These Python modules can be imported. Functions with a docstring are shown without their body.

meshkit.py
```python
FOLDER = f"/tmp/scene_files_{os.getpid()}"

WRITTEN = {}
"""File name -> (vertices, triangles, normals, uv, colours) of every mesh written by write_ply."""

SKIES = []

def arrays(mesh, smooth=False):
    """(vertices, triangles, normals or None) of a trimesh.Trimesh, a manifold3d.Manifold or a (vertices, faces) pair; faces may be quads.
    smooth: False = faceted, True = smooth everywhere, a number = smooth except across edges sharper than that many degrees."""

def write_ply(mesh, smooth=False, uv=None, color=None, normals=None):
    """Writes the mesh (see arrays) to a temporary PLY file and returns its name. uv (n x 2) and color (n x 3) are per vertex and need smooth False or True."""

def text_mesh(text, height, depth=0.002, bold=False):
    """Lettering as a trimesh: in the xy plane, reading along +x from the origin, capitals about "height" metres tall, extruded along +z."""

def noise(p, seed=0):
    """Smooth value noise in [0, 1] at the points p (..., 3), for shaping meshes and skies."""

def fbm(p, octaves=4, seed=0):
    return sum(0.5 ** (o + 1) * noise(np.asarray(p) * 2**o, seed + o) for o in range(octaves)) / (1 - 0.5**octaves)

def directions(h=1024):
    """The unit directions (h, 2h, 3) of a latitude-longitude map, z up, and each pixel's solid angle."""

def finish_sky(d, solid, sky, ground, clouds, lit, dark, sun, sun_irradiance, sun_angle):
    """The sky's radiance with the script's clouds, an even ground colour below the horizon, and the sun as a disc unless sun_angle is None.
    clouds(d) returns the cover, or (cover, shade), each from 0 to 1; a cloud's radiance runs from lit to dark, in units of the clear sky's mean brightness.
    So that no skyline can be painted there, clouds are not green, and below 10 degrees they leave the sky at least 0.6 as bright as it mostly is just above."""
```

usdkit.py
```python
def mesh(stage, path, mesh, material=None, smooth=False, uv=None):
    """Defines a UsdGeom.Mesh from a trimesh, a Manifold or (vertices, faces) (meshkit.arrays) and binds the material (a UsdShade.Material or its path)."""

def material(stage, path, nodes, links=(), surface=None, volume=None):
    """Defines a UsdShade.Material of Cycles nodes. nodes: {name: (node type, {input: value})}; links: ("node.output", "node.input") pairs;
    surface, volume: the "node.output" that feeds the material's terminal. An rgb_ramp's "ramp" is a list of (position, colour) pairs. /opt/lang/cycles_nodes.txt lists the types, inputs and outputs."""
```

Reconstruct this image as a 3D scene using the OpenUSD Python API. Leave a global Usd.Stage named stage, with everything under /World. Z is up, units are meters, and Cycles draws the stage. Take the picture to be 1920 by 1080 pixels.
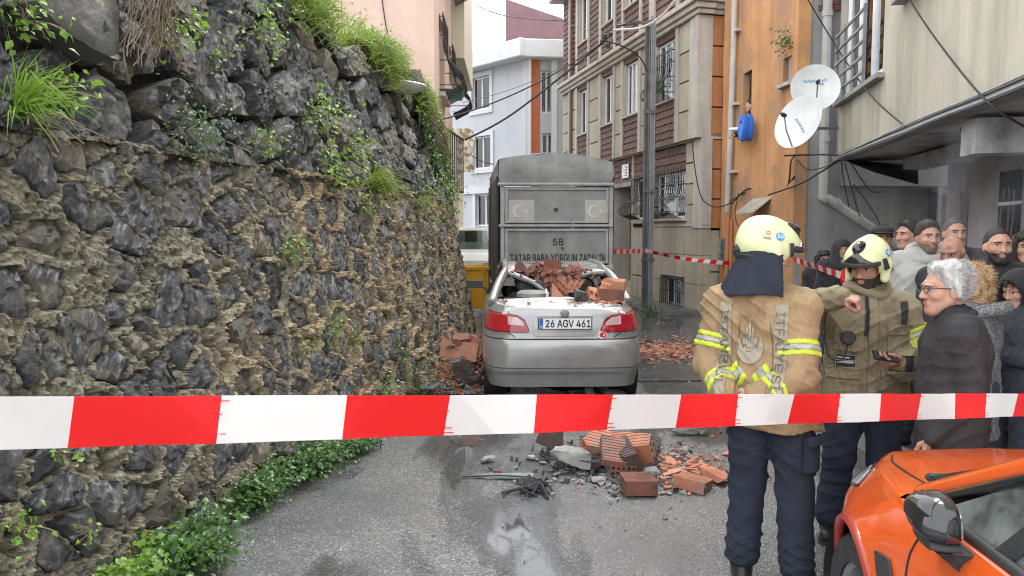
import math, random
import numpy as np, trimesh, manifold3d as m3, usdkit, meshkit
import shapely.geometry as sg
from shapely import affinity
from shapely.ops import unary_union, triangulate
from scipy.spatial import Voronoi, Delaunay
from pxr import Usd, UsdGeom, UsdLux, UsdShade, Gf, Sdf, Vt

stage = Usd.Stage.CreateInMemory()
UsdGeom.SetStageUpAxis(stage, 'Z'); UsdGeom.SetStageMetersPerUnit(stage, 1.0)
UsdGeom.Xform.Define(stage, '/World'); UsdGeom.Scope.Define(stage, '/World/Looks')
random.seed(5); RNG = np.random.default_rng(11)
V3 = lambda *a: np.array(a, float)
PI = math.pi

# ------------------------------------------------------------------ camera, sky, sun
CAM_H, FPX, HORIZON = 1.80, 1450.0, 430.0
PITCH = math.atan((540 - HORIZON) / FPX)
cam = UsdGeom.Camera.Define(stage, '/World/camera')
cam.CreateHorizontalApertureAttr(36.0); cam.CreateVerticalApertureAttr(20.25)
cam.CreateFocalLengthAttr(36.0 * FPX / 1920)
cam.CreateClippingRangeAttr(Gf.Vec2f(0.05, 2000))
cam.AddTranslateOp().Set(Gf.Vec3d(0, 0, CAM_H)); cam.AddRotateXOp().Set(90 - math.degrees(PITCH))
cam.CreateExposureAttr(1.5)

SUN_EL, SUN_AZ = math.radians(58), math.radians(35)          # azimuth: atan2(x, y) towards the sun
dome = UsdLux.DomeLight.Define(stage, '/World/sky'); dome.CreateIntensityAttr(1.0)
dm = usdkit.material(stage, '/World/Looks/sky_overcast', {
    'sky': ('sky_texture', {'sky_type': 'single_scattering', 'sun_disc': False, 'sun_elevation': SUN_EL, 'sun_rotation': SUN_AZ, 'aerosol_density': 2.0}),
    'tc': ('texture_coordinate', {}), 'mp': ('mapping', {'scale': (1.6, 1.6, 3.2)}),
    'n': ('noise_texture', {'scale': 1.7, 'detail': 6.0, 'roughness': 0.55}),
    'r': ('rgb_ramp', {'ramp': [(0.25, (7.2, 7.5, 8.0)), (0.75, (9.8, 9.9, 10.0))]}),
    'mx': ('mix', {'fac': 0.92}), 'b': ('background_shader', {'strength': 0.10})},
    [('tc.generated', 'mp.vector'), ('mp.vector', 'n.vector'), ('n.fac', 'r.fac'), ('sky.color', 'mx.color1'), ('r.color', 'mx.color2'), ('mx.color', 'b.color')], surface='b.background')
UsdShade.MaterialBindingAPI.Apply(dome.GetPrim()).Bind(dm)
dome.GetPrim().SetCustomDataByKey('kind', 'structure')
sun = UsdLux.DistantLight.Define(stage, '/World/sun'); sun.CreateIntensityAttr(0.35); sun.CreateAngleAttr(25.0)
sun.CreateNormalizeAttr(True) if hasattr(sun, 'CreateNormalizeAttr') else None
sun.CreateColorAttr(Gf.Vec3f(1.0, 0.97, 0.93))
sun.AddRotateZOp().Set(-math.degrees(SUN_AZ)); sun.AddRotateXOp().Set(-(90 - math.degrees(SUN_EL)))

# ------------------------------------------------------------------ pixel of the 1920x1080 photograph -> place
_F, _U = V3(0, math.cos(PITCH), -math.sin(PITCH)), V3(0, math.sin(PITCH), math.cos(PITCH))
def ray(px, py):
    return V3(1, 0, 0) * (px - 960) / FPX + _U * (-(py - 540) / FPX) + _F
def at(px, py, y=None, z=None, x=None):
    r = ray(px, py); o = V3(0, 0, CAM_H)
    t = y / r[1] if y is not None else ((z - CAM_H) / r[2] if z is not None else x / r[0])
    return o + r * t
def on_plane(px, py, a, b):
    """where the pixel's ray meets the vertical plane through the ground points a, b"""
    r = ray(px, py); d = V3(b[0] - a[0], b[1] - a[1]); n = V3(-d[1], d[0])
    t = (a[0] * n[0] + a[1] * n[1]) / (r[0] * n[0] + r[1] * n[1])
    return V3(0, 0, CAM_H) + r * t
def proj(p):
    p = np.asarray(p, float) - V3(0, 0, CAM_H); d = p @ _F
    return 960 + FPX * p[..., 0] / d, 540 - FPX * (p @ _U) / d

# ------------------------------------------------------------------ naming and tagging
_used = {}
def _path(parent, name):
    k = (parent, name); n = _used.get(k, 0); _used[k] = n + 1
    return f'{parent}/{name}' if n == 0 else f'{parent}/{name}_{n:03d}'
class T:
    """a thing: an Xform at its base; parts are given in its local frame (world=True: in world coordinates, unrotated things only)"""
    def __init__(s, name, label=None, cat=None, group=None, loc=(0, 0, 0), rz=0, kind=None, M=None):
        s.path = _path('/World', name); s.x = UsdGeom.Xform.Define(stage, s.path); s.loc = np.asarray(loc, float)
        if M is not None:
            s.x.AddTransformOp().Set(Gf.Matrix4d(np.asarray(M, float).T.tolist()))
        else:
            s.x.AddTranslateOp().Set(Gf.Vec3d(*map(float, loc)))
            if rz: s.x.AddRotateZOp().Set(math.degrees(rz))
        tag(s.x.GetPrim(), label, cat, group, kind)
    def part(s, name, mesh, mat, parent=None, smooth=False, world=False, kind=None, label=None):
        p = _path(parent or s.path, name)
        v, f = vf(mesh)
        if world: v = v - s.loc
        m = usdkit.mesh(stage, p, (v, f), mat, smooth)
        if kind: m.GetPrim().SetCustomDataByKey('kind', kind)
        if label: m.GetPrim().SetCustomDataByKey('label', label)
        return p
def tag(prim, label=None, cat=None, group=None, kind=None):
    for k, v in (('label', label), ('category', cat), ('group', group), ('kind', kind)):
        if v: prim.SetCustomDataByKey(k, v)
def single(name, mesh, mat, label=None, cat=None, group=None, kind=None, smooth=False, loc=None):
    """a thing of one mesh; loc: its base, the mesh is given in world coordinates"""
    p = _path('/World', name); v, f = vf(mesh)
    if loc is not None: v = v - np.asarray(loc, float)
    m = usdkit.mesh(stage, p, (v, f), mat, smooth)
    if loc is not None: m.AddTranslateOp().Set(Gf.Vec3d(*map(float, loc)))
    tag(m.GetPrim(), label, cat, group, kind)
    return m
def copy_thing(t, name, label, cat, group, M):
    p = _path('/World', name); x = UsdGeom.Xform.Define(stage, p)
    x.GetPrim().GetReferences().AddInternalReference(t.path); x.GetPrim().SetInstanceable(True)
    x.ClearXformOpOrder(); x.AddTransformOp(opSuffix='place').Set(Gf.Matrix4d(np.asarray(M, float).T.tolist()))
    tag(x.GetPrim(), label, cat, group); return x

# ------------------------------------------------------------------ mesh helpers
def vf(m):
    if hasattr(m, 'to_mesh'):
        q = m.to_mesh(); return np.array(q.vert_properties[:, :3], float), np.array(q.tri_verts, int)
    if isinstance(m, (tuple, list)):
        v, f = np.asarray(m[0], float), np.asarray(m[1], int)
        if f.shape[1] == 4: f = np.vstack([f[:, [0, 1, 2]], f[:, [0, 2, 3]]])
        return v, f
    return np.array(m.vertices, float), np.array(m.faces, int)
def cat(*ms):
    V, F, n = [], [], 0
    for m in ms:
        v, f = vf(m); V.append(v); F.append(f + n); n += len(v)
    return np.vstack(V), np.vstack(F)
def xf(m, M):
    v, f = vf(m); M = np.asarray(M, float); f = f[:, ::-1] if np.linalg.det(M[:3, :3]) < 0 else f
    return v @ M[:3, :3].T + M[:3, 3], f
def TR(x=0, y=0, z=0, rx=0, ry=0, rz=0, s=1.0):
    M = trimesh.transformations.euler_matrix(rx, ry, rz, 'sxyz'); M[:3, :3] *= s; M[:3, 3] = (x, y, z); return M
def frame(o, X, Y, Z):
    M = np.eye(4); M[:3, 0], M[:3, 1], M[:3, 2], M[:3, 3] = X, Y, Z, o; return M
def box(x0, x1, y0, y1, z0, z1, b=0):
    if b <= 0:
        m = trimesh.creation.box([x1 - x0, y1 - y0, z1 - z0]); m.apply_translation([(x0 + x1) / 2, (y0 + y1) / 2, (z0 + z1) / 2]); return vf(m)
    P = [(sx, sy, sz) for x in (0, 1) for y in (0, 1) for z in (0, 1) for sx, sy, sz in (
        ((x0, x1)[x], (y0 + b, y1 - b)[y], (z0 + b, z1 - b)[z]), ((x0 + b, x1 - b)[x], (y0, y1)[y], (z0 + b, z1 - b)[z]), ((x0 + b, x1 - b)[x], (y0 + b, y1 - b)[y], (z0, z1)[z]))]
    return vf(m3.Manifold.hull_points(np.array(P)))
def hull(P): return vf(m3.Manifold.hull_points(np.asarray(P, float)))
def tube(pts, r, n=6, closed=False):
    pts = np.asarray(pts, float); N = len(pts); r = np.broadcast_to(np.asarray(r, float), (N,))
    t = np.roll(pts, -1, 0) - np.roll(pts, 1, 0)
    if not closed: t[0] = pts[1] - pts[0]; t[-1] = pts[-1] - pts[-2]
    t /= np.linalg.norm(t, axis=1, keepdims=True) + 1e-12
    u = np.cross(t[0], [0, 0, 1.0]);  u = np.cross(t[0], [1.0, 0, 0]) if np.linalg.norm(u) < 1e-3 else u
    rings = []
    for i in range(N):
        u = u - t[i] * (u @ t[i]); u /= np.linalg.norm(u); w = np.cross(t[i], u)
        a = np.arange(n) / n * 2 * PI
        rings.append(pts[i] + r[i] * (np.cos(a)[:, None] * u + np.sin(a)[:, None] * w))
    V = np.vstack(rings); F = []
    for i in range(N if closed else N - 1):
        j = (i + 1) % N
        for k in range(n):
            F.append((i * n + k, i * n + (k + 1) % n, j * n + (k + 1) % n, j * n + k))
    F = [(a, b, c) for a, b, c, d in F] + [(a, c, d) for a, b, c, d in F]
    if not closed:
        F += [(0, k + 1, k) for k in range(1, n - 1)] + [((N - 1) * n, (N - 1) * n + k, (N - 1) * n + k + 1) for k in range(1, n - 1)]
    return V, np.array(F)
def bar(a, b, w, h=None, up=(0, 0, 1)):
    a, b = np.asarray(a, float), np.asarray(b, float); d = b - a; L = np.linalg.norm(d); d = d / L
    up = np.asarray(up, float); s = np.cross(d, up)
    if np.linalg.norm(s) < 1e-4: s = np.cross(d, [1.0, 0, 0])
    s /= np.linalg.norm(s); u = np.cross(s, d)
    return xf(box(-w / 2, w / 2, 0, L, -(h or w) / 2, (h or w) / 2), frame(a, s, d, u))
def spline(P, n=8):
    P = np.asarray(P, float); out = []
    for i in range(len(P) - 1):
        p0, p1, p2, p3 = P[max(i - 1, 0)], P[i], P[i + 1], P[min(i + 2, len(P) - 1)]
        for t in np.linspace(0, 1, n, endpoint=False):
            out.append(0.5 * ((2 * p1) + (-p0 + p2) * t + (2 * p0 - 5 * p1 + 4 * p2 - p3) * t * t + (-p0 + 3 * p1 - 3 * p2 + p3) * t ** 3))
    out.append(P[-1]); return np.array(out)
def sag(a, b, s, n=18):
    a, b = np.asarray(a, float), np.asarray(b, float); t = np.linspace(0, 1, n)[:, None]
    p = a + (b - a) * t; p[:, 2] -= (4 * s * t * (1 - t))[:, 0]; return p
def extrude(poly, h):
    """shapely polygon in xy, from z 0 to h"""
    gs = getattr(poly, 'geoms', [poly])
    return cat(*[trimesh.creation.extrude_polygon(g, h, engine='earcut') for g in gs if g.area > 1e-9])
def lathe(prof, n=24):
    prof = np.asarray(prof, float); a = np.arange(n) / n * 2 * PI; m = len(prof)
    V = np.stack([prof[:, None, 0] * np.cos(a), prof[:, None, 0] * np.sin(a), np.broadcast_to(prof[:, None, 1], (m, n))], -1).reshape(-1, 3)
    F = [(i * n + k, i * n + (k + 1) % n, (i + 1) * n + (k + 1) % n, (i + 1) * n + k) for i in range(m - 1) for k in range(n)]
    return vf((V, np.array(F)))
def grid(P):
    """(n, m, 3) points -> sheet"""
    n, m = P.shape[:2]; i = np.arange(n * m).reshape(n, m)
    F = np.stack([i[:-1, :-1], i[1:, :-1], i[1:, 1:], i[:-1, 1:]], -1).reshape(-1, 4)
    return vf((P.reshape(-1, 3), F))
def rock(size, rng, n=14, rough=0.25):
    p = rng.normal(size=(n, 3)); p /= np.linalg.norm(p, axis=1, keepdims=True); p = np.sign(p) * np.abs(p) ** 0.6
    return hull(p * (np.asarray(size) / 2) * (1 - rough * rng.random((n, 1))))
def densify(m, edge):
    v, f = trimesh.remesh.subdivide_to_size(*vf(m), max_edge=edge, max_iter=8); t = trimesh.Trimesh(v, f, process=True); return vf(t)
def jag(m, amp, scale, seed=0):
    v, f = vf(m); d = np.stack([meshkit.fbm(v * scale + 17 * k, 3, seed + k) for k in range(3)], -1) - 0.5
    return v + d * 2 * amp, f
# signed distances and naive surface nets
def seg(p, a, b, ra, rb=None):
    rb = ra if rb is None else rb
    a, b = np.asarray(a, np.float32), np.asarray(b, np.float32); ab = b - a
    t = np.clip(((p - a) @ ab) / max(float(ab @ ab), 1e-9), 0, 1)
    q = p - a - t[:, None] * ab
    return np.sqrt(np.einsum('ij,ij->i', q, q)) - (ra + (rb - ra) * t)
def ell(p, c, r):
    r = np.asarray(r, np.float32); return (np.linalg.norm((p - np.asarray(c, np.float32)) / r, axis=1) - 1) * float(r.min())
def smin(a, b, k):
    h = np.clip(0.5 + 0.5 * (b - a) / k, 0, 1); return b + (a - b) * h - k * h * (1 - h)
def smax(a, b, k): return -smin(-a, -b, k)
def nets(f, lo, hi, h):
    lo, hi = np.asarray(lo, float), np.asarray(hi, float); n = np.ceil((hi - lo) / h).astype(int) + 1
    ax = [lo[k] + np.arange(n[k]) * h for k in range(3)]
    G = np.stack(np.meshgrid(*ax, indexing='ij'), -1).reshape(-1, 3).astype(np.float32)
    D = np.concatenate([f(G[i:i + 200000]) for i in range(0, len(G), 200000)]).reshape(n)
    D[0], D[-1], D[:, 0], D[:, -1], D[:, :, 0], D[:, :, -1] = [np.maximum(x, 1e-4) for x in (D[0], D[-1], D[:, 0], D[:, -1], D[:, :, 0], D[:, :, -1])]
    s = D < 0
    c = sum(s[i:n[0] - 1 + i, j:n[1] - 1 + j, k:n[2] - 1 + k].astype(np.int8) for i in (0, 1) for j in (0, 1) for k in (0, 1))
    C = np.argwhere((c > 0) & (c < 8)); idx = np.full(c.shape, -1); idx[tuple(C.T)] = np.arange(len(C))
    acc, cnt = np.zeros((len(C), 3)), np.zeros(len(C))
    for a in range(3):
        o = [k for k in range(3) if k != a]
        for i in (0, 1):
            for j in (0, 1):
                A = C.copy(); A[:, o[0]] += i; A[:, o[1]] += j; B = A.copy(); B[:, a] += 1
                d0, d1 = D[tuple(A.T)], D[tuple(B.T)]; m = (d0 < 0) != (d1 < 0)
                t = np.where(m, d0 / np.where(m, d0 - d1, 1), 0); q = A.astype(float); q[:, a] += t
                acc[m] += q[m]; cnt[m] += 1
    V = lo + acc / cnt[:, None] * h; F = []
    for a in range(3):
        o1, o2 = (a + 1) % 3, (a + 2) % 3
        sl0 = [slice(None)] * 3; sl1 = [slice(None)] * 3; sl0[a] = slice(0, -1); sl1[a] = slice(1, None)
        d = s[tuple(sl0)].astype(np.int8) - s[tuple(sl1)].astype(np.int8)
        E = np.argwhere(d != 0); E = E[(E[:, o1] > 0) & (E[:, o2] > 0) & (E[:, o1] < n[o1] - 1) & (E[:, o2] < n[o2] - 1)]
        sg_ = d[tuple(E.T)]; q = []
        for i, j in ((1, 1), (0, 1), (0, 0), (1, 0)):
            X = E.copy(); X[:, o1] -= i; X[:, o2] -= j; q.append(idx[tuple(X.T)])
        q = np.stack(q, 1); q[sg_ < 0] = q[sg_ < 0][:, ::-1]; F.append(q)
    return vf((V, np.vstack(F)))
def drape(m, o, ux, uy, d, sdf, off=0.003, reach=0.25, edge=0.012):
    """lays a flat mesh (xy) on the surface sdf = 0: placed at o along ux, uy and pushed along d"""
    v, f = vf(m); v, f = trimesh.remesh.subdivide_to_size(v, f, max_edge=edge, max_iter=8)
    p = (np.asarray(o) + v[:, :1] * np.asarray(ux) + v[:, 1:2] * np.asarray(uy)).astype(np.float32); d = np.asarray(d, np.float32)
    q = p - d * reach; t = np.zeros(len(q), np.float32)
    for _ in range(40):
        t += np.clip(sdf(q + d * t[:, None]) - off, -0.02, 0.05) * 0.8
    return q + d * (t - v[:, 2])[:, None], f
# foliage
def leaves(P, Nrm, size, rng, aspect=.62, droop=.25):
    """one folded leaf (4 triangles) at each point, roughly facing Nrm"""
    n = len(P); Nrm = Nrm / (np.linalg.norm(Nrm, axis=1, keepdims=True) + 1e-9); a = rng.normal(size=(n, 3)); a[:, 2] -= droop; a -= Nrm * (a * Nrm).sum(1, keepdims=True); a /= np.linalg.norm(a, axis=1, keepdims=True) + 1e-9
    b = np.cross(Nrm, a); s = (size * rng.uniform(.6, 1.35, n))[:, None]; w = s * aspect * .5
    base, tip, l, r, mid = P, P + a * s - Nrm * s * .15, P + a * s * .42 + b * w + Nrm * s * .06, P + a * s * .42 - b * w + Nrm * s * .06, P + a * s * .5 - Nrm * s * .02
    V = np.stack([base, l, tip, r, mid], 1).reshape(-1, 3); k = (np.arange(n) * 5)[:, None]
    F = np.concatenate([k + np.array([[0, 1, 4]]), k + np.array([[1, 2, 4]]), k + np.array([[2, 3, 4]]), k + np.array([[3, 0, 4]])]); return V, F
def blades(P, D, L, W, rng, bend=.6):
    n = len(P); D = D / np.linalg.norm(D, axis=1, keepdims=True); L = (L * rng.uniform(.5, 1.3, n))[:, None]; sd = np.cross(D, rng.normal(size=(n, 3))); sd /= np.linalg.norm(sd, axis=1, keepdims=True); w = sd * W * .5
    d2 = D.copy(); d2[:, 2] -= bend * rng.uniform(.3, 1.4, n); d2 /= np.linalg.norm(d2, axis=1, keepdims=True); m = P + D * L * .5; t = m + d2 * L * .5
    V = np.stack([P - w, P + w, m - w * .8, m + w * .8, t], 1).reshape(-1, 3); k = (np.arange(n) * 5)[:, None]
    return V, np.concatenate([k + np.array([[0, 1, 3]]), k + np.array([[0, 3, 2]]), k + np.array([[2, 3, 4]])])
# ------------------------------------------------------------------ materials
LK = '/World/Looks/'
def mat(name, c, c2=None, scale=6.0, rough=0.6, rvar=0.0, bump=0.0, bscale=40.0, bdist=0.01, metallic=0.0, coat=0.0, spec=0.5, streak=None, streak_amt=0.5,
        stretch=(1, 1, 1), rnd=0.0, c3=None, c3_scale=1.2, c3_at=(0.5, 0.62), obj=False, sheen=0.0, trans=None, lo=0.35, hi=0.65, distortion=0.0, ior=1.5, fine=None):
    """base colour between c and c2 by noise, patches of c3, vertical streaks, fine relief; rnd: how much the value differs from object to object"""
    N, L = {}, []
    N['g'] = ('texture_coordinate', {}) if obj else ('geometry', {})
    pos = 'g.object' if obj else 'g.position'
    N['mp'] = ('mapping', {'scale': stretch}); L.append((pos, 'mp.vector'))
    N['n1'] = ('noise_texture', {'scale': scale, 'detail': 6.0, 'roughness': 0.6, 'distortion': distortion}); L.append(('mp.vector', 'n1.vector'))
    N['r1'] = ('rgb_ramp', {'ramp': [(lo, c), (hi, c2 if c2 is not None else c)]}); L.append(('n1.fac', 'r1.fac')); col = 'r1.color'
    if c3 is not None:
        N['n3'] = ('noise_texture', {'scale': c3_scale, 'detail': 8.0, 'roughness': 0.65}); L.append(('mp.vector', 'n3.vector'))
        N['r3'] = ('rgb_ramp', {'ramp': [(c3_at[0], (0, 0, 0)), (c3_at[1], (1, 1, 1))]}); L.append(('n3.fac', 'r3.fac'))
        N['m3'] = ('mix', {'color2': c3}); L += [('r3.color', 'm3.fac'), (col, 'm3.color1')]; col = 'm3.color'
    if streak is not None:
        N['ms'] = ('mapping', {'scale': (1.7, 1.7, 0.16)}); L.append((pos, 'ms.vector'))
        N['ns'] = ('noise_texture', {'scale': 1.6, 'detail': 8.0, 'roughness': 0.65}); L.append(('ms.vector', 'ns.vector'))
        N['rs'] = ('rgb_ramp', {'ramp': [(0.42, (0, 0, 0)), (0.78, (streak_amt,) * 3)]}); L.append(('ns.fac', 'rs.fac'))
        N['mst'] = ('mix', {'color2': streak}); L += [('rs.color', 'mst.fac'), (col, 'mst.color1')]; col = 'mst.color'
    if fine is not None:
        N['nf'] = ('noise_texture', {'scale': fine[0], 'detail': 3.0}); L.append((pos, 'nf.vector'))
        N['rf'] = ('rgb_ramp', {'ramp': [(0.3, (1 - fine[1],) * 3), (0.7, (1 + fine[1],) * 3)]}); L.append(('nf.fac', 'rf.fac'))
        N['mf'] = ('mix', {'mix_type': 'multiply', 'fac': 1.0}); L += [(col, 'mf.color1'), ('rf.color', 'mf.color2')]; col = 'mf.color'
    if rnd:
        N['oi'] = ('object_info', {}); N['mr'] = ('map_range', {'to_min': 1 - rnd, 'to_max': 1 + rnd}); L.append(('oi.random', 'mr.value'))
        N['hv'] = ('hsv', {}); L += [('mr.result', 'hv.value'), (col, 'hv.color')]; col = 'hv.color'
    P = {'roughness': rough, 'metallic': metallic, 'coat_weight': coat, 'specular_ior_level': spec, 'ior': ior}
    if sheen: P['sheen_weight'] = sheen
    N['p'] = ('principled_bsdf', P); L.append((col, 'p.base_color'))
    if rvar:
        N['nr'] = ('noise_texture', {'scale': scale * 2.3, 'detail': 4.0}); L.append((pos, 'nr.vector'))
        N['rr'] = ('map_range', {'from_min': 0.3, 'from_max': 0.7, 'to_min': max(rough - rvar, 0.02), 'to_max': min(rough + rvar, 1), 'clamp': True}); L += [('nr.fac', 'rr.value'), ('rr.result', 'p.roughness')]
    if bump:
        N['nb'] = ('noise_texture', {'scale': bscale, 'detail': 6.0, 'roughness': 0.6}); L.append(('mp.vector', 'nb.vector'))
        N['b'] = ('bump', {'strength': bump, 'distance': bdist}); L += [('nb.fac', 'b.height'), ('b.normal', 'p.normal')]
    out = 'p.BSDF'
    if trans is not None:
        N['tl'] = ('translucent_bsdf', {'color': trans}); N['mc'] = ('mix_closure', {'fac': 0.35}); L += [('p.BSDF', 'mc.closure1'), ('tl.BSDF', 'mc.closure2')]; out = 'mc.closure'
    return usdkit.material(stage, LK + name, N, L, surface=out)
def glass(name, tint=(0.9, 0.95, 0.95), refl_ior=1.5, rough=0.02, see=1.0):
    N = {'t': ('transparent_bsdf', {'color': tint}), 'g': ('glossy_bsdf', {'roughness': rough, 'color': (1, 1, 1)}), 'f': ('fresnel', {'IOR': refl_ior}), 'm': ('mix_closure', {})}
    return usdkit.material(stage, LK + name, N, [('f.fac', 'm.fac'), ('t.BSDF', 'm.closure1'), ('g.BSDF', 'm.closure2')], surface='m.closure')

def asphalt_mat():
    N = {'g': ('geometry', {}), 'v': ('voronoi_texture', {'scale': 125.0, 'randomness': 1.0}), 'vc': ('separate_color', {}),
         'chip': ('rgb_ramp', {'ramp': [(0.0, (.034, .036, .039)), (0.45, (.060, .063, .067)), (0.66, (.090, .094, .099)), (0.88, (.15, .155, .152)), (1.0, (.30, .30, .29))]}),
         'n1': ('noise_texture', {'scale': 0.9, 'detail': 7.0, 'roughness': 0.6}), 'pat': ('rgb_ramp', {'ramp': [(0.35, (0.55, 0.55, 0.57)), (0.62, (1.15, 1.15, 1.13))]}),
         'm1': ('mix', {'mix_type': 'multiply', 'fac': 1.0}),
         'mpw': ('mapping', {'scale': (1.0, 0.42, 1.0)}), 'nw': ('noise_texture', {'scale': 0.75, 'detail': 6.0, 'roughness': 0.58, 'distortion': 0.4}),
         'wet': ('rgb_ramp', {'ramp': [(0.495, (0, 0, 0)), (0.575, (1, 1, 1))]}),
         'nd': ('noise_texture', {'scale': 2.6, 'detail': 7.0, 'roughness': 0.7}), 'dirt': ('rgb_ramp', {'ramp': [(0.56, (0, 0, 0)), (0.72, (.6, .6, .6))]}), 'md': ('mix', {'color2': (.12, .11, .09)}),
         'm2': ('mix', {'color2': (.030, .030, .030)}), 'wf': ('math', {'math_type': 'multiply', 'value2': 0.72}),
         'ro': ('map_range', {'to_min': 0.21, 'to_max': 0.03}), 'inv': ('math', {'math_type': 'subtract', 'value1': 1.0}), 'bs': ('math', {'math_type': 'multiply', 'value2': 0.5}),
         'b': ('bump', {'distance': 0.010}), 'p': ('principled_bsdf', {'specular_ior_level': 0.8})}
    L = [('g.position', 'v.vector'), ('v.color', 'vc.color'), ('vc.r', 'chip.fac'), ('g.position', 'n1.vector'), ('n1.fac', 'pat.fac'), ('chip.color', 'm1.color1'), ('pat.color', 'm1.color2'),
         ('g.position', 'nd.vector'), ('nd.fac', 'dirt.fac'), ('dirt.color', 'md.fac'), ('m1.color', 'md.color1'),
         ('g.position', 'mpw.vector'), ('mpw.vector', 'nw.vector'), ('nw.fac', 'wet.fac'), ('wet.color', 'wf.value1'), ('wf.value', 'm2.fac'), ('md.color', 'm2.color1'), ('m2.color', 'p.base_color'),
         ('wet.color', 'ro.value'), ('ro.result', 'p.roughness'), ('wet.color', 'inv.value2'), ('inv.value', 'bs.value1'), ('bs.value', 'b.strength'), ('v.distance', 'b.height'), ('b.normal', 'p.normal')]
    N['b'][1]['invert'] = True
    return usdkit.material(stage, LK + 'wet_asphalt', N, L, surface='p.BSDF')
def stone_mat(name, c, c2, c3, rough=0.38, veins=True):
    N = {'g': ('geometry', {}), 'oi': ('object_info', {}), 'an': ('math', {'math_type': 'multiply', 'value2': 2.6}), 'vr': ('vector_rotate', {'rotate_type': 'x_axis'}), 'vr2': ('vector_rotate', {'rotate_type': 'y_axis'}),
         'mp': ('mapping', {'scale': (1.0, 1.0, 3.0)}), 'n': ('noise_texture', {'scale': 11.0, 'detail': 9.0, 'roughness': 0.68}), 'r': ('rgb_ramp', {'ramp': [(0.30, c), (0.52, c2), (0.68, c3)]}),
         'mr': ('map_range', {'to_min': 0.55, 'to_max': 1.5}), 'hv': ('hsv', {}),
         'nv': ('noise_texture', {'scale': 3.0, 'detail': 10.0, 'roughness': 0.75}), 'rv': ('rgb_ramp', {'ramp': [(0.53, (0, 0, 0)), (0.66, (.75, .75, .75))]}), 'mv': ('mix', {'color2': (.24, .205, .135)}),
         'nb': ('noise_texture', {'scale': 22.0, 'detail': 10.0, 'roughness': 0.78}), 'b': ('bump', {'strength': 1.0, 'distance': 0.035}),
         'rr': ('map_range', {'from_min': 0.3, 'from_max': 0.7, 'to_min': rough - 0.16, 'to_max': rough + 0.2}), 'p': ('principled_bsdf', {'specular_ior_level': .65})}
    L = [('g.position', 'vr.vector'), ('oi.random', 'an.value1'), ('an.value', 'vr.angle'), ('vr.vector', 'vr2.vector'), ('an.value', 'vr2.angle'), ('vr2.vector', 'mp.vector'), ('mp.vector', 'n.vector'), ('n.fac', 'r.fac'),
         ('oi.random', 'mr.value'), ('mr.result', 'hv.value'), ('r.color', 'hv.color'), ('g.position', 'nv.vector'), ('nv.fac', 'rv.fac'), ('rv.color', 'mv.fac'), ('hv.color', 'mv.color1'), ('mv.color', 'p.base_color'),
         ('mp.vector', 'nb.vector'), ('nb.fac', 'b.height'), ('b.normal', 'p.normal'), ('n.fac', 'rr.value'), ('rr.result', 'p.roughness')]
    return usdkit.material(stage, LK + name, N, L, surface='p.BSDF')
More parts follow.
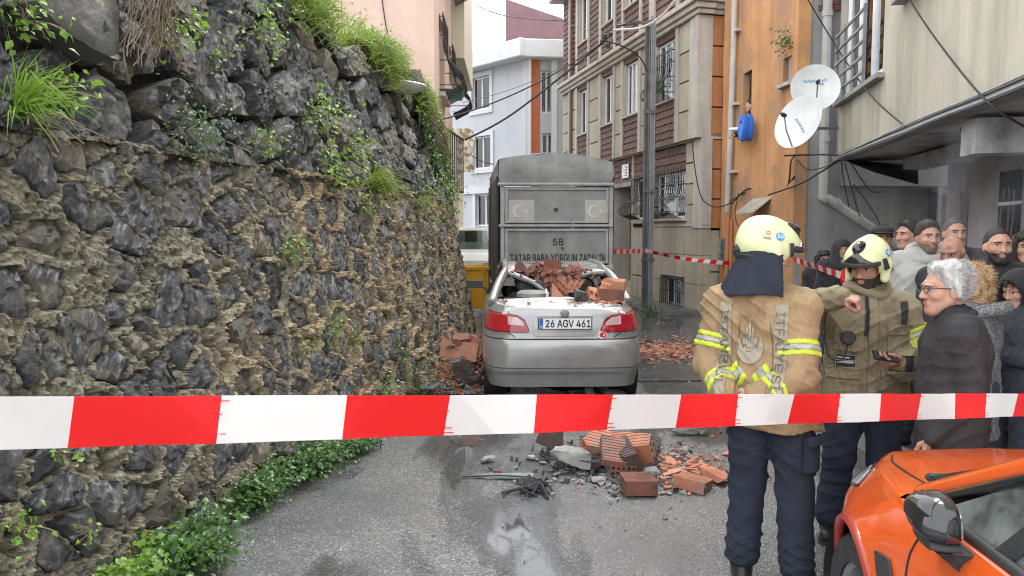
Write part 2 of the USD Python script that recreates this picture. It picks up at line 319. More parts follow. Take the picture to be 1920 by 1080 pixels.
def mortar_mat():
    N = {'g': ('geometry', {}), 'n0': ('noise_texture', {'scale': 0.55, 'detail': 5.0, 'roughness': 0.6}), 'sx': ('separate_xyz', {}), 'ymap': ('map_range', {'from_min': 4.6, 'from_max': 7.0, 'to_min': -0.22, 'to_max': 0.16, 'clamp': True}), 'ad': ('math', {'math_type': 'add'}),
         'ra': ('rgb_ramp', {'ramp': [(0.36, (.31, .285, .205)), (0.50, (.41, .36, .25)), (0.64, (.53, .415, .27))]}),
         'n1': ('noise_texture', {'scale': 24.0, 'detail': 10.0, 'roughness': 0.8}), 'r1': ('rgb_ramp', {'ramp': [(0.34, (.10, .098, .095)), (0.50, (.85, .85, .85)), (0.68, (1.45, 1.45, 1.45))]}), 'm1': ('mix', {'mix_type': 'multiply', 'fac': 1.0}),
         'n2': ('noise_texture', {'scale': 2.3, 'detail': 8.0, 'roughness': 0.7}), 'r2': ('rgb_ramp', {'ramp': [(0.50, (0, 0, 0)), (0.66, (.8, .8, .8))]}), 'm2': ('mix', {'color2': (.055, .052, .042)}),
         'n3': ('noise_texture', {'scale': 1.7, 'detail': 8.0, 'roughness': 0.7}), 'mp3': ('mapping', {'location': (7, 3, 1)}), 'r3': ('rgb_ramp', {'ramp': [(0.60, (0, 0, 0)), (0.72, (.5, .5, .5))]}), 'm3': ('mix', {'color2': (.085, .10, .035)}),
         'nb': ('noise_texture', {'scale': 45.0, 'detail': 10.0, 'roughness': 0.75}), 'b': ('bump', {'strength': 1.0, 'distance': 0.03}), 'p': ('principled_bsdf', {'roughness': 0.55})}
    L = [('g.position', 'n0.vector'), ('g.position', 'sx.vector'), ('sx.y', 'ymap.value'), ('n0.fac', 'ad.value1'), ('ymap.result', 'ad.value2'), ('ad.value', 'ra.fac'),
         ('g.position', 'n1.vector'), ('n1.fac', 'r1.fac'), ('ra.color', 'm1.color1'), ('r1.color', 'm1.color2'),
         ('g.position', 'n2.vector'), ('n2.fac', 'r2.fac'), ('r2.color', 'm2.fac'), ('m1.color', 'm2.color1'), ('g.position', 'mp3.vector'), ('mp3.vector', 'n3.vector'), ('n3.fac', 'r3.fac'), ('r3.color', 'm3.fac'), ('m2.color', 'm3.color1'), ('m3.color', 'p.base_color'),
         ('g.position', 'nb.vector'), ('nb.fac', 'b.height'), ('b.normal', 'p.normal')]
    return usdkit.material(stage, LK + 'wall_mortar', N, L, surface='p.BSDF')

M_ASPH, M_MORT = asphalt_mat(), mortar_mat()
M_STONE = stone_mat('slate_wet', (.016, .018, .020), (.062, .065, .069), (.34, .345, .34), 0.24)  # palest tone, also in slate_grey: light scuffs plus wet highlights painted into the colour
M_STONE2 = stone_mat('slate_grey', (.035, .038, .040), (.125, .128, .126), (.44, .44, .42), 0.28)
M_STONE3 = stone_mat('slate_brown', (.045, .040, .032), (.14, .125, .095), (.31, .27, .20), 0.42)
M_SLAB = mat('lichen_slab', (.062, .064, .058), (.10, .10, .09), scale=4, rough=.5, bump=.5, bscale=18, bdist=.02, c3=(.27, .235, .16), c3_scale=5.5, c3_at=(.60, .66), fine=(60, .2))
M_EARTH = mat('dark_earth', (.010, .009, .007), (.028, .023, .017), scale=5, rough=0.9, bump=0.8, bscale=18, bdist=.04)
M_SOIL = mat('slope_soil', (.05, .05, .025), (.09, .08, .045), scale=3, rough=0.9, bump=0.8, bscale=14, bdist=.04)
M_GROUND = mat('far_ground', (.07, .07, .07), (.11, .11, .105), scale=2, rough=0.6)
M_PAVE = mat('wet_pavement', (.10, .10, .10), (.19, .185, .175), scale=3, rough=0.35, rvar=.15, bump=.4, bscale=30, c3=(.05, .05, .05))
M_KERB = mat('kerb_stone', (.16, .16, .155), (.26, .255, .24), scale=5, rough=0.6, bump=.4)
M_LEAF = mat('leaf_dark', (.030, .085, .018), (.075, .17, .035), scale=9, rough=0.35, trans=(.10, .22, .03), rnd=.15)
M_LEAF2 = mat('leaf_bright', (.10, .22, .025), (.22, .36, .05), scale=7, rough=0.42, trans=(.25, .42, .05), rnd=.15)
M_GRASS = mat('grass_bright', (.13, .20, .03), (.26, .33, .075), scale=2.2, rough=0.5, trans=(.28, .38, .07), c3=(.22, .19, .09), c3_scale=1.6, c3_at=(.58, .7))
M_TWIG = mat('dry_twig', (.10, .07, .05), (.22, .165, .12), scale=12, rough=0.8)
M_PINK = mat('pink_plaster', (.56, .405, .325), (.63, .465, .38), scale=1.2, rough=0.8, bump=.12, bscale=60, streak=(.45, .30, .22), streak_amt=.35, fine=(25, .04))
M_PINK2 = mat('cream_plaster', (.55, .50, .36), (.62, .56, .42), scale=1.2, rough=0.8, streak=(.3, .26, .18), streak_amt=.4)
M_FARW = mat('pale_blue_plaster', (.52, .53, .56), (.58, .59, .62), scale=.8, rough=0.8, streak=(.36, .38, .43), streak_amt=.3)
M_FARW2 = mat('white_plaster', (.66, .67, .69), (.74, .75, .76), scale=.8, rough=0.8, streak=(.45, .45, .45), streak_amt=.3)
M_FARRED = mat('red_stucco', (.52, .14, .06), (.58, .17, .08), rough=0.8)
M_MAROON = mat('maroon_metal', (.16, .085, .095), (.21, .11, .12), scale=2, rough=0.55)
M_BEIGE = mat('beige_panel', (.35, .315, .235), (.42, .38, .285), scale=2.0, rough=0.75, bump=.1, bscale=50, rnd=.10, streak=(.20, .18, .14), streak_amt=.45, fine=(30, .04))
M_TRIM = mat('stone_trim', (.42, .385, .335), (.50, .465, .41), scale=3, rough=0.75, bump=.15, streak=(.17, .155, .14), streak_amt=.55, fine=(30, .05))
M_TILE = mat('red_cladding', (.125, .070, .060), (.185, .108, .092), scale=9, rough=0.7, bump=.4, bscale=30, rnd=.22, fine=(45, .12), streak=(.07, .04, .035), streak_amt=.4)
M_PLINTH = mat('plinth_slab', (.36, .315, .235), (.45, .395, .30), scale=2.2, rough=0.6, bump=.12, streak=(.15, .13, .10), streak_amt=.6, rnd=.08, fine=(35, .05))
M_PLINTH2 = mat('onyx_slab', (.30, .25, .13), (.43, .37, .22), scale=3, rough=0.35, stretch=(1, 1, .5), distortion=1.0)
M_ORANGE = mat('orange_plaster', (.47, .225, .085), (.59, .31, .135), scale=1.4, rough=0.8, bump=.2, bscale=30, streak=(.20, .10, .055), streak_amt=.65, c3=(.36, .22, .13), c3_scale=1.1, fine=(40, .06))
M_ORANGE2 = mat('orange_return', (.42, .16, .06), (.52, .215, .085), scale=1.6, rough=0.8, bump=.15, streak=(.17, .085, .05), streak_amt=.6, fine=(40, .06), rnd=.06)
M_GROOVE = mat('dark_groove', (.05, .04, .035), (.09, .07, .055), rough=0.9)
M_GREYW = mat('grey_render', (.23, .23, .225), (.34, .335, .325), scale=1.3, rough=0.8, bump=.25, bscale=22, streak=(.10, .10, .10), streak_amt=.5, c3=(.33, .325, .31), c3_scale=.7, fine=(30, .06))
M_OCHRE = mat('stained_beige', (.40, .375, .29), (.50, .465, .37), scale=.9, rough=0.75, bump=.12, bscale=30, streak=(.155, .15, .12), streak_amt=.75, fine=(30, .05))
M_SOFFIT = mat('soffit_grey', (.44, .44, .435), (.54, .535, .52), scale=1.1, rough=0.8, c3=(.2, .2, .2), c3_scale=.8)
M_LILAC = mat('lilac_plaster', (.56, .51, .52), (.64, .59, .59), scale=1.1, rough=0.8, streak=(.2, .18, .18), streak_amt=.4)
M_CONC = mat('concrete', (.22, .22, .21), (.34, .335, .32), scale=7, rough=0.75, bump=.6, bscale=35, c3=(.12, .12, .115), rnd=.2)
M_CONCD = mat('dark_concrete', (.055, .055, .052), (.13, .13, .12), scale=6, rough=0.5, bump=.7, bscale=30, rnd=.25)
M_WHITEP = mat('white_pvc', (.72, .73, .74), (.78, .79, .79), rough=0.35, rnd=.04)
M_GREYPIPE = mat('grey_pipe', (.42, .41, .38), (.52, .51, .48), scale=4, rough=0.5, streak=(.2, .18, .15), streak_amt=.6)
M_BLACK = mat('black_iron', (.012, .012, .013), (.03, .028, .027), scale=20, rough=0.45)
M_CABLE = mat('cable_black', (.014, .014, .015), rough=0.5)
M_CABLEG = mat('cable_grey', (.30, .30, .295), (.42, .42, .41), scale=8, rough=0.5)
M_DARK = mat('dark_room', (.012, .012, .014), (.02, .02, .022), rough=0.8)
M_CURT = mat('net_curtain', (.42, .43, .43), (.58, .58, .57), scale=5, rough=0.9, stretch=(6, 6, .6))
M_GLASS = glass('window_glass', (.80, .85, .86), 1.7)
M_GLASSC = glass('car_glass', (.42, .47, .46), 1.55)
M_POLE = mat('pole_steel', (.075, .08, .078), (.14, .145, .14), scale=4, rough=0.55, metallic=.2, streak=(.07, .06, .05), streak_amt=.6)
M_GLASSF = usdkit.material(stage, LK + 'fogged_wet_sky_tint_glass', {'t': ('transparent_bsdf', {'color': (.45, .50, .48)}), 'd': ('diffuse_bsdf', {'color': (.42, .47, .44)}), 'g': ('geometry', {}), 'n': ('noise_texture', {'scale': 9.0, 'detail': 6.0}), 'r': ('map_range', {'from_min': .35, 'from_max': .7, 'to_min': .08, 'to_max': .34}), 'm': ('mix_closure', {}), 'gl': ('glossy_bsdf', {'roughness': .04, 'color': (1, 1, 1)}), 'f': ('fresnel', {'IOR': 1.6}), 'm2': ('mix_closure', {})},
    [('g.position', 'n.vector'), ('n.fac', 'r.value'), ('r.result', 'm.fac'), ('t.BSDF', 'm.closure1'), ('d.BSDF', 'm.closure2'), ('f.fac', 'm2.fac'), ('m.closure', 'm2.closure1'), ('gl.BSDF', 'm2.closure2')], surface='m2.closure')  # grey-green diffuse: fogging on wet glass plus sky reflection put into the colour
M_STEEL = mat('galvanised', (.20, .205, .21), (.30, .305, .31), scale=4, rough=0.5, metallic=.4, streak=(.13, .115, .10), streak_amt=.5)
M_DISH = mat('dish_paint', (.66, .67, .66), (.74, .75, .73), scale=5, rough=0.5, streak=(.38, .38, .36), streak_amt=.35)
M_BLUE = mat('blue_plastic', (.018, .12, .50), (.03, .16, .56), scale=6, rough=0.32)
M_SILVER = mat('silver_paint', (.285, .280, .272), (.335, .33, .32), scale=2.2, rough=0.30, metallic=.6, coat=.6, streak=(.40, .38, .35), streak_amt=.4, rvar=.06, fine=(150, .04))
M_DUST = mat('dusty_silver', (.40, .40, .39), (.56, .56, .55), scale=14, rough=0.6, metallic=.15, c3=(.34, .33, .31), c3_scale=9, c3_at=(.55, .62))
M_GAP = mat('seam_black', (.01, .01, .01), rough=0.6)
M_RUB = mat('tyre_rubber', (.018, .018, .019), (.03, .03, .03), scale=20, rough=0.7, bump=.3)
M_RIM = mat('rim_steel', (.25, .25, .26), (.34, .34, .35), rough=0.4, metallic=.6)
M_REDL = mat('red_lens', (.26, .006, .012), (.36, .012, .02), scale=12, rough=0.12, coat=.8, stretch=(1, 1, 5))
M_CLEARL = mat('pale_lens', (.50, .33, .32), (.66, .50, .48), scale=10, rough=0.12, coat=.8)
M_PLATE = mat('plate_white', (.74, .75, .76), (.80, .80, .80), rough=0.35)
M_PLATEB = mat('plate_blue', (.02, .12, .48), rough=0.35)
M_INK = mat('ink_black', (.012, .012, .013), rough=0.5)
M_REDP = mat('red_print', (.52, .015, .02), (.58, .02, .03), rough=0.4)
M_WHITEPR = mat('white_print', (.75, .75, .74), rough=0.5)
M_CORAL = mat('coral_paint', (.72, .10, .012), (.78, .118, .015), scale=3, rough=0.22, metallic=.15, coat=1.0, fine=(200, .03))
M_GLOSSB = mat('gloss_black', (.008, .008, .009), rough=0.08, coat=1.0)
M_PLASTB = mat('plastic_black', (.022, .022, .023), (.035, .035, .036), scale=60, rough=0.55, bump=.2, bscale=200)
M_HEADL = mat('headlamp', (.22, .23, .24), (.5, .5, .5), scale=18, rough=0.08, coat=1.0)
M_TARP = mat('tarp_grey', (.20, .203, .192), (.265, .268, .252), scale=3, rough=0.62, bump=.3, bscale=9, bdist=.03, streak=(.09, .09, .085), streak_amt=.5, fine=(50, .05))
M_TARPD = mat('tarp_dark', (.085, .088, .085), (.14, .144, .138), scale=3, rough=0.6, bump=.3, bscale=9, bdist=.03)
M_FRAMEG = mat('frame_grey', (.26, .265, .26), (.36, .365, .36), scale=6, rough=0.55, streak=(.14, .12, .1), streak_amt=.5)
M_FLAG = mat('faded_print', (.36, .335, .30), (.42, .395, .355), scale=5, rough=0.7)
M_FLAG2 = mat('faded_white', (.52, .50, .47), rough=0.7)
M_YELLOW = mat('yellow_paint', (.75, .40, .012), (.82, .46, .02), scale=3, rough=0.4, streak=(.4, .22, .03), streak_amt=.4)
M_VANW = mat('van_white', (.68, .69, .70), (.74, .75, .75), rough=0.25, coat=.6)
def brick_mat(name, c, c2, c3):
    return mat(name, c, c2, scale=9, rough=0.7, bump=.5, bscale=45, bdist=.008, c3=c3, c3_scale=5, c3_at=(.52, .64), rnd=.22, fine=(60, .08))
M_BRICK = brick_mat('clay_orange', (.37, .140, .080), (.50, .215, .130), (.30, .20, .15))
M_BRICKD = brick_mat('clay_wet', (.15, .058, .04), (.26, .095, .06), (.07, .05, .042))
M_BRICKM = brick_mat('clay_mortared', (.20, .085, .06), (.32, .14, .10), (.10, .095, .085))
M_CHARB = brick_mat('brick_dark', (.045, .030, .027), (.09, .055, .048), (.03, .028, .027))  # near-black brown brick for the lower and inner pieces of the heaps
M_TWHITE = mat('tape_white', (.78, .755, .73), (.84, .82, .80), scale=3, rough=0.4, trans=(.7, .68, .66))
M_TRED = mat('tape_red', (.80, .018, .022), (.86, .026, .028), scale=3, rough=0.4, trans=(.8, .02, .02))
M_SKIN = mat('skin_light', (.46, .25, .175), (.56, .32, .23), scale=14, rough=0.5, bump=.08, bscale=120, c3=(.43, .21, .145), c3_scale=9)
M_SKIN2 = mat('skin_tan', (.42, .23, .155), (.50, .28, .195), scale=14, rough=0.5, c3=(.30, .13, .09), c3_scale=9)
M_EYEW = mat('eye_white', (.62, .60, .57), rough=0.2)
M_IRIS = mat('iris_brown', (.025, .014, .008), rough=0.1)
M_LIP = mat('lip', (.40, .17, .125), rough=0.45)
M_HAIRB = mat('hair_black', (.012, .010, .009), (.028, .022, .018), scale=60, rough=0.5, stretch=(1, 1, .3), bump=.8, bscale=70)
M_HAIRDB = mat('hair_brown', (.022, .015, .010), (.055, .038, .026), scale=60, rough=0.5, stretch=(1, 1, .3), bump=.8, bscale=70)
M_STUB2 = mat('hair_salt', (.05, .045, .04), (.12, .11, .10), scale=90, rough=.7)
M_STUB = mat('stubble', (.13, .085, .062), (.20, .135, .10), scale=80, rough=.7)
M_HAIRG = mat('hair_grey', (.34, .335, .33), (.58, .57, .56), scale=30, rough=0.6, stretch=(1, 1, .35), bump=1.0, bscale=40, lo=.4, hi=.6)
M_HAIRY = mat('hair_blonde', (.30, .165, .075), (.58, .40, .22), scale=28, rough=0.6, bump=1.0, bscale=36, lo=.4, hi=.6)
M_FF1 = mat('turnout_tan', (.285, .190, .098), (.375, .258, .14), scale=4, rough=0.8, bump=.35, bscale=45, c3=(.20, .125, .06), c3_scale=3.0, fine=(90, .08))
M_FF2 = mat('turnout_khaki', (.215, .180, .108), (.295, .250, .155), scale=4, rough=0.8, bump=.35, bscale=45, c3=(.15, .122, .07), c3_scale=3.0, fine=(90, .08))
M_LIME = mat('lime_band', (.50, .59, .04), (.60, .68, .06), scale=30, rough=0.6)
M_STRIP = mat('strip_grey_tan', (.28, .235, .16), (.36, .315, .23), scale=14, rough=.6)
M_EMB = mat('emblem_grey', (.33, .30, .235), (.42, .385, .30), scale=20, rough=.6)
M_REFL = mat('reflective_grey', (.33, .335, .31), (.46, .465, .44), scale=14, rough=0.45, stretch=(1, 1, 3))
M_NAVY = mat('navy_cloth', (.010, .014, .026), (.020, .026, .044), scale=6, rough=0.85, bump=.3, bscale=60, fine=(200, .1))
M_BLACKC = mat('black_cloth', (.011, .011, .013), (.022, .022, .025), scale=6, rough=0.8, bump=.35, bscale=60, sheen=.1)
M_CHAR = mat('charcoal_cloth', (.018, .017, .019), (.034, .032, .034), scale=7, rough=0.8, bump=.4, bscale=60, c3=(.065, .063, .062), c3_scale=4.5, c3_at=(.58, .74), fine=(160, .15))
M_HOOD = mat('pale_grey_cloth', (.36, .355, .33), (.46, .455, .43), scale=7, rough=0.85, bump=.3, bscale=50)
M_KNIT = mat('grey_knit', (.10, .105, .11), (.30, .305, .31), scale=85, rough=0.95, bump=.9, bscale=90, bdist=.01, lo=.42, hi=.6)
M_BOOT = mat('boot_leather', (.010, .010, .010), (.02, .019, .018), scale=20, rough=0.4)
M_BOOTR = mat('oxblood_leather', (.07, .012, .012), rough=0.4)
M_HELM = mat('helmet_cream', (.62, .66, .35), (.70, .73, .42), scale=5, rough=0.28, coat=.5, c3=(.50, .50, .28), c3_scale=11, c3_at=(.62, .7))
M_STICK = mat('sticker_blue', (.05, .27, .62), rough=0.35)
M_PHONE = mat('phone_black', (.008, .008, .009), rough=0.12)
M_DENIM = mat('denim_dark', (.03, .036, .05), (.055, .062, .08), scale=30, rough=0.85)
# ------------------------------------------------------------------ ground
single('ground', box(-120, 120, -60, 200, -0.30, -0.02), M_GROUND, kind='structure')
gx, gy = np.linspace(-6, 9, 60), np.linspace(-4, 34, 140)
G = np.stack(np.meshgrid(gx, gy, indexing='ij'), -1); Z = 0.010 * (meshkit.fbm(np.concatenate([G * 0.7, 0 * G[..., :1]], -1), 3, 4) - 0.5)
single('road', grid(np.concatenate([G, Z[..., None]], -1)), M_ASPH, kind='structure', smooth=True)
M_PATCH = mat('smooth_wet_asphalt', (.022, .023, .025), (.05, .052, .055), scale=3, rough=.13, rvar=.10, bump=.15, bscale=90, c3=(.085, .085, .085), c3_scale=2)
for pts in ([(1194, 597), (1345, 600), (1352, 642), (1192, 640)], [(1188, 682), (1312, 684), (1318, 712), (1186, 713)]):
    single('road_patch', xf(extrude(sg.Polygon([at(px, py, z=.010)[:2] for px, py in pts]).buffer(-.03).buffer(.06), .008), TR(0, 0, .002)), M_PATCH, kind='structure')
# pavement with a kerb in front of the grey building
kb = [(3.35, 0.5), (3.12, 3.9), (3.02, 4.6), (3.0, 7.2), (3.5, 9.5), (4.1, 12.3)]
pv = sg.Polygon(kb + [(8, 12.3), (8, 0.5)])
single('pavement', xf(extrude(pv.buffer(-0.002), 0.24), TR(0, 0, -0.12)), M_PAVE, kind='structure')
kt = T('kerb', kind='structure')
kl = sg.LineString(kb); n = int(kl.length / 0.75)
for i in range(n):
    a, b = kl.interpolate(i * kl.length / n + .006), kl.interpolate((i + 1) * kl.length / n - .006)
    kt.part('kerbstone', bar((a.x - .07, a.y, .005), (b.x - .07, b.y, .005), .14, .26), M_KERB)
# narrow pavement before the beige building
ps = [(2.9, 16.2), (3.95, 16.2), (3.95, 17.0), (1.6, 27), (0.6, 27)]
single('pavement', xf(extrude(sg.Polygon(ps), 0.20), TR(0, 0, -0.12)), M_PAVE, kind='structure')

# ------------------------------------------------------------------ stone retaining wall
WP = spline([(-2.85, -1.6), (-2.55, .6), (-2.17, 2.6), (-1.82, 4.2), (-1.42, 6.4), (-1.07, 8.6), (-.86, 10.6), (-.72, 12.8), (-.68, 14.0), (-.80, 14.7), (-1.5, 15.15), (-4.5, 15.6)], 40)
_L = np.concatenate([[0], np.cumsum(np.linalg.norm(np.diff(WP, axis=0), axis=1))])
BAT = 0.19
def wpath(u):
    x, y = np.interp(u, _L, WP[:, 0]), np.interp(u, _L, WP[:, 1]); e = .12
    tx, ty = np.interp(u + e, _L, WP[:, 0]) - np.interp(u - e, _L, WP[:, 0]), np.interp(u + e, _L, WP[:, 1]) - np.interp(u - e, _L, WP[:, 1])
    l = np.hypot(tx, ty) + 1e-9; return np.stack([x, y], -1), np.stack([ty / l, -tx / l], -1)
def wallp(u, z, h=0.0):
    u, z, h = np.broadcast_arrays(np.asarray(u, float), np.asarray(z, float), np.asarray(h, float))
    p, nn = wpath(u); q = p + nn * (h - BAT * z)[..., None]
    return np.concatenate([q, (z + 0.1 * h)[..., None]], -1)
from scipy.spatial import cKDTree
_tree = cKDTree(WP)
def wall_hit(px, py):
    r = ray(px, py); t = np.arange(1.2, 22, .01); p = V3(0, 0, CAM_H) + r * t[:, None]
    _, i = _tree.query(p[:, :2]); u = _L[i]; q, nn = wpath(u)
    off = ((p[:, :2] - q) * nn).sum(1) + BAT * p[:, 2]
    k = np.argmax(off < 0); u = u[k] + ((p[k, :2] - q[k]) * np.stack([-nn[k, 1], nn[k, 0]])).sum()
    return u, p[k, 2]
u_of_y = lambda y: np.interp(y, WP[:300, 1], _L[:300])
LEDGE = 2.26
def ztop(u):
    y = np.interp(u, _L, WP[:, 1]); return np.interp(y, [-2, 10.8, 12.6, 13.6, 14.3, 16], [4.02, 3.98, 3.75, 3.1, 2.55, 2.4])
U0, U1 = u_of_y(1.9), _L[-1] - 1.5
rw = T('retaining_wall', 'tall leaning wall of dark slate stones, tan mortar below and loose masonry above', 'wall', loc=(-1.4, 6, 0))
def cells(u0, u1, z0, z1, du, dz, rng, jit=0.42):
    nu, nz = int((u1 - u0) / du) + 2, int((z1 - z0) / dz) + 2
    P = np.array([(u0 + (i + .5 * (j % 2) + rng.uniform(-jit, jit)) * du, z0 + (j + rng.uniform(-jit, jit)) * dz) for i in range(-1, nu) for j in range(-1, nz) if rng.random() > .24])
    vo = Voronoi(P); dom = sg.box(u0, z0, u1, z1); out = []
    for r in vo.point_region:
        g = vo.regions[r]
        if len(g) > 2 and -1 not in g:
            q = sg.Polygon(vo.vertices[g]).intersection(dom)
            if q.geom_type == 'Polygon' and q.area > .004: out.append(q)
    return out
def stone_mesh(poly, base, tilt, depth, rng, step, skirt_out=0.0, layer=0.0, grit=0.0):
    c = np.array(poly.centroid.coords[0]); size = math.sqrt(poly.area)
    bd = np.array([poly.exterior.interpolate(k * poly.exterior.length / max(int(poly.exterior.length / step), 7)).coords[0] for k in range(max(int(poly.exterior.length / step), 7))])
    x0, y0, x1, y1 = poly.bounds; ni = int(poly.area / (step * step) * 1.3) + 2
    I = rng.uniform((x0, y0), (x1, y1), (ni * 2, 2)); inn = poly.buffer(-step * .5)
    I = np.array([p for p in I if inn.contains(sg.Point(p))][:ni] or [c])
    P = np.vstack([bd, I]); pl = [(rng.uniform(0, .03), rng.normal(0, tilt, 2)) for _ in range(rng.integers(2, 5))]
    q = P - c; H = np.min([a + q @ g for a, g in pl], 0)
    if layer:
        a = rng.uniform(0, PI); s = (q @ [math.cos(a), math.sin(a)]) / (size * .22) + rng.normal(0, .25, len(q)); H = H + layer * (s - np.floor(s))
    w = np.column_stack([P * 9, np.zeros(len(P))]); w[:, :2] = w[:, :2] @ np.array([[math.cos(c[0] * 9), -math.sin(c[0] * 9)], [math.sin(c[0] * 9), math.cos(c[0] * 9)]]) * [1, 2.6]
    if grit: H = H + grit * 2.2 * (meshkit.fbm(w, 4, int(c[0] * 97) % 50) - .5)
    H = H + rng.normal(0, .004, len(P)) * min(size / .2, 1.5); nb = len(bd)
    H[:nb] -= rng.uniform(.008, .035, nb)
    tri = Delaunay(P).simplices; cen = P[tri].mean(1); buf = poly.buffer(1e-3)
    tri = np.array([t for t, m in zip(tri, cen) if buf.contains(sg.Point(m))])
    d = P[tri]; cr = (d[:, 1, 0] - d[:, 0, 0]) * (d[:, 2, 1] - d[:, 0, 1]) - (d[:, 1, 1] - d[:, 0, 1]) * (d[:, 2, 0] - d[:, 0, 0]); tri[cr < 0] = tri[cr < 0][:, ::-1]
    A = np.column_stack([P, base + H]); B = np.column_stack([c + (bd - c) * (1 + skirt_out), np.full(nb, base - depth)])
    k = np.arange(nb); k2 = (k + 1) % nb; m = len(P)
    ccw = poly.exterior.is_ccw; sk = np.vstack([np.column_stack([k, m + k, m + k2]), np.column_stack([k, m + k2, k2])])
    if not ccw: sk = sk[:, ::-1]
    v = np.vstack([A, B]); return wallp(v[:, 0], v[:, 1], v[:, 2]), np.vstack([tri, sk])[:, ::-1]
srng = np.random.default_rng(3)
low = []
for q in cells(U0, u_of_y(5.6), -.05, LEDGE + .03, .255, .20, srng) + cells(u_of_y(5.6), U1, -.05, LEDGE + .03, .33, .23, srng):
    y = np.interp(q.centroid.x, _L, WP[:, 1]); left = y < 5.6
    q = affinity.rotate(affinity.scale(q, srng.uniform(.86, 1.0), srng.uniform(.86, 1.0)), srng.uniform(-8, 8)).simplify(.03)
    q = q.buffer(-srng.uniform(.004, .026), join_style=2)
    if q.is_empty or q.geom_type != 'Polygon': continue
    co = np.array(q.exterior.coords)[:-1] + srng.normal(0, .012, (len(q.exterior.coords) - 1, 2)); q2 = sg.Polygon(co)
    if not q2.is_valid or q2.area < .006 or (left and srng.random() < .16): continue
    low.append((q2, srng.uniform(-.030, .018) if left else srng.uniform(-.050, .012), left))
# mortar bed as one rough sheet that swells round the stones
from PIL import Image, ImageDraw
RS = .0125; nu, nz = int((U1 - U0) / RS) + 1, int((LEDGE + .1) / RS) + 1
im = Image.new('L', (nu, nz)); dr = ImageDraw.Draw(im)
for q, b, l in low: dr.polygon([((x - U0) / RS, (z + .05) / RS) for x, z in q.exterior.coords], fill=255)
from scipy.ndimage import distance_transform_edt, gaussian_filter
ins = np.asarray(im) > 0; dout, din = distance_transform_edt(~ins) * RS, distance_transform_edt(ins) * RS
st = 1; us, zs = U0 + np.arange(0, nu, st) * RS, -.05 + np.arange(0, nz, st) * RS
UU, ZZ = np.meshgrid(us, zs, indexing='ij'); dO, dI = dout[::st, ::st].T, din[::st, ::st].T
Q = np.stack([UU, ZZ, 0 * UU], -1); YY = np.interp(UU, _L, WP[:, 1]); rt = np.clip((YY - 4.6) / 1.6, 0, 1)
nz1, nz2, nz3 = meshkit.fbm(Q * 2.2, 4, 1) - .5, meshkit.fbm(Q * 9, 4, 2) - .5, meshkit.fbm(Q * 26, 3, 3) - .5
nz4 = meshkit.fbm(Q * 55, 2, 4) - .5; dI = dI + .05 * nz2 + .04 * nz3
bead = np.exp(-((dO - .03) / .03) ** 2) * (.002 + .030 * rt) * np.clip(nz2 * 3 + .6, 0, 1.6)
crease = np.abs(meshkit.fbm(np.stack([UU * 7, ZZ * 3.2, 0 * UU], -1), 3, 9) - .5)
H = .06 * nz1 + .06 * nz2 + .038 * nz3 + .034 * nz4 + bead - np.clip(.05 - crease, 0, 1) * .55 * rt + .012 - np.clip(dI / .018, 0, 1) * .11
rw.part('mortar', grid(wallp(UU, ZZ, H)[:, ::-1]), M_MORT, world=True)
up = []
for q in cells(U0, U1, LEDGE - .02, 4.15, .40, .285, srng):
    if q.centroid.y > ztop(q.centroid.x) - .06: continue
    q = affinity.rotate(affinity.scale(q, srng.uniform(.86, 1.0), srng.uniform(.86, 1.0)), srng.uniform(-10, 10)).buffer(-srng.uniform(.006, .022), join_style=2)
    if q.geom_type == 'Polygon' and q.area > .008: up.append((q, srng.uniform(-.06, .04), None))
slab_px = [(28, 8), (60, -40), (168, -30), (186, 60), (182, 122), (150, 108), (70, 58)]
slab = sg.Polygon([wall_hit(*p) for p in slab_px])
up = [s for s in up if s[0].intersection(slab).area < .35 * s[0].area]
def weight(q):
    p = wallp(q.centroid.x, q.centroid.y); d = np.linalg.norm(p - V3(0, 0, CAM_H)); x, y = proj(p)
    return (-60 < x < 1000 and -80 < y < 1150) * q.area / d ** 3
print(len(low), len(up)); allst = sorted(low + up, key=lambda s: -weight(s[0])); rest = []
for i, (q, b, l) in enumerate(allst):
    w = weight(q)
    if w <= 0: continue
    near = i < 170; rng = np.random.default_rng(1000 + i)
    if l is None: m = stone_mesh(q, b, .13, .30, rng, .036 if near else .07, -.1, .03, .030)
    else: m = stone_mesh(q, b, .10, .10, rng, .034 if near else .06, .05, .016, .012)
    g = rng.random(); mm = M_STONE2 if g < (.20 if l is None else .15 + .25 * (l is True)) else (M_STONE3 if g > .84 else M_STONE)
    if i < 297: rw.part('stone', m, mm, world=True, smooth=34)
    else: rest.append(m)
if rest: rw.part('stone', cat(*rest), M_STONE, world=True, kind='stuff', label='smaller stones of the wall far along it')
m = stone_mesh(slab, .16, .015, .26, np.random.default_rng(8), .06, 0, 0, .006)
rw.part('stone', m, M_SLAB, world=True, smooth=42, label='broad flat grey slab leaning at the top')
ub = np.linspace(U0, U1, 160); zb = np.linspace(LEDGE - .3, 1, 2)
bk = np.stack([wallp(ub, np.full_like(ub, z) if k == 0 else ztop(ub) - .05, -.20) for k, z in enumerate((LEDGE - .3, 0))], 1)
rw.part('earth_backing', grid(bk), M_EARTH, world=True)
# ledge where the upper masonry sits back
lg = np.stack([wallp(ub, np.full_like(ub, LEDGE), .02 + .03 * np.sin(ub * 9)), wallp(ub, np.full_like(ub, LEDGE + .06), -.30)], 1)
rw.part('ledge', jag(grid(lg), .02, 6), M_EARTH, world=True)
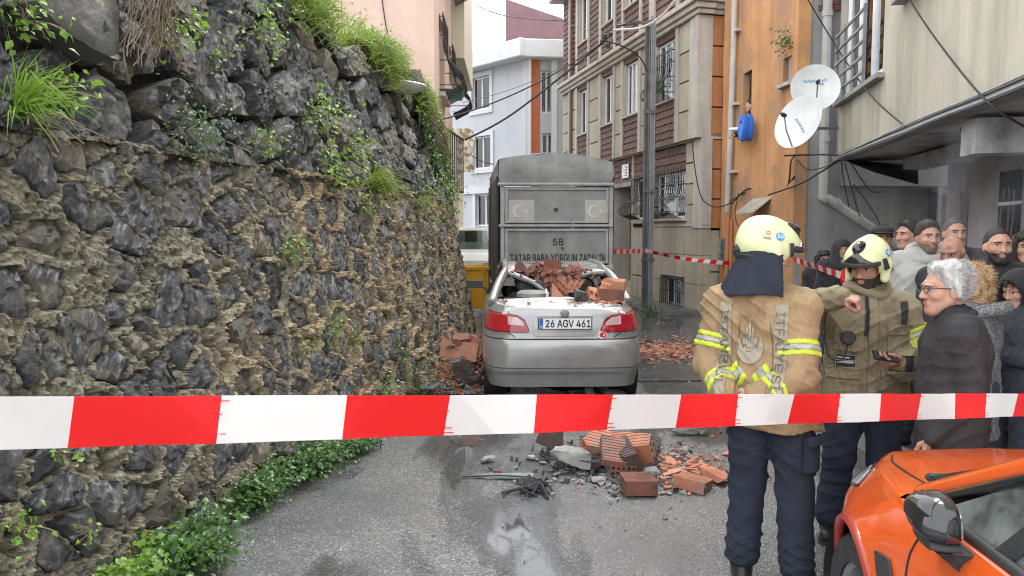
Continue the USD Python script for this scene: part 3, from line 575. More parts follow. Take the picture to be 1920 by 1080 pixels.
# the slope above the wall
uu = np.linspace(U0 - 2, U1, 120); tt = np.linspace(0, 1, 14)
sp = np.array([[wallp(u, ztop(u) - .12, -.16) + V3(*(-wpath(u)[1] * t * 5), t * .55 + .12 * (meshkit.noise(V3(u * 1.5, t * 7, 0)) - .5) * min(t * 5, 1)) for t in tt] for u in uu])
single('slope', grid(sp), M_SOIL, kind='structure', smooth=True)

# ------------------------------------------------------------------ facade helper
class Face:
    """a vertical plane from ground point a to ground point b; s runs from a to b, d outwards on the side of 'out'"""
    def __init__(s, a, b, out):
        s.a = V3(*a, 0); v = V3(b[0] - a[0], b[1] - a[1], 0); s.L = np.linalg.norm(v); s.s = v / s.L; s.n = V3(-s.s[1], s.s[0], 0)
        if s.n[:2] @ (np.asarray(out) - np.asarray(a)) < 0: s.n = -s.n
    def M(s, d=0): return frame(s.a + s.n * d, s.s, V3(0, 0, 1), s.n)
    def p(s, S, z, d=0): return s.a + s.s * S + s.n * d + V3(0, 0, z)
    def S(s, px, py=300): return float((on_plane(px, py, s.a, s.a + s.s) - s.a) @ s.s)
    def SZ(s, px, py): q = on_plane(px, py, s.a, s.a + s.s); return float((q - s.a) @ s.s), float(q[2])
    def box(s, s0, s1, z0, z1, d0, d1, b=0): return xf(box(min(s0, s1), max(s0, s1), min(z0, z1), max(z0, z1), d0, d1, b), s.M())
    def poly(s, poly, d0, d1): return xf(extrude(poly, d1 - d0), s.M(d0))
def ring(x0, x1, z0, z1, w): return sg.box(x0, z0, x1, z1).difference(sg.box(x0 + w, z0 + w, x1 - w, z1 - w))
def window(t, F, s0, s1, z0, z1, d=-.12, mull=(.5,), w=.055, frame_m=None, curtain=True, trans=None, dark=True, glass_m=None, panes=True):
    s0, s1 = min(s0, s1), max(s0, s1); W = s1 - s0
    fr = t.part('window', F.poly(ring(s0, s1, z0, z1, w), d - .06, d), frame_m or M_WHITEP, world=True)
    for k in mull: t.part('mullion', F.box(s0 + W * k - w * .6, s0 + W * k + w * .6, z0 + w, z1 - w, d - .055, d + .004), frame_m or M_WHITEP, parent=fr, world=True)
    if trans: t.part('transom', F.box(s0 + w, s1 - w, z0 + (z1 - z0) * trans - w * .5, z0 + (z1 - z0) * trans + w * .5, d - .05, d + .002), frame_m or M_WHITEP, parent=fr, world=True)
    ed = [0, *mull, 1]
    for a, b in zip(ed, ed[1:]) if panes else (): t.part('pane', F.box(s0 + W * a + w, s0 + W * b - w, z0 + w, z1 - w, d - .036, d - .030), glass_m or M_GLASS, parent=fr, world=True)
    if curtain:
        S = np.linspace(s0 + .01, s1 - .01, max(int(W / .035), 6)); gap = W * .22
        for lo_, hi_ in ((s0 + .01, s0 + W * .42), (s0 + W * .62, s1 - .01)):
            S = np.linspace(lo_, hi_, max(int((hi_ - lo_) / .03), 5)); c = np.array([[F.p(x, z, d - .14 + .018 * math.sin(x * 70)) for z in (z0 + .02, z1 - .02)] for x in S])
            t.part('curtain', grid(c), M_CURT, parent=fr, world=True)
    if dark: t.part('dark_interior', F.box(s0 - .02, s1 + .02, z0 - .02, z1 + .02, d - .34, d - .30), M_DARK, parent=fr, world=True)
    return fr
def grille(t, F, s0, s1, z0, z1, d, belly=.28, nb=9, rails=(.12, .42, .72, .95), name='window_grille', r=.008):
    """belly grille: bars run down, swell out near the bottom and curl back in"""
    zt = np.linspace(0, 1, 22); out = d + .05 + belly * np.exp(-((zt - .20) / .20) ** 2) - belly * .35 * np.exp(-(zt / .06) ** 2)
    prof = lambda f: d + .05 + belly * math.exp(-((f - .20) / .20) ** 2) - belly * .35 * math.exp(-(f / .06) ** 2)
    H = z1 - z0
    rl = [bar(F.p(s0 - .02, z0 + H * f, prof(f)), F.p(s1 + .02, z0 + H * f, prof(f)), .022, .022) for f in rails]
    rl += [bar(F.p(s, z0 + H * f, d - .02), F.p(s, z0 + H * f, prof(f)), .018, .018) for s in (s0, s1) for f in rails]
    g = t.part(name, cat(*rl), M_BLACK, world=True)
    for k in range(nb):
        s = s0 + (s1 - s0) * k / (nb - 1)
        t.part('grille_bar', tube([F.p(s, z0 + H * f, o) for f, o in zip(zt, out)], r, 5), M_BLACK, parent=g, world=True)
    return g

# ------------------------------------------------------------------ beige clad building
R_, L_ = (at(1308, 300, y=16.3)[0], 16.3), (at(1055, 300, y=26.2)[0], 26.2)
FB = Face(R_, L_, (-5, 20)); inw = -FB.n
bb = T('apartment_building', 'beige panelled apartment building with dark red cladding under white windows', 'building', loc=(R_[0], R_[1], 0))
Z0, Z1, Z2, Z3 = 3.71, 6.22, 6.56, 9.3
bb.part('wall', cat(FB.box(0, FB.L, .0, Z3, -9, -.62), ), M_BEIGE, world=True)
bb.part('overhang_slab', FB.box(.0, FB.L, Z0 - .02, Z0 + .10, -.62, -.09), M_TRIM, world=True)
bays = [(1055, 1066, 'p'), (1066.5, 1069.5, 't'), (1069.5, 1080, 'p'), (1080, 1083, 't'), (1083, 1102, 'w'), (1102, 1104.5, 't'), (1104.5, 1123, 'p'), (1123, 1127, 't'), (1127, 1150, 'w'), (1150, 1153, 't'), (1153, 1165, 'p'), (1165, 1168, 't'),
        (1168, 1197.5, 'w'), (1197.5, 1201.5, 't'), (1201.5, 1216, 'p'), (1216, 1226, 't'), (1226, 1266, 'g'), (1266, 1271.5, 't'), (1271.5, 1293, 'p'), (1293, 1308, 't')]
def panels(t, F, s0, s1, z0, z1, n, mt, d0, d1, name='panel', gap=.014):
    for k in range(n):
        t.part(name, F.box(min(s0, s1) + .004, max(s0, s1) - .004, z0 + (z1 - z0) * k / n + gap, z0 + (z1 - z0) * (k + 1) / n - gap, d0, d1, .006), mt, world=True)
def shingles(t, F, s0, s1, z0, z1, h=.165, name='cladding_tile', d=0.0, cut=.11):
    """courses of clapboard-like tiles, the foot of each proud of the one below; the upright joints are notches in each course"""
    s0, s1 = min(s0, s1), max(s0, s1); n = max(int(round((z1 - z0) / h)), 1); h = (z1 - z0) / n; m = max(int(round((s1 - s0) / cut)), 1)
    for k in range(n):
        za, zb = z0 + k * h + .004, z0 + (k + 1) * h - .004; V, Fc = [], []
        for j in range(m):
            a, b = s0 + (s1 - s0) * j / m + .005, s0 + (s1 - s0) * (j + 1) / m - .005; o = .004 * ((j * 7 + k * 3) % 5 - 2) / 2
            V.append((np.array([F.p(a, za, d + o), F.p(b, za, d + o), F.p(b, zb, d - .022 + o), F.p(a, zb, d - .022 + o), F.p(a, za, d - .05), F.p(b, za, d - .05), F.p(b, zb, d - .05), F.p(a, zb, d - .05)]),
                      np.array([(0, 1, 2), (0, 2, 3), (4, 5, 1), (4, 1, 0), (3, 2, 6), (3, 6, 7), (0, 3, 7), (0, 7, 4), (1, 5, 6), (1, 6, 2)])))
        t.part(name, cat(*V), M_TILE, world=True)
bb.part('wall', FB.box(0, FB.L, Z0, Z3, -.60, -.56), M_GROOVE, world=True, label='dark backing behind the cladding panels')
for a, b, k in bays:
    s0, s1 = FB.S(b, 230), FB.S(a, 230)
    for (za, zs, zt, zb) in ((Z0, 4.73, 6.08, Z1), (Z2, 7.50, 8.95, Z3)):
        first = za == Z0
        if k == 't': bb.part('pilaster', FB.box(s0, s1, za + .003, zb - .003, -.30, .035, .008), M_TRIM, world=True)
        elif k == 'p':
            if first: panels(bb, FB, s0, s1, za, zb, 4, M_BEIGE, -.30, 0)
            else: shingles(bb, FB, s0, s1, za, zb)
        else:
            shingles(bb, FB, s0, s1, za, zs - .05)
            bb.part('window_sill', FB.box(s0, s1, zs - .048, zs, -.20, .05, .006), M_TRIM, world=True)
            bb.part('window_head', FB.box(s0, s1, zt, zb - .002, -.20, -.02), M_TILE, world=True)
            for q in (s0, s1 - .06): bb.part('jamb', FB.box(q, q + .06, zs + .002, zt - .002, -.30, -.03), M_TRIM, world=True)
            window(bb, FB, s0 + .065, s1 - .065, zs + .01, zt - .01, d=-.10, mull=(.36, .68) if (b - a) > 28 else (.5,))
            if k == 'g' and first: grille(bb, FB, s0 + .08, s1 - .02, zs - .02, zt - .25, .02, belly=.30, nb=11, r=.010)
# cornice in three steps, roof edge
for (z0, z1, o) in ((Z1, Z1 + .10, .09), (Z1 + .10, Z1 + .22, .15), (Z1 + .22, Z2 - .002, .22)):
    bb.part('cornice', cat(FB.box(-o - .002, FB.L, z0 + .002, z1 - .002, -.30, o, .012)), M_TRIM, world=True)
bb.part('roof_edge', FB.box(-.3, FB.L + .35, Z3, Z3 + .26, -9, .42, .02), M_TRIM, world=True)
bb.part('rainwater_pipe', tube([FB.p(FB.S(1073, 230), z, .06) for z in (Z0, 6.2, 6.4, 9.2)], .05, 8), mat('brown_pipe', (.20, .10, .075), (.26, .14, .10), rough=.5), world=True, smooth=True)
# orange return face that looks towards the street corner
FR = Face(R_, (R_[0] + inw[0] * .55, R_[1] + inw[1] * .55), (R_[0] - FB.s[0] * 5, R_[1] - FB.s[1] * 5))
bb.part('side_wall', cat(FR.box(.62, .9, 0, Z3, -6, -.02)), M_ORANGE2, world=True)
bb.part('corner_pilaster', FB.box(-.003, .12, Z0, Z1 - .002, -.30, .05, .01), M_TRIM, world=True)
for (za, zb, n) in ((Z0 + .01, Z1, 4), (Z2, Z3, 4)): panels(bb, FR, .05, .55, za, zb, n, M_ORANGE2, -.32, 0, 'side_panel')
for (z0, z1, o) in ((Z1, Z1 + .10, .06), (Z1 + .10, Z1 + .22, .11), (Z1 + .22, Z2 - .002, .17)): bb.part('cornice', FR.box(.002, .56, z0 + .002, z1 - .002, -.3, o, .012), M_TRIM, world=True)
# ground floor, set back a little
FG = Face((R_[0] + inw[0] * .13, R_[1] + inw[1] * .13), (L_[0] + inw[0] * .13, L_[1] + inw[1] * .13), (-5, 20))
gz, pz = 3.69, 1.86
S = lambda px, py=430: FG.S(px, py)
bb.part('pilaster', FG.box(-.02, S(1301), pz - .04, gz, -.20, .045, .01), M_TRIM, world=True)
panels(bb, FR, .16, .55, pz - .05, gz, 3, M_ORANGE2, -.3, -.012, 'side_panel'); panels(bb, FR, .17, .55, .0, pz - .07, 2, M_PLINTH, -.3, -.02, 'plinth_panel')
wl, wr = S(1226), S(1283); bl, br = S(1243), S(1285)
panels(bb, FG, S(1301), wr - .02, pz + .02, gz, 4, M_BEIGE, -.22, 0); panels(bb, FG, wl + .02, S(1213), pz + .02, gz, 4, M_BEIGE, -.22, 0)
panels(bb, FG, wr - .02, wl + .02, pz + .02, 2.02, 1, M_BEIGE, -.22, 0); shingles(bb, FG, wr, wl, 3.12, gz - .03)
bb.part('window_sill', FG.box(wr - .1, wl + .08, 1.985, 2.04, -.2, .07, .008), M_TRIM, world=True)
window(bb, FG, wr + .03, wl - .03, 2.05, 3.10, d=-.10, mull=(.42,)); grille(bb, FG, wr + .04, wl - .02, 2.05, 3.16, .03, belly=.36, nb=14, r=.010)
# plinth slabs round the barred basement window
bz0, bz1 = .02, .70; e1, e2 = S(1345), S(1207)
for s0, s1 in ((.0, br - .03), (bl + .03, e2)):
    for z0, z1 in ((.0, .62), (.62, 1.24), (1.24, pz)): bb.part('plinth_slab', FG.box(s0 + .004, s1 - .004, z0 + .004, z1 - .004, -.2, .02, .005), M_PLINTH, world=True)
for z0, z1 in ((bz1 + .03, 1.24), (1.24, pz)): bb.part('plinth_slab', FG.box(br - .026, bl + .026, z0 + .004, z1 - .004, -.2, .02, .005), M_PLINTH, world=True)
bb.part('plinth_ledge', FG.box(-.02, e2, pz, pz + .05, -.2, .04, .008), M_TRIM, world=True)
window(bb, FG, br, bl, bz0 + .02, bz1, d=-.12, mull=(.33, .66)); g_ = bb.part('window_grille', cat(*[FG.box(br - .02, bl + .02, z, z + .02, .03, .05) for z in (.06, .38, .66)]), M_BLACK, world=True)
for k in range(12): bb.part('grille_bar', tube([FG.p(br + (bl - br) * k / 11, z, .055) for z in (-.0, .72)], .009, 5), M_BLACK, parent=g_, world=True)
# entrance recess with steps
E0, E1 = S(1184), S(1150)
bb.part('doorway', cat(FG.box(E0 + .02, E1, 0, gz, -1.8, -1.7)), mat('doorway_white', (.5, .5, .51), (.58, .58, .59), rough=.6), world=True)
bb.part('doorway_side', FG.box(E1, E1 + .12, 0, gz, -1.8, -.0), M_TRIM, world=True); bb.part('doorway_side', FG.box(E0 - .14, E0, 0, gz, -1.8, .01), M_PLINTH, world=True)
bb.part('marble_panel', FG.box(E0 + .45, E1 - .005, .25, 2.25, -1.69, -1.2), M_PLINTH2, world=True)
for k in range(4): bb.part('step', FG.box(E0 + .005, E1 - .04, .0, .20 + .19 * k, -1.3 - .0, -.02 - .27 * k, .01), M_TRIM, world=True)
shingles(bb, FG, E0, E1 + .1, 3.05, gz - .02); bb.part('door_lintel', FG.box(E0, E1 + .1, 2.93, 3.045, -1.6, .03), M_GREYW, world=True)
sgn = bb.part('house_sign', FG.box(S(1180, 305), S(1168, 305), 3.16, 3.52, .012, .03), M_PLATE, world=True)
for k in range(4): bb.part('sign_line', FG.box(S(1178, 305), S(1178, 305) + .17 - .03 * (k % 2), 3.22 + .07 * k, 3.245 + .07 * k, .0305, .0335), M_INK, parent=sgn, world=True)
s0, s1 = S(1208), E0 - .14
panels(bb, FG, s0, s1, 0.0, pz, 3, M_PLINTH, -.2, .02, 'plinth_slab'); shingles(bb, FG, s0, s1, 3.10, gz - .03)
window(bb, FG, s0 + .05, s1 - .02, 2.05, 3.08, d=-.1, mull=()); grille(bb, FG, s0 + .05, s1 - .02, 2.05, 3.15, .03, belly=.36, nb=7, r=.010)
bb.part('window_sill', FG.box(s0, s1, 1.95, 2.04, -.2, .07), M_TRIM, world=True)
s0, s1 = E1 + .12, FG.L
panels(bb, FG, s0, s1, 0, gz, 4, M_BEIGE, -.2, 0)

# ------------------------------------------------------------------ orange building with the grey gable
A_, B_ = (at(1356, 300, y=16.05)[0], 16.05), (at(1490, 300, y=12.6)[0], 12.6)
FO = Face(B_, A_, (-5, 14)); ob = T('orange_building', 'weathered orange plastered building with a bare grey side wall', 'building', loc=(B_[0], B_[1], 0))
o1 = [FO.SZ(1392, 255), FO.SZ(1410, 130)]; o2 = [FO.SZ(1468, 160), FO.SZ(1485, 103)]; o3 = [FO.SZ(1412, 470), FO.SZ(1440, 412)]
rects = [(min(a[0], b[0]), min(a[1], b[1]), max(a[0], b[0]), max(a[1], b[1])) for a, b in (o1, o2, o3)]
wallp_ = sg.box(0, -.02, FO.L + .1, 11).difference(unary_union([sg.box(*r) for r in rects]))
ob.part('front_wall', jag(densify(FO.poly(wallp_, -.12, 0), .5), .010, 2.2), M_ORANGE, world=True)
ob.part('core', FO.box(.05, FO.L, 0, 11, -5, -.55), M_DARK, world=True)
for i, (a, b, c, d) in enumerate(rects):
    window(ob, FO, a + .01, c - .01, b + .01, d - .01, panes=i != 0, d=-.16, mull=() if i != 2 else (.5,), w=.04, frame_m=M_GROOVE if i == 0 else None, curtain=False, trans=.62 if i == 0 else None, glass_m=M_GLASS)
    ob.part('window_sill', FO.box(a - .06, c + .06, b - .06, b + .004, -.15, .09, .008), M_ORANGE2 if i == 0 else M_TRIM, world=True)
pz_ = [FO.SZ(1386, 0)[0], FO.SZ(1372, 380)[0]]
ob.part('downpipe', tube([FO.p(pz_[0], 7.5, .09), FO.p(pz_[0], 5.4, .09), FO.p((pz_[0] + pz_[1]) / 2, 3.4, .09), FO.p(pz_[1] - .02, 2.15, .09)], .055, 10), M_GREYPIPE, world=True, smooth=True)
ob.part('downpipe', tube([FO.p(pz_[1] - .02, z, .08) for z in (2.13, 1.2, .1)], .045, 10), M_ORANGE2, world=True, smooth=True, label='lower length of downpipe painted orange')
for z in (2.9, 4.2, 5.6): ob.part('pipe_clip', FO.box(pz_[0] - .16, pz_[0] + .10, z, z + .05, -.01, .11), M_GREYPIPE, world=True)
x_ = FO.SZ(1362, 470)[0]
mb = ob.part('meter_box', FO.box(x_ - .17, x_ + .20, 1.10, 1.62, -.01, .10, .01), M_CONC, world=True)
for k, ch in enumerate('89'): ob.part('graffiti', xf(meshkit.text_mesh(ch, .17, .004, True), frame(FO.p(x_ + .07, 1.38 - .23 * k, .1015), -FO.s, V3(0, 0, 1), FO.n)), M_INK, parent=mb, world=True)
ob.part('gas_pipe', tube(spline([FO.p(x_ - .40, 2.0, .05), FO.p(x_ - .40, 1.0, .05), FO.p(x_ - .40, .2, .05)], 4), .03, 8), M_ORANGE2, world=True)
ob.part('metal_hood', xf(box(-.42, .42, 0, .42, -.015, .015), frame(FO.p(rects[2][0] + .3, 2.35, .0), FO.s, FO.n * .75 + V3(0, 0, -.6), V3(0, 0, 1))), M_TRIM, world=True)
FS = Face(B_, (9.5, 12.95), (4, 5)); ob.part('gable_wall', jag(densify(FS.box(.03, FS.L, 0, 11, -.4, -.01), .5), .012, 2), M_GREYW, world=True)
ob.part('corner_edge', FO.box(-.03, .10, 0, 11, -.2, .012), M_ORANGE, world=True)
bs = FS.S(1535, 10)
for r in range(4):
    for c in range(3): ob.part('brick', FS.box(bs + .23 * c + .1 * (r % 2), bs + .23 * c + .1 * (r % 2) + .2, 5.28 + .1 * r, 5.365 + .1 * r, -.05, .012, .006), M_BRICKD, world=True)
p1, p2 = FS.SZ(1545, 18), FS.SZ(1537, 350); p3 = FS.SZ(1548, 372); p4 = FS.SZ(1645, 438)
ob.part('drainpipe', tube(spline([FS.p(p1[0], 9, .12), FS.p(p1[0], p1[1], .12), FS.p(p2[0], p2[1], .12), FS.p(p3[0] - .02, p3[1], .12), FS.p(p4[0], p4[1], .12), FS.p(p4[0] + .9, p4[1] - .62, .12)], 5), .072, 12), M_GREYPIPE, world=True, smooth=True)
for f in (.05, .42, .75): ob.part('pipe_socket', tube([FS.p(p1[0] + (p2[0] - p1[0]) * f, p1[1] + (p2[1] - p1[1]) * f + o, .12) for o in (0, .10)], .084, 12), M_GREYPIPE, world=True)
for f in (.1, .5): ob.part('pipe_socket', tube([FS.p(p3[0] + (p4[0] - p3[0]) * (f + o), p3[1] + (p4[1] - p3[1]) * (f + o), .12) for o in (0, .08)], .084, 12), M_GREYPIPE, world=True)
ob.part('ledge', FS.box(FS.S(1575, 300), FS.L, 2.50, 2.62, -.02, .10), M_GREYW, world=True)

# ------------------------------------------------------------------ grey building over the recessed ground floor
ca, cb = (at(1572, 290, y=11.9)[0], 11.9), (at(1920, 150, y=5.96)[0], 5.96)
dv = np.array(cb) - ca; cb2 = tuple(np.array(ca) + dv * 1.85)
FH = Face(ca, cb2, (-5, 6)); gb = T('grey_building', 'stained beige building whose upper floor overhangs a recessed ground floor', 'building', loc=(ca[0], ca[1], 0))
sz = 2.95
wa, wb = FH.SZ(1576, 195), FH.SZ(1654, 0); wc, wd = FH.SZ(1699, 70), FH.SZ(1766, 0)
W1 = (wa[0], 3.72, FH.SZ(1656, 100)[0], 6.2); W2 = (FH.SZ(1699, 50)[0], 4.42, FH.SZ(1768, 10)[0], 6.2)
up_ = sg.box(0, sz, FH.L, 8).difference(unary_union([sg.box(*W1), sg.box(*W2)]))
gb.part('upper_wall', FH.poly(up_, -.28, 0), M_OCHRE, world=True)
gb.part('core', FH.box(.2, FH.L, sz + .3, 8, -7, -.7), M_DARK, world=True)
gb.part('end_wall', FH.box(-.22, -.002, sz - .0, 8, -7, -.02), M_GREYW, world=True)
gb.part('soffit', FH.box(-.2, FH.L, sz - .10, sz - .002, -4.2, -.10), M_SOFFIT, world=True)
gb.part('slab_edge', FH.box(-.2, FH.L, sz - .115, sz - .0, -.098, .05, .012), M_GREYW, world=True)
window(gb, FH, W1[0] + .02, W1[2] - .02, W1[1] + .02, 6.1, d=-.07, mull=(.34, .66), w=.09, curtain=True); window(gb, FH, W2[0] + .02, W2[2] - .02, W2[1] + .02, 6.1, d=-.07, mull=(.33, .66), w=.07)
gb.part('window_sill', FH.box(W1[0] - .1, W1[2] + .1, W1[1] - .07, W1[1], -.1, .10, .008), M_GREYW, world=True); gb.part('window_sill', FH.box(W2[0] - .12, W2[2] + .14, W2[1] - .09, W2[1], -.1, .14, .008), M_GREYW, world=True)
rl = gb.part('balcony_rail', cat(*[bar(FH.p(W1[0] + .03, z, .10), FH.p(W1[2] - .55, z, .10), .03, .03) for z in (3.85, 4.05, 4.25, 4.45, 4.66)]), M_STEEL, world=True)
for f in (.0, .33, .66, 1.0): gb.part('rail_post', bar(FH.p(W1[0] + .04 + (W1[2] - .6 - W1[0]) * f, 3.72, .09), FH.p(W1[0] + .04 + (W1[2] - .6 - W1[0]) * f, 4.72, .09), .03, .03), M_STEEL, parent=rl, world=True)
# recess
RD = -1.75; gb.part('recess_wall', FH.box(-.2, FH.L, 0, sz - .15, RD - .3, RD), M_LILAC, world=True)
def rpx(px, py): 
    F2 = Face(FH.p(0, 0, RD)[:2], FH.p(1, 0, RD)[:2], (-5, 6)); return F2.SZ(px, py)
def rwin(x0, y0, x1, y1, bars=6, mt=M_GREYPIPE):
    a, b = rpx(x0, y1), rpx(x1, y0); s0, s1, z0, z1 = min(a[0], b[0]), max(a[0], b[0]), min(a[1], b[1]), max(a[1], b[1])
    g = gb.part('barred_window', FH.poly(ring(s0, s1, z0, z1, .06), RD + .01, RD + .07), mt, world=True); gb.part('pane', FH.box(s0 + .05, s1 - .05, z0 + .05, z1 - .05, RD + .012, RD + .02), M_GLASSC, parent=g, world=True)
    gb.part('dark_interior', FH.box(s0 + .05, s1 - .05, z0 + .05, z1 - .05, RD + .002, RD + .008), M_DARK, parent=g, world=True)
    for k in range(bars): gb.part('grille_bar', tube([FH.p(s0 + (s1 - s0) * (k + .5) / bars, z, RD + .09) for z in (z0, z1)], .011, 5), M_BLACK, parent=g, world=True)
rwin(1733, 350, 1770, 430); rwin(1882, 318, 1919, 470, 7, M_BLACK)
a, b = rpx(1770, 520), rpx(1818, 350); s0, s1 = sorted((a[0], b[0]))
dr_ = gb.part('door', FH.poly(ring(s0, s1, .12, 2.35, .09), RD + .01, RD + .08), M_FRAMEG, world=True); gb.part('door_panel', FH.box(s0 + .09, s1 - .09, .21, 2.26, RD + .01, RD + .05), M_LILAC, parent=dr_, world=True); gb.part('handle', FH.box(s0 + .13, s0 + .16, 1.05, 1.2, RD + .05, RD + .10), M_BLACK, parent=dr_, world=True)
c0, c1 = FH.S(1655, 280), FH.S(1850, 250)
gb.part('soffit_beam', FH.box(c1 - .9, c1 - .55, sz - .46, sz - .142, RD + .01, -.12), M_SOFFIT, world=True); gb.part('soffit_beam', FH.box(.6, 4.2, sz - .30, sz - .142, -1.05, -.75), M_SOFFIT, world=True)
gb.part('column', FH.box(.0, .16, 0, sz - .15, RD + .002, RD + .2), M_LILAC, world=True)
l_ = at(1822, 238, z=sz - .145); gb.part('ceiling_lamp', xf(lathe([(0, 0), (.10, 0), (.10, -.03), (.05, -.05), (.05, -.12), (.035, -.15), (0, -.15)], 14), TR(*l_)), M_BLACK, world=True)
a = at(1585, 300, y=11.95); b = at(1722, 302, y=12.4); c = at(1722, 345, y=11.2); d = at(1640, 322, y=11.0)
single('canopy', xf(hull([a, b, c, d, a - V3(0, 0, .012), b - V3(0, 0, .012), c - V3(0, 0, .012), d - V3(0, 0, .012)]), np.eye(4)), M_CHAR, 'dark fabric canopy sagging under the slab edge by the drainpipe', 'canopy')

# ------------------------------------------------------------------ pink building above the wall
PA, PB = (at(813, 100, y=14.9)[0], 14.9), (at(868, 100, y=24.5)[0], 24.5)
FP, FPF = Face(PA, PB, (5, 18)), Face(PA, (PA[0] - 9, PA[1] - 1.2), (PA[0] - 3, 5))
pb = T('pink_building', 'salmon pink plastered house above the stone wall with grilles on its street side', 'building', loc=(PA[0], PA[1], 0))
pb.part('front_wall', FPF.box(0, FPF.L, 2.4, 11, -.3, 0), M_PINK, world=True)
pw = [(1.2, 4.6, 2.5, 6.2), (1.2, 7.4, 2.5, 9.0), (3.9, 4.6, 5.2, 6.2), (3.9, 7.4, 5.2, 9.0)]
pb.part('street_wall', FP.poly(sg.box(.0, 0, 4.9, 11).difference(unary_union([sg.box(*w) for w in pw[:2]] + [sg.box(w[0], w[1], 4.9, w[3]) for w in pw[2:]])), -.3, .0), M_PINK, world=True)
pb.part('street_wall', FP.box(4.9, FP.L, 0, 4.4, -.3, -.01), M_PINK2, world=True); pb.part('balcony_block', FP.box(4.95, FP.L, 6.1, 11, -.3, .30), M_PINK2, world=True, label='cream overhanging bay at the far end')
pb.part('core', FP.box(.1, FP.L, 0, 11, -7, -.8), M_DARK, world=True)
for w in pw[:2]:
    window(pb, FP, w[0] + .02, w[2] - .02, w[1] + .02, w[3] - .02, d=-.1); pb.part('window_sill', FP.box(w[0] - .1, w[2] + .1, w[1] - .09, w[1], -.1, .13, .01), M_TRIM, world=True)
for w in pw: grille(pb, FP, w[0] - .02, min(w[2], 4.85) + .02, w[1] - .05, w[3], .03, belly=.42, nb=10, r=.012)
pb.part('corner_trim', FP.box(-.02, .14, 2.4, 11, -.28, .015), M_PINK, world=True)
single('flower_box', cat(xf(hull([(x * (1 if z else .8), y * (1 if z else .75), z) for x in (-.28, .28) for y in (-.12, .12) for z in (0, .22)]), TR(*FP.p(1.8, 4.54, .20)))), mat('green_plastic', (.02, .07, .055), (.03, .09, .07), rough=.5), 'dark green plant box held in the lower grille of the pink house', 'plant box')
bg = FP.p(3.9, 8.9, .55)
v_ = densify(box(-.30, .30, -.14, .14, -1.1, .2), .12); single('hanging_laundry', xf(jag(v_, .07, 5, 3), TR(*bg)), M_BLACKC, 'black cloth bundle hanging high on the side of the pink house', 'laundry')
single('blue_bucket', xf(lathe([(0, 0), (.13, 0), (.17, .3), (.18, .3), (.18, .32), (.16, .32), (.12, .03), (0, .03)], 16), TR(*(FP.p(4.6, 7.0, .75) + V3(0, 0, .9)))), M_BLUE, 'small blue bucket high on the corner of the pink house', 'bucket')
fl = jag(densify(box(-.16, .16, -.02, .02, -.55, .3), .07), .06, 6, 5)
single('cloth_bag', xf(fl, TR(*at(873, 272, y=15.6))), mat('bag_cloth', (.30, .22, .10), (.62, .58, .48), scale=6, lo=.48, hi=.52, rough=.8), 'pale and ochre cloth bag hanging at the railing above the wall end', 'bag')
rt_ = T('railing', 'black iron railing on top of the wall end below the pink house', 'railing', loc=(*wallp(u_of_y(13.2), 3.4)[:2], 3.3))
ra, rb = at(822, 232, y=13.6), at(868, 262, y=15.0); ra2, rb2 = ra - V3(0, 0, 1.15), rb - V3(0, 0, 1.0)
rt_.part('top_rail', bar(ra, rb, .04, .03), M_BLACK, world=True); rt_.part('bottom_rail', bar(ra2, rb2, .03, .03), M_BLACK, world=True)
for k in range(12): f = k / 11; rt_.part('baluster', tube([ra + (rb - ra) * f, ra2 + (rb2 - ra2) * f], .012, 5), M_BLACK, world=True)

# ------------------------------------------------------------------ pale building at the end of the street
QA = (at(983, 300, y=28)[0], 28.0); FQ1 = Face(QA, (QA[0] - 7.0, 28 + 8.2), (-5, 10)); FQ2 = Face(QA, (QA[0] + 4.0, 28.5), (3, 10))
qb = T('pale_building', 'pale blue grey apartment building closing the street with a maroon roof', 'building', loc=(*QA, 0))
zc = at(983, 112, y=28)[2]; zt = at(983, 78, y=28)[2]
w1 = [(902, 175), (904, 286), (909, 394)]; hol = []
for px, py in w1:
    s, z = FQ1.SZ(px, py); hol.append((s - .55, z - .62, s + .55, z + .62))
qb.part('left_wall', FQ1.poly(sg.box(0, 0, FQ1.L, zc).difference(unary_union([sg.box(*h) for h in hol])), -.3, 0), M_FARW, world=True)
for h in hol:
    qb.part('window_surround', FQ1.poly(ring(h[0] - .16, h[2] + .16, h[1] - .16, h[3] + .16, .16), .0, .05), M_FARW2, world=True); window(qb, FQ1, h[0] + .01, h[2] - .01, h[1] + .01, h[3] - .01, d=-.06, mull=(.5,))
qb.part('floor_band', FQ1.box(0, FQ1.L, FQ1.SZ(930, 356)[1] - .1, FQ1.SZ(930, 356)[1] + .12, .0, .08), M_FARW2, world=True)
qb.part('cornice', cat(FQ1.box(-.4, FQ1.L, zc, zt, -.5, .55, .03)), M_FARW2, world=True); qb.part('cornice', FQ2.box(-.35, 4, zc + .003, zt - .003, -.5, .5, .03), M_FARW2, world=True)
qb.part('core', FQ2.box(.3, 4, 0, zc, -6, -.9), M_DARK, world=True)
h2 = []
for px, y0, y1 in ((1025, 132, 212), (1027, 250, 290)):
    s, za = FQ2.SZ(px, y1); h2.append((s - .22, za, s + .22, FQ2.SZ(px, y0)[1]))
qb.part('right_wall', FQ2.poly(sg.box(0, 0, 4, zc).difference(unary_union([sg.box(*h) for h in h2])), -.3, 0), M_FARW, world=True)
for h in h2: window(qb, FQ2, h[0] + .01, h[2] - .01, h[1] + .01, h[3] - .01, d=-.1, mull=(.5,))
qb.part('red_strip', FQ2.box(FQ2.S(993, 200), FQ2.S(1012, 200), 2.5, zc - .01, .002, .06), M_FARRED, world=True)
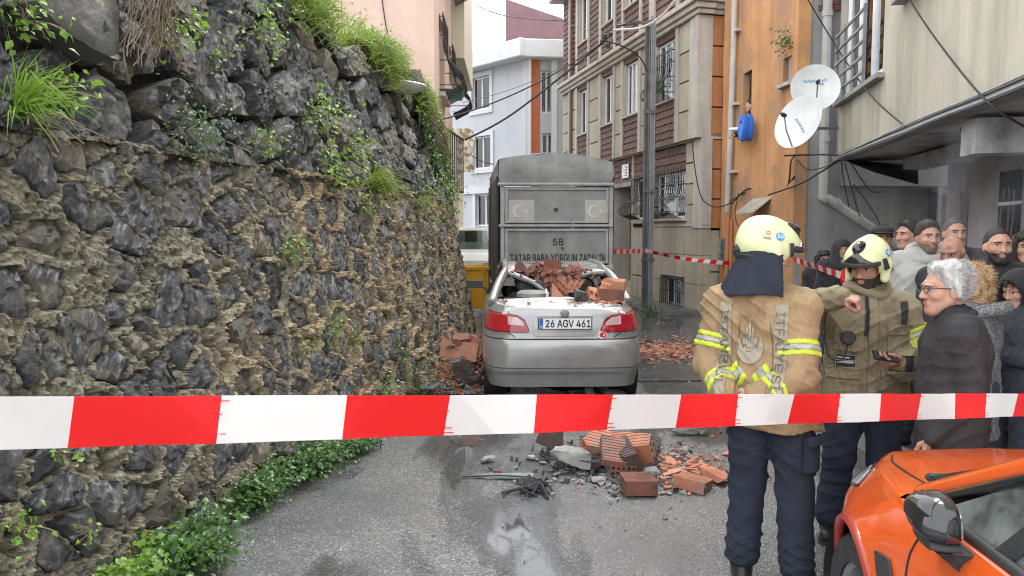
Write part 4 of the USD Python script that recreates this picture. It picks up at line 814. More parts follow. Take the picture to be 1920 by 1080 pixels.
for px in (988, 1038): qb.part('pilaster', FQ2.box(FQ2.S(px, 200) - .1, FQ2.S(px, 200) + .1, 0, zc - .01, .004, .14), M_FARW2, world=True)
qb.part('rainwater_pipe', tube([FQ2.p(FQ2.S(992, 200), z, .22) for z in (0, zc)], .05, 8), M_FARW2, world=True)
pa, pb_ = at(892, 40, y=33), at(948, 40, y=31.5); FQ3 = Face(pb_[:2], pa[:2], (-3, 10)); z1_ = at(948, -2, y=31.5)[2]; z0_ = at(892, 40, y=33)[2]
qb.part('penthouse', FQ3.poly(sg.Polygon([(0, zt - .5), (FQ3.L + 2, zt - .5), (FQ3.L + 2, z0_ - .3), (FQ3.L, z0_), (0, z1_)]), -.25, 0), M_FARW2, world=True)
FQ4 = Face(pb_[:2], (pb_[0] + 3.6, pb_[1] + .9), (3, 10)); qb.part('roof_gable', FQ4.poly(sg.Polygon([(0, zt - .5), (3.6, zt - .5), (3.6, at(1043, 60, y=32)[2]), (2.6, at(1043, 36, y=32)[2]), (0, z1_)]), -3, -.01), M_MAROON, world=True)
# ------------------------------------------------------------------ vehicles
CRES = sg.Point(0, 0).buffer(.25, 24).difference(sg.Point(.0625, 0).buffer(.2, 24))
STAR = affinity.translate(sg.Polygon([(.125 * (1 if k % 2 == 0 else .382) * math.cos(PI + k * PI / 5), .125 * (1 if k % 2 == 0 else .382) * math.sin(PI + k * PI / 5)) for k in range(10)]), .29, 0)
EMBLEM = unary_union([CRES, STAR])
def tyre(t, name, c, axis_x, R=.30, W=.19, parent=None):
    prof = [(R * .62, -W / 2), (R * .93, -W / 2), (R, -W * .36), (R, W * .36), (R * .93, W / 2), (R * .62, W / 2), (R * .62, -W / 2)]
    M = frame(c, V3(0, 1, 0), V3(0, 0, 1), V3(1, 0, 0) * axis_x)
    p = t.part(name, xf(lathe(prof, 32), M), M_RUB, smooth=40)
    spk = [xf(box(-.028, .028, .05, R * .60, W * .18, W * .30, .004), TR(rz=k * 2 * PI / 5)) for k in range(5)]
    t.part('rim', xf(cat(lathe([(R * .63, W * .45), (R * .56, W * .36), (R * .54, -W * .4), (.05, -W * .3), (0, -W * .3)], 28), lathe([(0, W * .3), (.06, W * .3), (.07, W * .1), (0, W * .1)], 14), *spk), M), M_RIM, parent=p, smooth=30)
    return p
class Shell:
    """car body: level rings, each a rounded rectangle in plan; rows are (z, half width, rear y, front y, rear n, front n)"""
    def __init__(s, rows, ymid): s.r = np.array(rows, float); s.ym = ymid
    def at_z(s, z): return [np.interp(z, s.r[:, 0], s.r[:, k]) for k in range(1, 6)]
    def rear(s, x, z):
        W, y0, y1, nr, nf = s.at_z(z); return s.ym - (s.ym - y0) * np.clip(1 - np.clip(np.abs(x) / W, 0, .9995) ** nr, 1e-6, 1) ** (1 / nr)
    def side(s, y, z):
        W, y0, y1, nr, nf = s.at_z(z); f = y > s.ym; Y = np.where(f, (y - s.ym) / (y1 - s.ym), (s.ym - y) / (s.ym - y0)); n = np.where(f, nf, nr)
        return W * np.clip(1 - np.clip(Y, 0, .9995) ** n, 1e-6, 1) ** (1 / n)
    def mesh(s, zs, top, caps=(1, .985, .93, .8, .6, .35, .001), crown=.03, N=192):
        """zs: ring heights; top(y): height of the shoulder line, rings above it are pressed down to it"""
        u = np.arange(N) / N; a = 2 * PI * u; c, sn = np.cos(a), np.sin(a); R = []
        def ringpts(z):
            W, y0, y1, nr, nf = s.at_z(z); n = np.where(sn > 0, nf, nr)
            k = (np.abs(c) ** n + np.abs(sn) ** n) ** (-1 / n); X, Y = k * c, k * sn
            return np.stack([W * X, s.ym + np.where(Y > 0, (y1 - s.ym) * Y, (s.ym - y0) * Y), np.full(N, float(z))], -1)
        for z in zs:
            p = ringpts(z); 
            for _ in range(3):
                zt = np.minimum(z, top(p[:, 1])); W, y0, y1, nr, nf = s.at_z(zt); n = np.where(sn > 0, nf, nr); k = (np.abs(c) ** n + np.abs(sn) ** n) ** (-1 / n)
                p = np.stack([W * k * c, s.ym + np.where(sn > 0, (y1 - s.ym) * k * sn, (s.ym - y0) * k * sn), zt], -1)
            R.append(p)
        b = R[-1].copy(); yc = s.ym
        for k in caps[1:]:
            p = b.copy(); p[:, 0] *= k; p[:, 1] = yc + (p[:, 1] - yc) * (1 - .10 * (1 - k)); p[:, 2] = top(p[:, 1]) + crown * (1 - k * k) + .012 * min(1, (1 - k) * 40); R.append(p)
        P = np.stack(R); P = np.concatenate([P, P[:, :1]], 1); v, f = grid(P); return v, f[:, ::-1]
def cut_arch(m, cy, cz, R, xmin=.5, side=0):
    v, f = vf(m); v = v.copy(); r = np.hypot(v[:, 1] - cy, v[:, 2] - cz); sd = np.abs(v[:, 0]) > xmin
    ins = (r < R) & sd; f = f[~ins[f].all(1)]; used = np.unique(f); mv = np.zeros(len(v), bool); mv[used] = True; mv &= ins
    v[mv, 1] = cy + (v[mv, 1] - cy) / r[mv] * R; v[mv, 2] = cz + (v[mv, 2] - cz) / r[mv] * R
    return v, f
def rear_patch(sh, poly, off, th=.004, edge=.03):
    v, f = vf(extrude(poly, th)); v, f = trimesh.remesh.subdivide_to_size(v, f, edge, max_iter=8); return np.stack([v[:, 0], sh.rear(v[:, 0], v[:, 1]) - off - v[:, 2], v[:, 1]], -1), f
def side_patch(sh, poly, off, sgn=-1, th=.004, edge=.03):
    v, f = vf(extrude(poly, th)); v, f = trimesh.remesh.subdivide_to_size(v, f, edge, max_iter=8); X = sh.side(v[:, 0], v[:, 1]) + off + v[:, 2]
    return np.stack([sgn * X, v[:, 0], v[:, 1]], -1), (f if sgn < 0 else f[:, ::-1])[:, ::-1]
# --- silver saloon crushed by bricks; local frame: rear at y 0, forward +y
car = T('silver_car', 'silver saloon car with its roof crushed in by fallen bricks', 'car', loc=(.535, 7.68, 0), rz=math.radians(1.6))
sh = Shell([(.20, .80, .10, 4.02, 8, 4), (.335, .825, .055, 4.10, 8, 4), (.37, .838, .022, 4.12, 8, 3.8), (.45, .848, .004, 4.14, 7.5, 3.6), (.60, .852, .0, 4.14, 7.0, 3.4), (.665, .85, .012, 4.12, 6.5, 3.2), (.70, .848, .05, 4.10, 6.5, 3.2), (.715, .847, .062, 4.08, 6.5, 3.2), (.80, .842, .07, 4.02, 6.5, 3.1), (.93, .815, .095, 3.9, 6.0, 3.0), (.985, .785, .13, 3.8, 5.0, 3.0), (1.03, .75, .20, 3.7, 5, 3)], 2.0)
ctop = lambda y: np.interp(y, [0, .12, .62, 1.0, 2.9, 3.2, 4.15], [.975, .985, 1.03, 1.02, 1.0, .96, .74])
bm = sh.mesh([.20, .30, .335, .35, .37, .40, .45, .52, .60, .64, .665, .685, .70, .715, .76, .80, .85, .90, .93, .96, .985, 1.0, 1.02, 1.03], ctop)
for cy in (.80, 3.25): bm = cut_arch(bm, cy, .30, .345)
def open_cabin0(m, y0, y1, xm, zmin):
    v, f = m; t = v[f]; k = (t[:, :, 2] > zmin).all(1) & (t[:, :, 1] > y0).all(1) & (t[:, :, 1] < y1).all(1) & (np.abs(t[:, :, 0]) < xm).all(1); return v, f[~k]
bm = open_cabin0(bm, .62, 2.95, .70, .97)
_sb = bm[0][bm[0][:, 2] > .95]; _st = cKDTree(_sb[:, :2]); stz = lambda x, y: float(_sb[_st.query([x, y], 3)[1], 2].mean())
car.part('body', bm, M_SILVER, smooth=28)
for cy in (.80, 3.25):
    for sx in (-1, 1):
        tyre(car, 'wheel', (sx * .72, cy, .30), sx)
        car.part('arch_liner', xf(lathe([(.36, -.12), (.36, .12)], 28), frame((sx * .70, cy, .30), V3(0, 1, 0), V3(0, 0, 1), V3(1, 0, 0))), M_GAP)
car.part('underbody', box(-.60, .60, .25, 3.9, .19, .33), M_GAP)
for a_, b_ in (((-.80, .700), (.80, .700)),):
    xs = np.linspace(-.805, .805, 40); car.part('bumper_seam', tube(np.stack([xs, sh.rear(xs, .695) - .002, np.full(40, .698)], -1), .005, 6), M_GAP)
xs = np.linspace(-.78, .78, 40); car.part('bumper_groove', tube(np.stack([xs, sh.rear(xs, .41) + .001, np.full(40, .408)], -1), .004, 6), M_GAP)
tl = [(-.56, .975), (-.575, .78), (-.53, .735), (-.50, .71)]; car.part('boot_seam', tube(np.array([(x, sh.rear(x, z) - .001, z) for x, z in spline(tl, 6)]), .004, 6), M_GAP)
car.part('boot_seam', tube(np.array([(-x, sh.rear(-x, z) - .001, z) for x, z in spline(tl, 6)]), .004, 6), M_GAP)
lens = sg.Polygon([(-.80, .945), (-.62, .945), (-.48, .928), (-.41, .885), (-.375, .81), (-.365, .775), (-.42, .768), (-.815, .775)]).buffer(-.012).buffer(.012)
pale = sg.Polygon([(-.575, .925), (-.475, .912), (-.425, .872), (-.405, .832), (-.575, .842)]).buffer(-.008).buffer(.008)
for sx in (1, -1):
    L_ = affinity.scale(lens, sx, 1, origin=(0, 0)); P_ = affinity.scale(pale, sx, 1, origin=(0, 0))
    h_ = car.part('tail_light', rear_patch(sh, L_, .002, .012), M_REDL, smooth=30); car.part('lamp_surround', rear_patch(sh, L_.buffer(.007).difference(L_.buffer(-.002)), .0, .006), M_GAP, parent=h_)
    car.part('pale_lens', rear_patch(sh, P_, .0145, .003), M_CLEARL, parent=h_, smooth=30)
rec = sg.box(-.29, .755, .29, .935).buffer(.025); car.part('plate_garnish', rear_patch(sh, rec.difference(sg.box(-.278, .775, .278, .918).buffer(.008)), .004, .016), M_SILVER, smooth=30)
car.part('plate_recess', rear_patch(sh, sg.box(-.278, .775, .278, .918).buffer(.008), -.004, .005), M_SILVER)
pl = car.part('number_plate', box(-.27, .27, .045, .052, .795, .915, .002), M_PLATEB if 0 else M_INK)
car.part('plate_face', box(-.262, .262, .0415, .0448, .802, .908), M_PLATE, parent=pl)
car.part('blue_band', box(-.260, -.222, .0405, .0412, .804, .906), M_PLATEB, parent=pl)
car.part('country_code', xf(meshkit.text_mesh('TR', .018, .001, True), frame((-.256, .0402, .815), V3(1, 0, 0), V3(0, 0, 1), V3(0, -1, 0))), M_WHITEPR, parent=pl)
tm = meshkit.text_mesh('26 AGV 461', .072, .001, True); tv = vf(tm)[0]; kx = .455 / (tv[:, 0].max() - tv[:, 0].min())
car.part('plate_number', xf(tm, frame((-.205, .0402, .820), V3(kx, 0, 0), V3(0, 0, 1), V3(0, -1, 0))), M_INK, parent=pl)
bd = car.part('badge', xf(lathe([(0, .022), (.030, .022), (.045, .014), (.048, 0), (.044, -.004)], 24), frame((0, float(sh.rear(0, .945)) - .012, .945), V3(1, 0, 0), V3(0, 0, 1), V3(0, -1, 0))), M_STEEL, smooth=40)
car.part('lock', xf(lathe([(0, .008), (.014, .008), (.016, 0)], 14), frame((.44, float(sh.rear(.44, .90)), .90), V3(1, 0, 0), V3(0, 0, 1), V3(0, -1, 0))), M_GAP)
ov = affinity.scale(sg.Point(.375, .738).buffer(1, 24), .056, .036)
stk = car.part('flag_sticker', rear_patch(sh, ov, .010, .001), M_WHITEPR); car.part('red_field', rear_patch(sh, affinity.scale(ov, .86, .84), .0115, .001), M_REDP, parent=stk)
c_ = ov.centroid; car.part('crescent', rear_patch(sh, affinity.translate(affinity.scale(EMBLEM, .115, .115, origin=(0, 0)), c_.x - .012, c_.y), .013, .001), M_WHITEPR, parent=stk)
# dusty boot lid top, parcel shelf, interior
dk = np.array([[(x, y, stz(x, y) + .003 + .005 * meshkit.noise(V3(x * 14, y * 14, 0)) - .02 * (abs(x) > .61) - .02 * (y < .165)) for x in np.linspace(-.63, .63, 40)] for y in np.linspace(.155, .60, 16)])
car.part('dust_layer', grid(dk)[0:2] if 1 else None, M_DUST, smooth=True)
car.part('parcel_shelf', box(-.60, .60, .66, 1.15, .985, 1.03), M_CHAR)
car.part('cabin_floor', box(-.64, .64, .7, 2.95, .55, .60), M_DARK)
for sx in (-1, 1):
    for y in (1.15, 2.05):
        s_ = car.part('seat', box(sx * .33 - .22, sx * .33 + .22, y, y + .16, .55, 1.08, .05), M_CHAR); car.part('headrest', xf(lathe([(0, -.05), (.09, -.05), (.12, 0), (.09, .05), (0, .05)], 16), frame((sx * .33, y + .06, 1.15), V3(1, 0, 0), V3(0, 0, .9), V3(0, 1, 0))), M_PLASTB, parent=s_, smooth=40)
car.part('spare_cushion', xf(lathe([(0, .04), (.13, .045), (.165, .02), (.165, -.02), (.13, -.045), (0, -.045)], 24), TR(-.30, .78, 1.085)), M_CONC, smooth=40)
car.part('bottle', xf(lathe([(0, 0), (.03, 0), (.032, .07), (.012, .10), (.012, .12), (0, .12)], 12), TR(-.14, .76, 1.032)), M_PLATE, smooth=40)
# crushed roof: a sheet folded down in the middle
def rz_(x, y):
    e = np.interp(y, [1.1, 1.9, 2.9], [1, .9, .15]); side = np.interp(y, [1.1, 1.6, 2.5, 2.95], [1.335, 1.40, 1.40, 1.34])
    v = np.clip(1 - np.abs(x + .03 - .05 * np.sin(y * 5)) / .50, 0, 1) ** 1.15
    return side - .235 * e * v + .02 * np.sin(x * 17 + y * 6) * e * v - .03 * (x / .6) ** 4
RX, RY = np.meshgrid(np.linspace(-.585, .585, 60), np.linspace(1.08, 2.92, 44), indexing='ij')
RYb = RY + .10 * np.abs(RX) / .58 * np.clip(1 - (RY - 1.08), 0, 1) + .04 * np.sin(RX * 9) * (RY < 1.3)
RZ = rz_(RX, RY); rt1 = grid(np.stack([RX, RYb, RZ], -1)[::-1]); rt2 = grid(np.stack([RX, RYb, RZ - .03], -1))
e0 = np.stack([RX[:, 0], RYb[:, 0], RZ[:, 0] - .012], -1)
car.part('crushed_roof', cat(rt1, rt2), M_SILVER, smooth=50)
car.part('roof_edge', tube(e0, .036, 8), M_SILVER, smooth=True); car.part('window_seal', tube(e0 + V3(0, -.006, -.034), .012, 6), M_GAP)
for sx in (-1, 1):
    cp = spline([(sx * .735, .58, 1.015), (sx * .68, .82, 1.16), (sx * .615, 1.05, 1.285), (sx * .575, 1.22, 1.335), (sx * .57, 1.7, 1.385), (sx * .57, 2.5, 1.385), (sx * .60, 2.85, 1.33), (sx * .70, 3.22, 1.01)], 6)
    car.part('pillar', tube(cp, np.interp(np.arange(len(cp)), [0, 6, 12, 18, len(cp) - 1], [.055, .050, .044, .036, .03]), 8), M_SILVER, smooth=True)
    car.part('pillar', tube(np.array([(sx * .78, 1.98, 1.0), (sx * .57, 1.92, 1.38)]), .035, 8), M_GAP)
    car.part('window_seal', tube(cp[:16] + V3(-sx * .045, -.012, -.012), .010, 6), M_GAP)
    car.part('side_glass', vf((np.array([(sx * .755, .85, 1.02), (sx * .755, 3.0, 1.02), (sx * .60, 2.6, 1.35), (sx * .60, 1.2, 1.30)]), np.array([(0, 1, 2), (0, 2, 3)]))), M_GLASSC)
for sx in (-1, 1):
    mr = car.part('wing_mirror', xf(hull([(x, y, z) for x in (-.10, .10) for y in (-.03, .05) for z in (-.05, .05)] + [(0, .09, 0)]), TR(sx * .955, 2.75, 1.06)), M_PLASTB); car.part('mirror_arm', bar((sx * .80, 2.74, 1.0), (sx * .90, 2.74, 1.04), .05, .03), M_PLASTB, parent=mr)
car.part('door_seam', tube(np.array([(-sh.side(1.28, z) - .001, 1.28, z) for z in (.40, .6, .8, .98)]), .004, 5), M_GAP)

# --- covered lorry
tk = T('lorry', 'grey lorry with a tarpaulin hood and painted lettering, standing tail first', 'lorry', loc=(.745, 13.25, 0), rz=math.radians(3.4))
Wt = .97
def txt(s, h, x, z, y, parent, width=None, m=None, b=True):
    q = meshkit.text_mesh(s, h, .003, b); v = vf(q)[0]; w = v[:, 0].max() - v[:, 0].min(); k = 1 if width is None else width / w
    tk.part('lettering', xf(q, frame((x - (v[:, 0].min() + w / 2) * k, y, z), V3(k, 0, 0), V3(0, 0, 1), V3(0, -1, 0))), m or M_INK, parent=parent)
pr = np.array([(-Wt, 2.60), (-Wt - .01, 2.86), (-Wt + .03, 2.98), (-.45, 3.06), (0, 3.10), (.45, 3.05), (Wt - .03, 2.95), (Wt + .01, 2.84), (Wt, 2.60)])
ps_ = spline(pr, 5); ys_ = np.linspace(-.02, 4.6, 26)
TP = np.array([[(x, y, z + (.03 * math.sin(y * 4.2) if abs(x) < .9 else 0) + .02 * (meshkit.noise(V3(x * 3, y * 3, 0)) - .5)) for x, z in ps_] for y in ys_])
tk.part('tarpaulin_roof', grid(TP), M_TARP, smooth=True)
XX, ZZ_ = np.meshgrid(np.linspace(-Wt, Wt, 50), np.linspace(0, 1, 14), indexing='ij')
topz = np.interp(XX, ps_[:, 0][6:-6], ps_[:, 1][6:-6]); zz = 2.58 + (topz - 2.58) * ZZ_
yy = -.03 - .03 * np.sin(ZZ_ * PI) + .022 * np.sin(XX * 6 + ZZ_ * 3) * ZZ_ + .03 * (meshkit.fbm(np.stack([XX * 3, ZZ_ * 3, 0 * XX], -1), 3, 5) - .5)
tk.part('tarpaulin_flap', grid(np.stack([XX, yy, zz], -1)), M_TARP, smooth=True)
tk.part('rear_bar', tube([(-Wt - .02, -.05, 2.56), (Wt + .02, -.05, 2.56)], .03, 8), M_FRAMEG)
tk.part('rear_bar', tube([(-Wt, -.035, 1.86), (Wt, -.035, 1.86)], .028, 8), M_FRAMEG)
tk.part('rear_bar', box(-Wt - .03, Wt + .03, -.06, .0, 1.10, 1.19, .01), M_FRAMEG)
for x in (-Wt + .06, Wt - .02): tk.part('rear_post', box(x - .035, x + .035, -.04, .04, .9, 2.58, .008), M_FRAMEG)
p_ = tk.part('upper_panel', box(-Wt + .10, Wt - .06, -.02, .02, 1.90, 2.52), M_TARP)
q_ = tk.part('lower_panel', box(-Wt + .10, Wt - .06, -.02, .02, 1.21, 1.82), M_TARP)
for pp, (z0, z1) in ((p_, (1.91, 2.51)), (q_, (1.22, 1.81))): tk.part('panel_frame', xf(extrude(ring(-Wt + .11, Wt - .07, z0, z1, .04), .02), frame((0, -.022, 0), V3(1, 0, 0), V3(0, 0, 1), V3(0, -1, 0))), M_FRAMEG, parent=pp)
for x0, x1 in ((-.80, -.37), (.50, .90)):
    f_ = tk.part('flag_print', box(x0, x1, -.026, -.0205, 1.92, 2.30), M_FLAG, parent=None)
    tk.part('crescent', xf(extrude(affinity.scale(EMBLEM, .42, .42, origin=(0, 0)), .003), frame(((x0 + x1) / 2 - .05, -.0265, 2.11), V3(1, 0, 0), V3(0, 0, 1), V3(0, -1, 0))), M_FLAG2, parent=f_)
tk.part('latch', box(-.03, .03, -.05, -.02, 2.12, 2.16), M_BLACK); tk.part('latch', box(.10, .13, -.045, -.02, 1.47, 1.50), M_BLACK)
txt('58', .115, .04, 1.53, -.0215, q_); txt('TATAR BABA YORGUN ZARALIM', .125, .05, 1.25, -.0215, q_, 1.66)
for k in range(3): tk.part('tailgate_board', box(-Wt, Wt, -.02, .02, .70 + .135 * k, .825 + .135 * k, .004), M_CONC)
tk.part('chassis', box(-.8, .8, .1, 4.8, .55, .70), M_BLACK); tk.part('load_floor', box(-Wt, Wt, .03, 4.6, .70, .78), M_BLACK)
SX, SY = np.meshgrid(np.linspace(0, 1, 12), np.linspace(.02, 4.6, 120), indexing='ij')
for sx in (-1, 1): tk.part('side_curtain', grid(np.stack([sx * (Wt + .025 * np.sin(SY * 21 + SX) + .02 * np.sin(SY * 47)) , SY, .75 + 1.95 * SX], -1)), M_TARPD, smooth=True)
for k in range(6): tk.part('strap', bar((-Wt - .06, .15 + .8 * k, .75), (-Wt - .06, .15 + .8 * k, 2.7), .04, .01, up=(1, 0, 0)), M_BLACK)
tk.part('cab', hull([(x, y, z) for x in (-.92, .92) for y, z in ((4.7, .5), (4.7, 2.25), (6.1, .5), (6.3, 1.2), (5.7, 2.25))]), M_VANW)
for y in (1.0, 5.4):
    for sx in (-1, 1): tyre(tk, 'wheel', (sx * .80, y, .40), sx, .40, .24)
tk.part('mudflap', box(-1.0, -.62, .48, .50, .22, .85), M_PLASTB); tk.part('mudflap', box(.62, 1.0, .48, .50, .22, .85), M_PLASTB)

# --- yellow skip and white van beyond
yb = T('yellow_skip', 'yellow painted steel skip showing between the wall end and the lorry', 'skip', loc=(at(885, 500, y=17)[0] - .35, 17.2, 0))
yb.part('tub', hull([(x * (1 if z else .9), y, z) for x in (-.7, .72) for y in (-.4, .5) for z in (.06, .96)]), M_YELLOW); yb.part('rim', xf(extrude(ring(-.74, .76, -.44, .54, .08), .06), TR(0, 0, .93)), M_YELLOW)
for x in (-.6, -.2, .2, .6): yb.part('rib', box(x - .03, x + .03, -.44, -.402, .1, .93), M_YELLOW)
vn = T('white_van', 'white van parked beyond the yellow skip', 'van', loc=(at(893, 470, y=21)[0] - .4, 21, 0))
vn.part('body', cat(hull([(x, y, z) for x in (-.9, .9) for y, z in ((0, .35), (0, .95), (.75, 1.15), (4.6, .35), (4.6, 1.15))]), hull([(x * (1 if z < 1.3 else .88), y, z) for x in (-.9, .9) for y, z in ((.72, 1.14), (1.35, 1.85), (4.6, 1.14), (4.5, 1.9))])), M_VANW)
vn.part('windscreen', hull([(x * k, y - .015 + o, z + .012) for x in (-.76, .76) for k, y, z in ((1, .80, 1.20), (.86, 1.27, 1.76)) for o in (0, .01)]), M_GLASSC)
for x in (-1, 1): vn.part('wing_mirror', box(x * 1.0 - .09, x * 1.0 + .09, .85, .95, 1.15, 1.38, .03), M_PLASTB); vn.part('headlight', box(x * .7 - .13, x * .7 + .13, -.012, .02, .72, .90, .01), M_HEADL)
for y in (.9, 3.7):
    for x in (-1, 1): tyre(vn, 'wheel', (x * .8, y, .33), x, .33, .2)

# --- coral hatchback in the right foreground; local: rear y 0, front 4.05
oc = T('coral_car', 'bright coral orange hatchback with gloss black mirror in the near corner', 'car', M=TR(1.88, -.41, 0, rz=math.radians(-5)) @ np.diag([1, 1, .965, 1]))
so = Shell([(.20, .78, .12, 3.86, 4, 3.2), (.30, .84, .05, 3.92, 4, 4.6), (.45, .86, .02, 3.96, 4, 4.6), (.60, .872, .02, 3.96, 4, 4.5), (.70, .876, .05, 3.94, 4, 4.2), (.80, .868, .08, 3.90, 4, 3.3), (.90, .845, .14, 3.82, 4, 2.9), (.96, .80, .25, 3.75, 4, 2.6), (1.0, .76, .3, 3.6, 4, 2.6)], 2.0)
otop = lambda y: np.interp(y, [0, .3, 2.6, 2.85, 3.15, 3.45, 3.75, 3.95, 4.1], [.97, .99, .935, .915, .895, .865, .815, .755, .69])
om = so.mesh([.20, .26, .32, .38, .45, .50, .55, .60, .64, .68, .72, .76, .80, .83, .86, .88, .90, .92, .94, .96, .98, 1.0], otop, caps=(1, .985, .95, .88, .80, .7, .55, .35, .001), crown=.030, N=360)
v, f = vf(om)
# hood: creased bulge over the wings, standing above the outer panels
hx = np.abs(v[:, 0]); v[:, 2] += (v[:, 2] > .7) * (v[:, 1] > 2.75) * .018 * np.clip((.62 - hx) / .09, 0, 1) * np.clip((3.9 - v[:, 1]) / .1, 0, 1) * np.clip((v[:, 1] - 2.75) / .05, 0, 1)
arch = np.exp(-((np.hypot(v[:, 1] - 3.25, v[:, 2] - .32) - .37) / .05) ** 2) * (hx > .6); v[:, 0] += np.sign(v[:, 0]) * .022 * arch
om = cut_arch((v, f), 3.25, .32, .365); om = cut_arch(om, .72, .32, .365)
def open_cabin(m, y0, y1, xm, zmin):
    v, f = m; t = v[f]; t = t.mean(1); k = (t[:, 2] > zmin) & (t[:, 1] > y0) & (t[:, 1] < y1) & (np.abs(t[:, 0]) < xm); return v, f[~k]
om = open_cabin(om, .35, 2.98, .79, .90)
_ob = om[0][om[0][:, 2] > .6]; _obt = cKDTree(_ob[:, :2]); otz = lambda x, y: float(_ob[_obt.query([x, y], 3)[1], 2].mean())
oc.part('body', om, M_CORAL, smooth=32); oc.part('cabin_liner', cat(box(-.76, -.75, .3, 2.9, .3, .94), box(.75, .76, .3, 2.9, .3, .94), box(-.75, .75, .3, .32, .3, .93), box(-.75, .75, 2.88, 2.9, .3, .94)), M_DARK)
for cy in (.72, 3.25):
    for sx in (-1, 1):
        tyre(oc, 'wheel', (sx * .735, cy, .32), sx, .32, .2); oc.part('arch_liner', xf(lathe([(.375, -.14), (.375, .10)], 30), frame((sx * .70, cy, .32), V3(0, 1, 0), V3(0, 0, 1), V3(1, 0, 0))), M_GAP)
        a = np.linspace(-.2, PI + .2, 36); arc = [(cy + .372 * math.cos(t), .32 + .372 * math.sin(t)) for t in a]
        oc.part('arch_trim', tube(np.array([(sx * (float(so.side(y, z)) + .012), y, z) for y, z in arc]), .022, 8), mat('shaded_coral_trim', (.36, .045, .03), rough=.35, coat=.6) if (cy, sx) == (.72, -1) else LK + 'shaded_coral_trim', smooth=True)  # deeper red than the body: shadow along the arch put into the colour
oc.part('underbody', box(-.7, .7, .15, 3.9, .15, .32), M_GAP)
hl = sg.Polygon([(3.50, .775), (3.72, .72), (3.90, .655), (3.965, .62), (3.93, .685), (3.78, .775), (3.62, .82), (3.53, .825)])
for sx in (-1, 1):
    h_ = oc.part('headlight', side_patch(so, hl, .004, sx, .012), M_HEADL, smooth=30); oc.part('lamp_surround', side_patch(so, hl.buffer(.012).difference(hl), .002, sx, .008), M_GLOSSB, parent=h_)
    oc.part('side_marker', side_patch(so, sg.Polygon([(2.97, .70), (2.93, .60), (2.80, .665), (2.86, .72)]).buffer(.006), .003, sx, .008), M_PLASTB)
    oc.part('door_seam', tube(np.array([(sx * (float(so.side(y, z)) + .0005), y, z) for y, z in spline([(2.68, .93), (2.73, .80), (2.70, .60), (2.66, .40), (2.6, .25)], 6)]), .0045, 6), M_GAP)
    _sp = spline([(.665, 2.95), (.66, 3.2), (.63, 3.45), (.57, 3.62)], 10); _sz = np.array([otz(x, y) for x, y in _sp]); _sz = np.convolve(np.pad(_sz, 4, mode='edge'), np.ones(9) / 9, 'valid')
    oc.part('bonnet_seam', tube(np.array([(sx * x, y, zq) for (x, y), zq in zip(_sp, _sz)]), .005, 6), M_GAP)
    # glasshouse side
    base = [(sx * .775, y, z) for y, z in ((2.74, .955), (2.2, .955), (1.3, .965), (.55, .99))]; topp = [(sx * .575, y, z) for y, z in ((1.92, 1.415), (1.6, 1.44), (1.1, 1.435), (.45, 1.36))]
    ap = spline([(sx * .74, 2.93, .935), (sx * .69, 2.50, 1.155), (sx * .625, 2.12, 1.345), (sx * .585, 1.85, 1.43), (sx * .575, 1.2, 1.45), (sx * .575, .5, 1.38), (sx * .62, .2, 1.10), (sx * .68, .16, .97)], 8)
    oc.part('roof_pillar', tube(ap, .032, 10), M_CORAL, smooth=True)
    oc.part('window_seal', tube(ap[:40] + V3(sx * .022, -.022, -.026), .018, 8), M_GLOSSB, smooth=True)
    oc.part('belt_seal', tube(np.array([(sx * .79, y, z) for y, z in ((2.80, .957), (2.2, .962), (1.3, .97), (.4, .99))]), .017, 8), M_PLASTB, smooth=True)
    def gq(y0, z0, y1, z1, y2, z2, y3, z3): X = lambda z: sx * np.interp(z, [.955, 1.42], [.772, .600]); return vf((np.array([(X(z), y, z) for y, z in ((y0, z0), (y1, z1), (y2, z2), (y3, z3))]), np.array([(0, 1, 2), (0, 2, 3)])))
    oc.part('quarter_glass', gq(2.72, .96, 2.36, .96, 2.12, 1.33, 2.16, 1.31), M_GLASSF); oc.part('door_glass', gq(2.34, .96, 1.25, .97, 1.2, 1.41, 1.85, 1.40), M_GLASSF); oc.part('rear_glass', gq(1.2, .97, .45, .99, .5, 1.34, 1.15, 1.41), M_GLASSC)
    oc.part('window_post', bar((sx * .775, 2.36, .955), (sx * .655, 2.06, 1.34), .028, .05), M_PLASTB); oc.part('window_post', bar((sx * .775, 1.22, .955), (sx * .60, 1.17, 1.43), .03, .07), M_PLASTB)
    # mirror, folded back against the door: the domed cap faces outwards
    a2 = np.linspace(0, 2 * PI, 40, endpoint=False); sq = lambda c: math.copysign(abs(c) ** .74, c)
    def msec(o, w, h, dy=0, dz=0): return [(sx * (.865 + o), 2.47 + dy + w * sq(math.cos(t)) + .022 * math.sin(t), 1.025 + dz + h * sq(math.sin(t)) * (1 if math.sin(t) > 0 else .95)) for t in a2]
    MS = np.array([msec(.0, .072, .060), msec(.006, .077, .065), msec(.014, .079, .067), msec(.035, .079, .066), msec(.050, .077, .064), msec(.064, .072, .060, .003), msec(.078, .064, .054, .006), msec(.090, .054, .045, .009), msec(.099, .041, .034, .012), msec(.105, .027, .022, .014), msec(.108, .012, .010, .015), msec(.109, .002, .002, .015)]); MS = np.concatenate([MS, MS[:, :1]], 1)
    mv, mf = grid(MS); mm = oc.part('wing_mirror', (mv, mf if sx < 0 else mf[:, ::-1]), M_GLOSSB, smooth=True)
    oc.part('mirror_glass', hull([(p[0] - sx * o, p[1], p[2]) for p in msec(.004, .074, .056) for o in (0, .006)]), mat('mirror_silver', (.5, .52, .53), metallic=1, rough=.03) if sx < 0 else LK + 'mirror_silver', parent=mm)
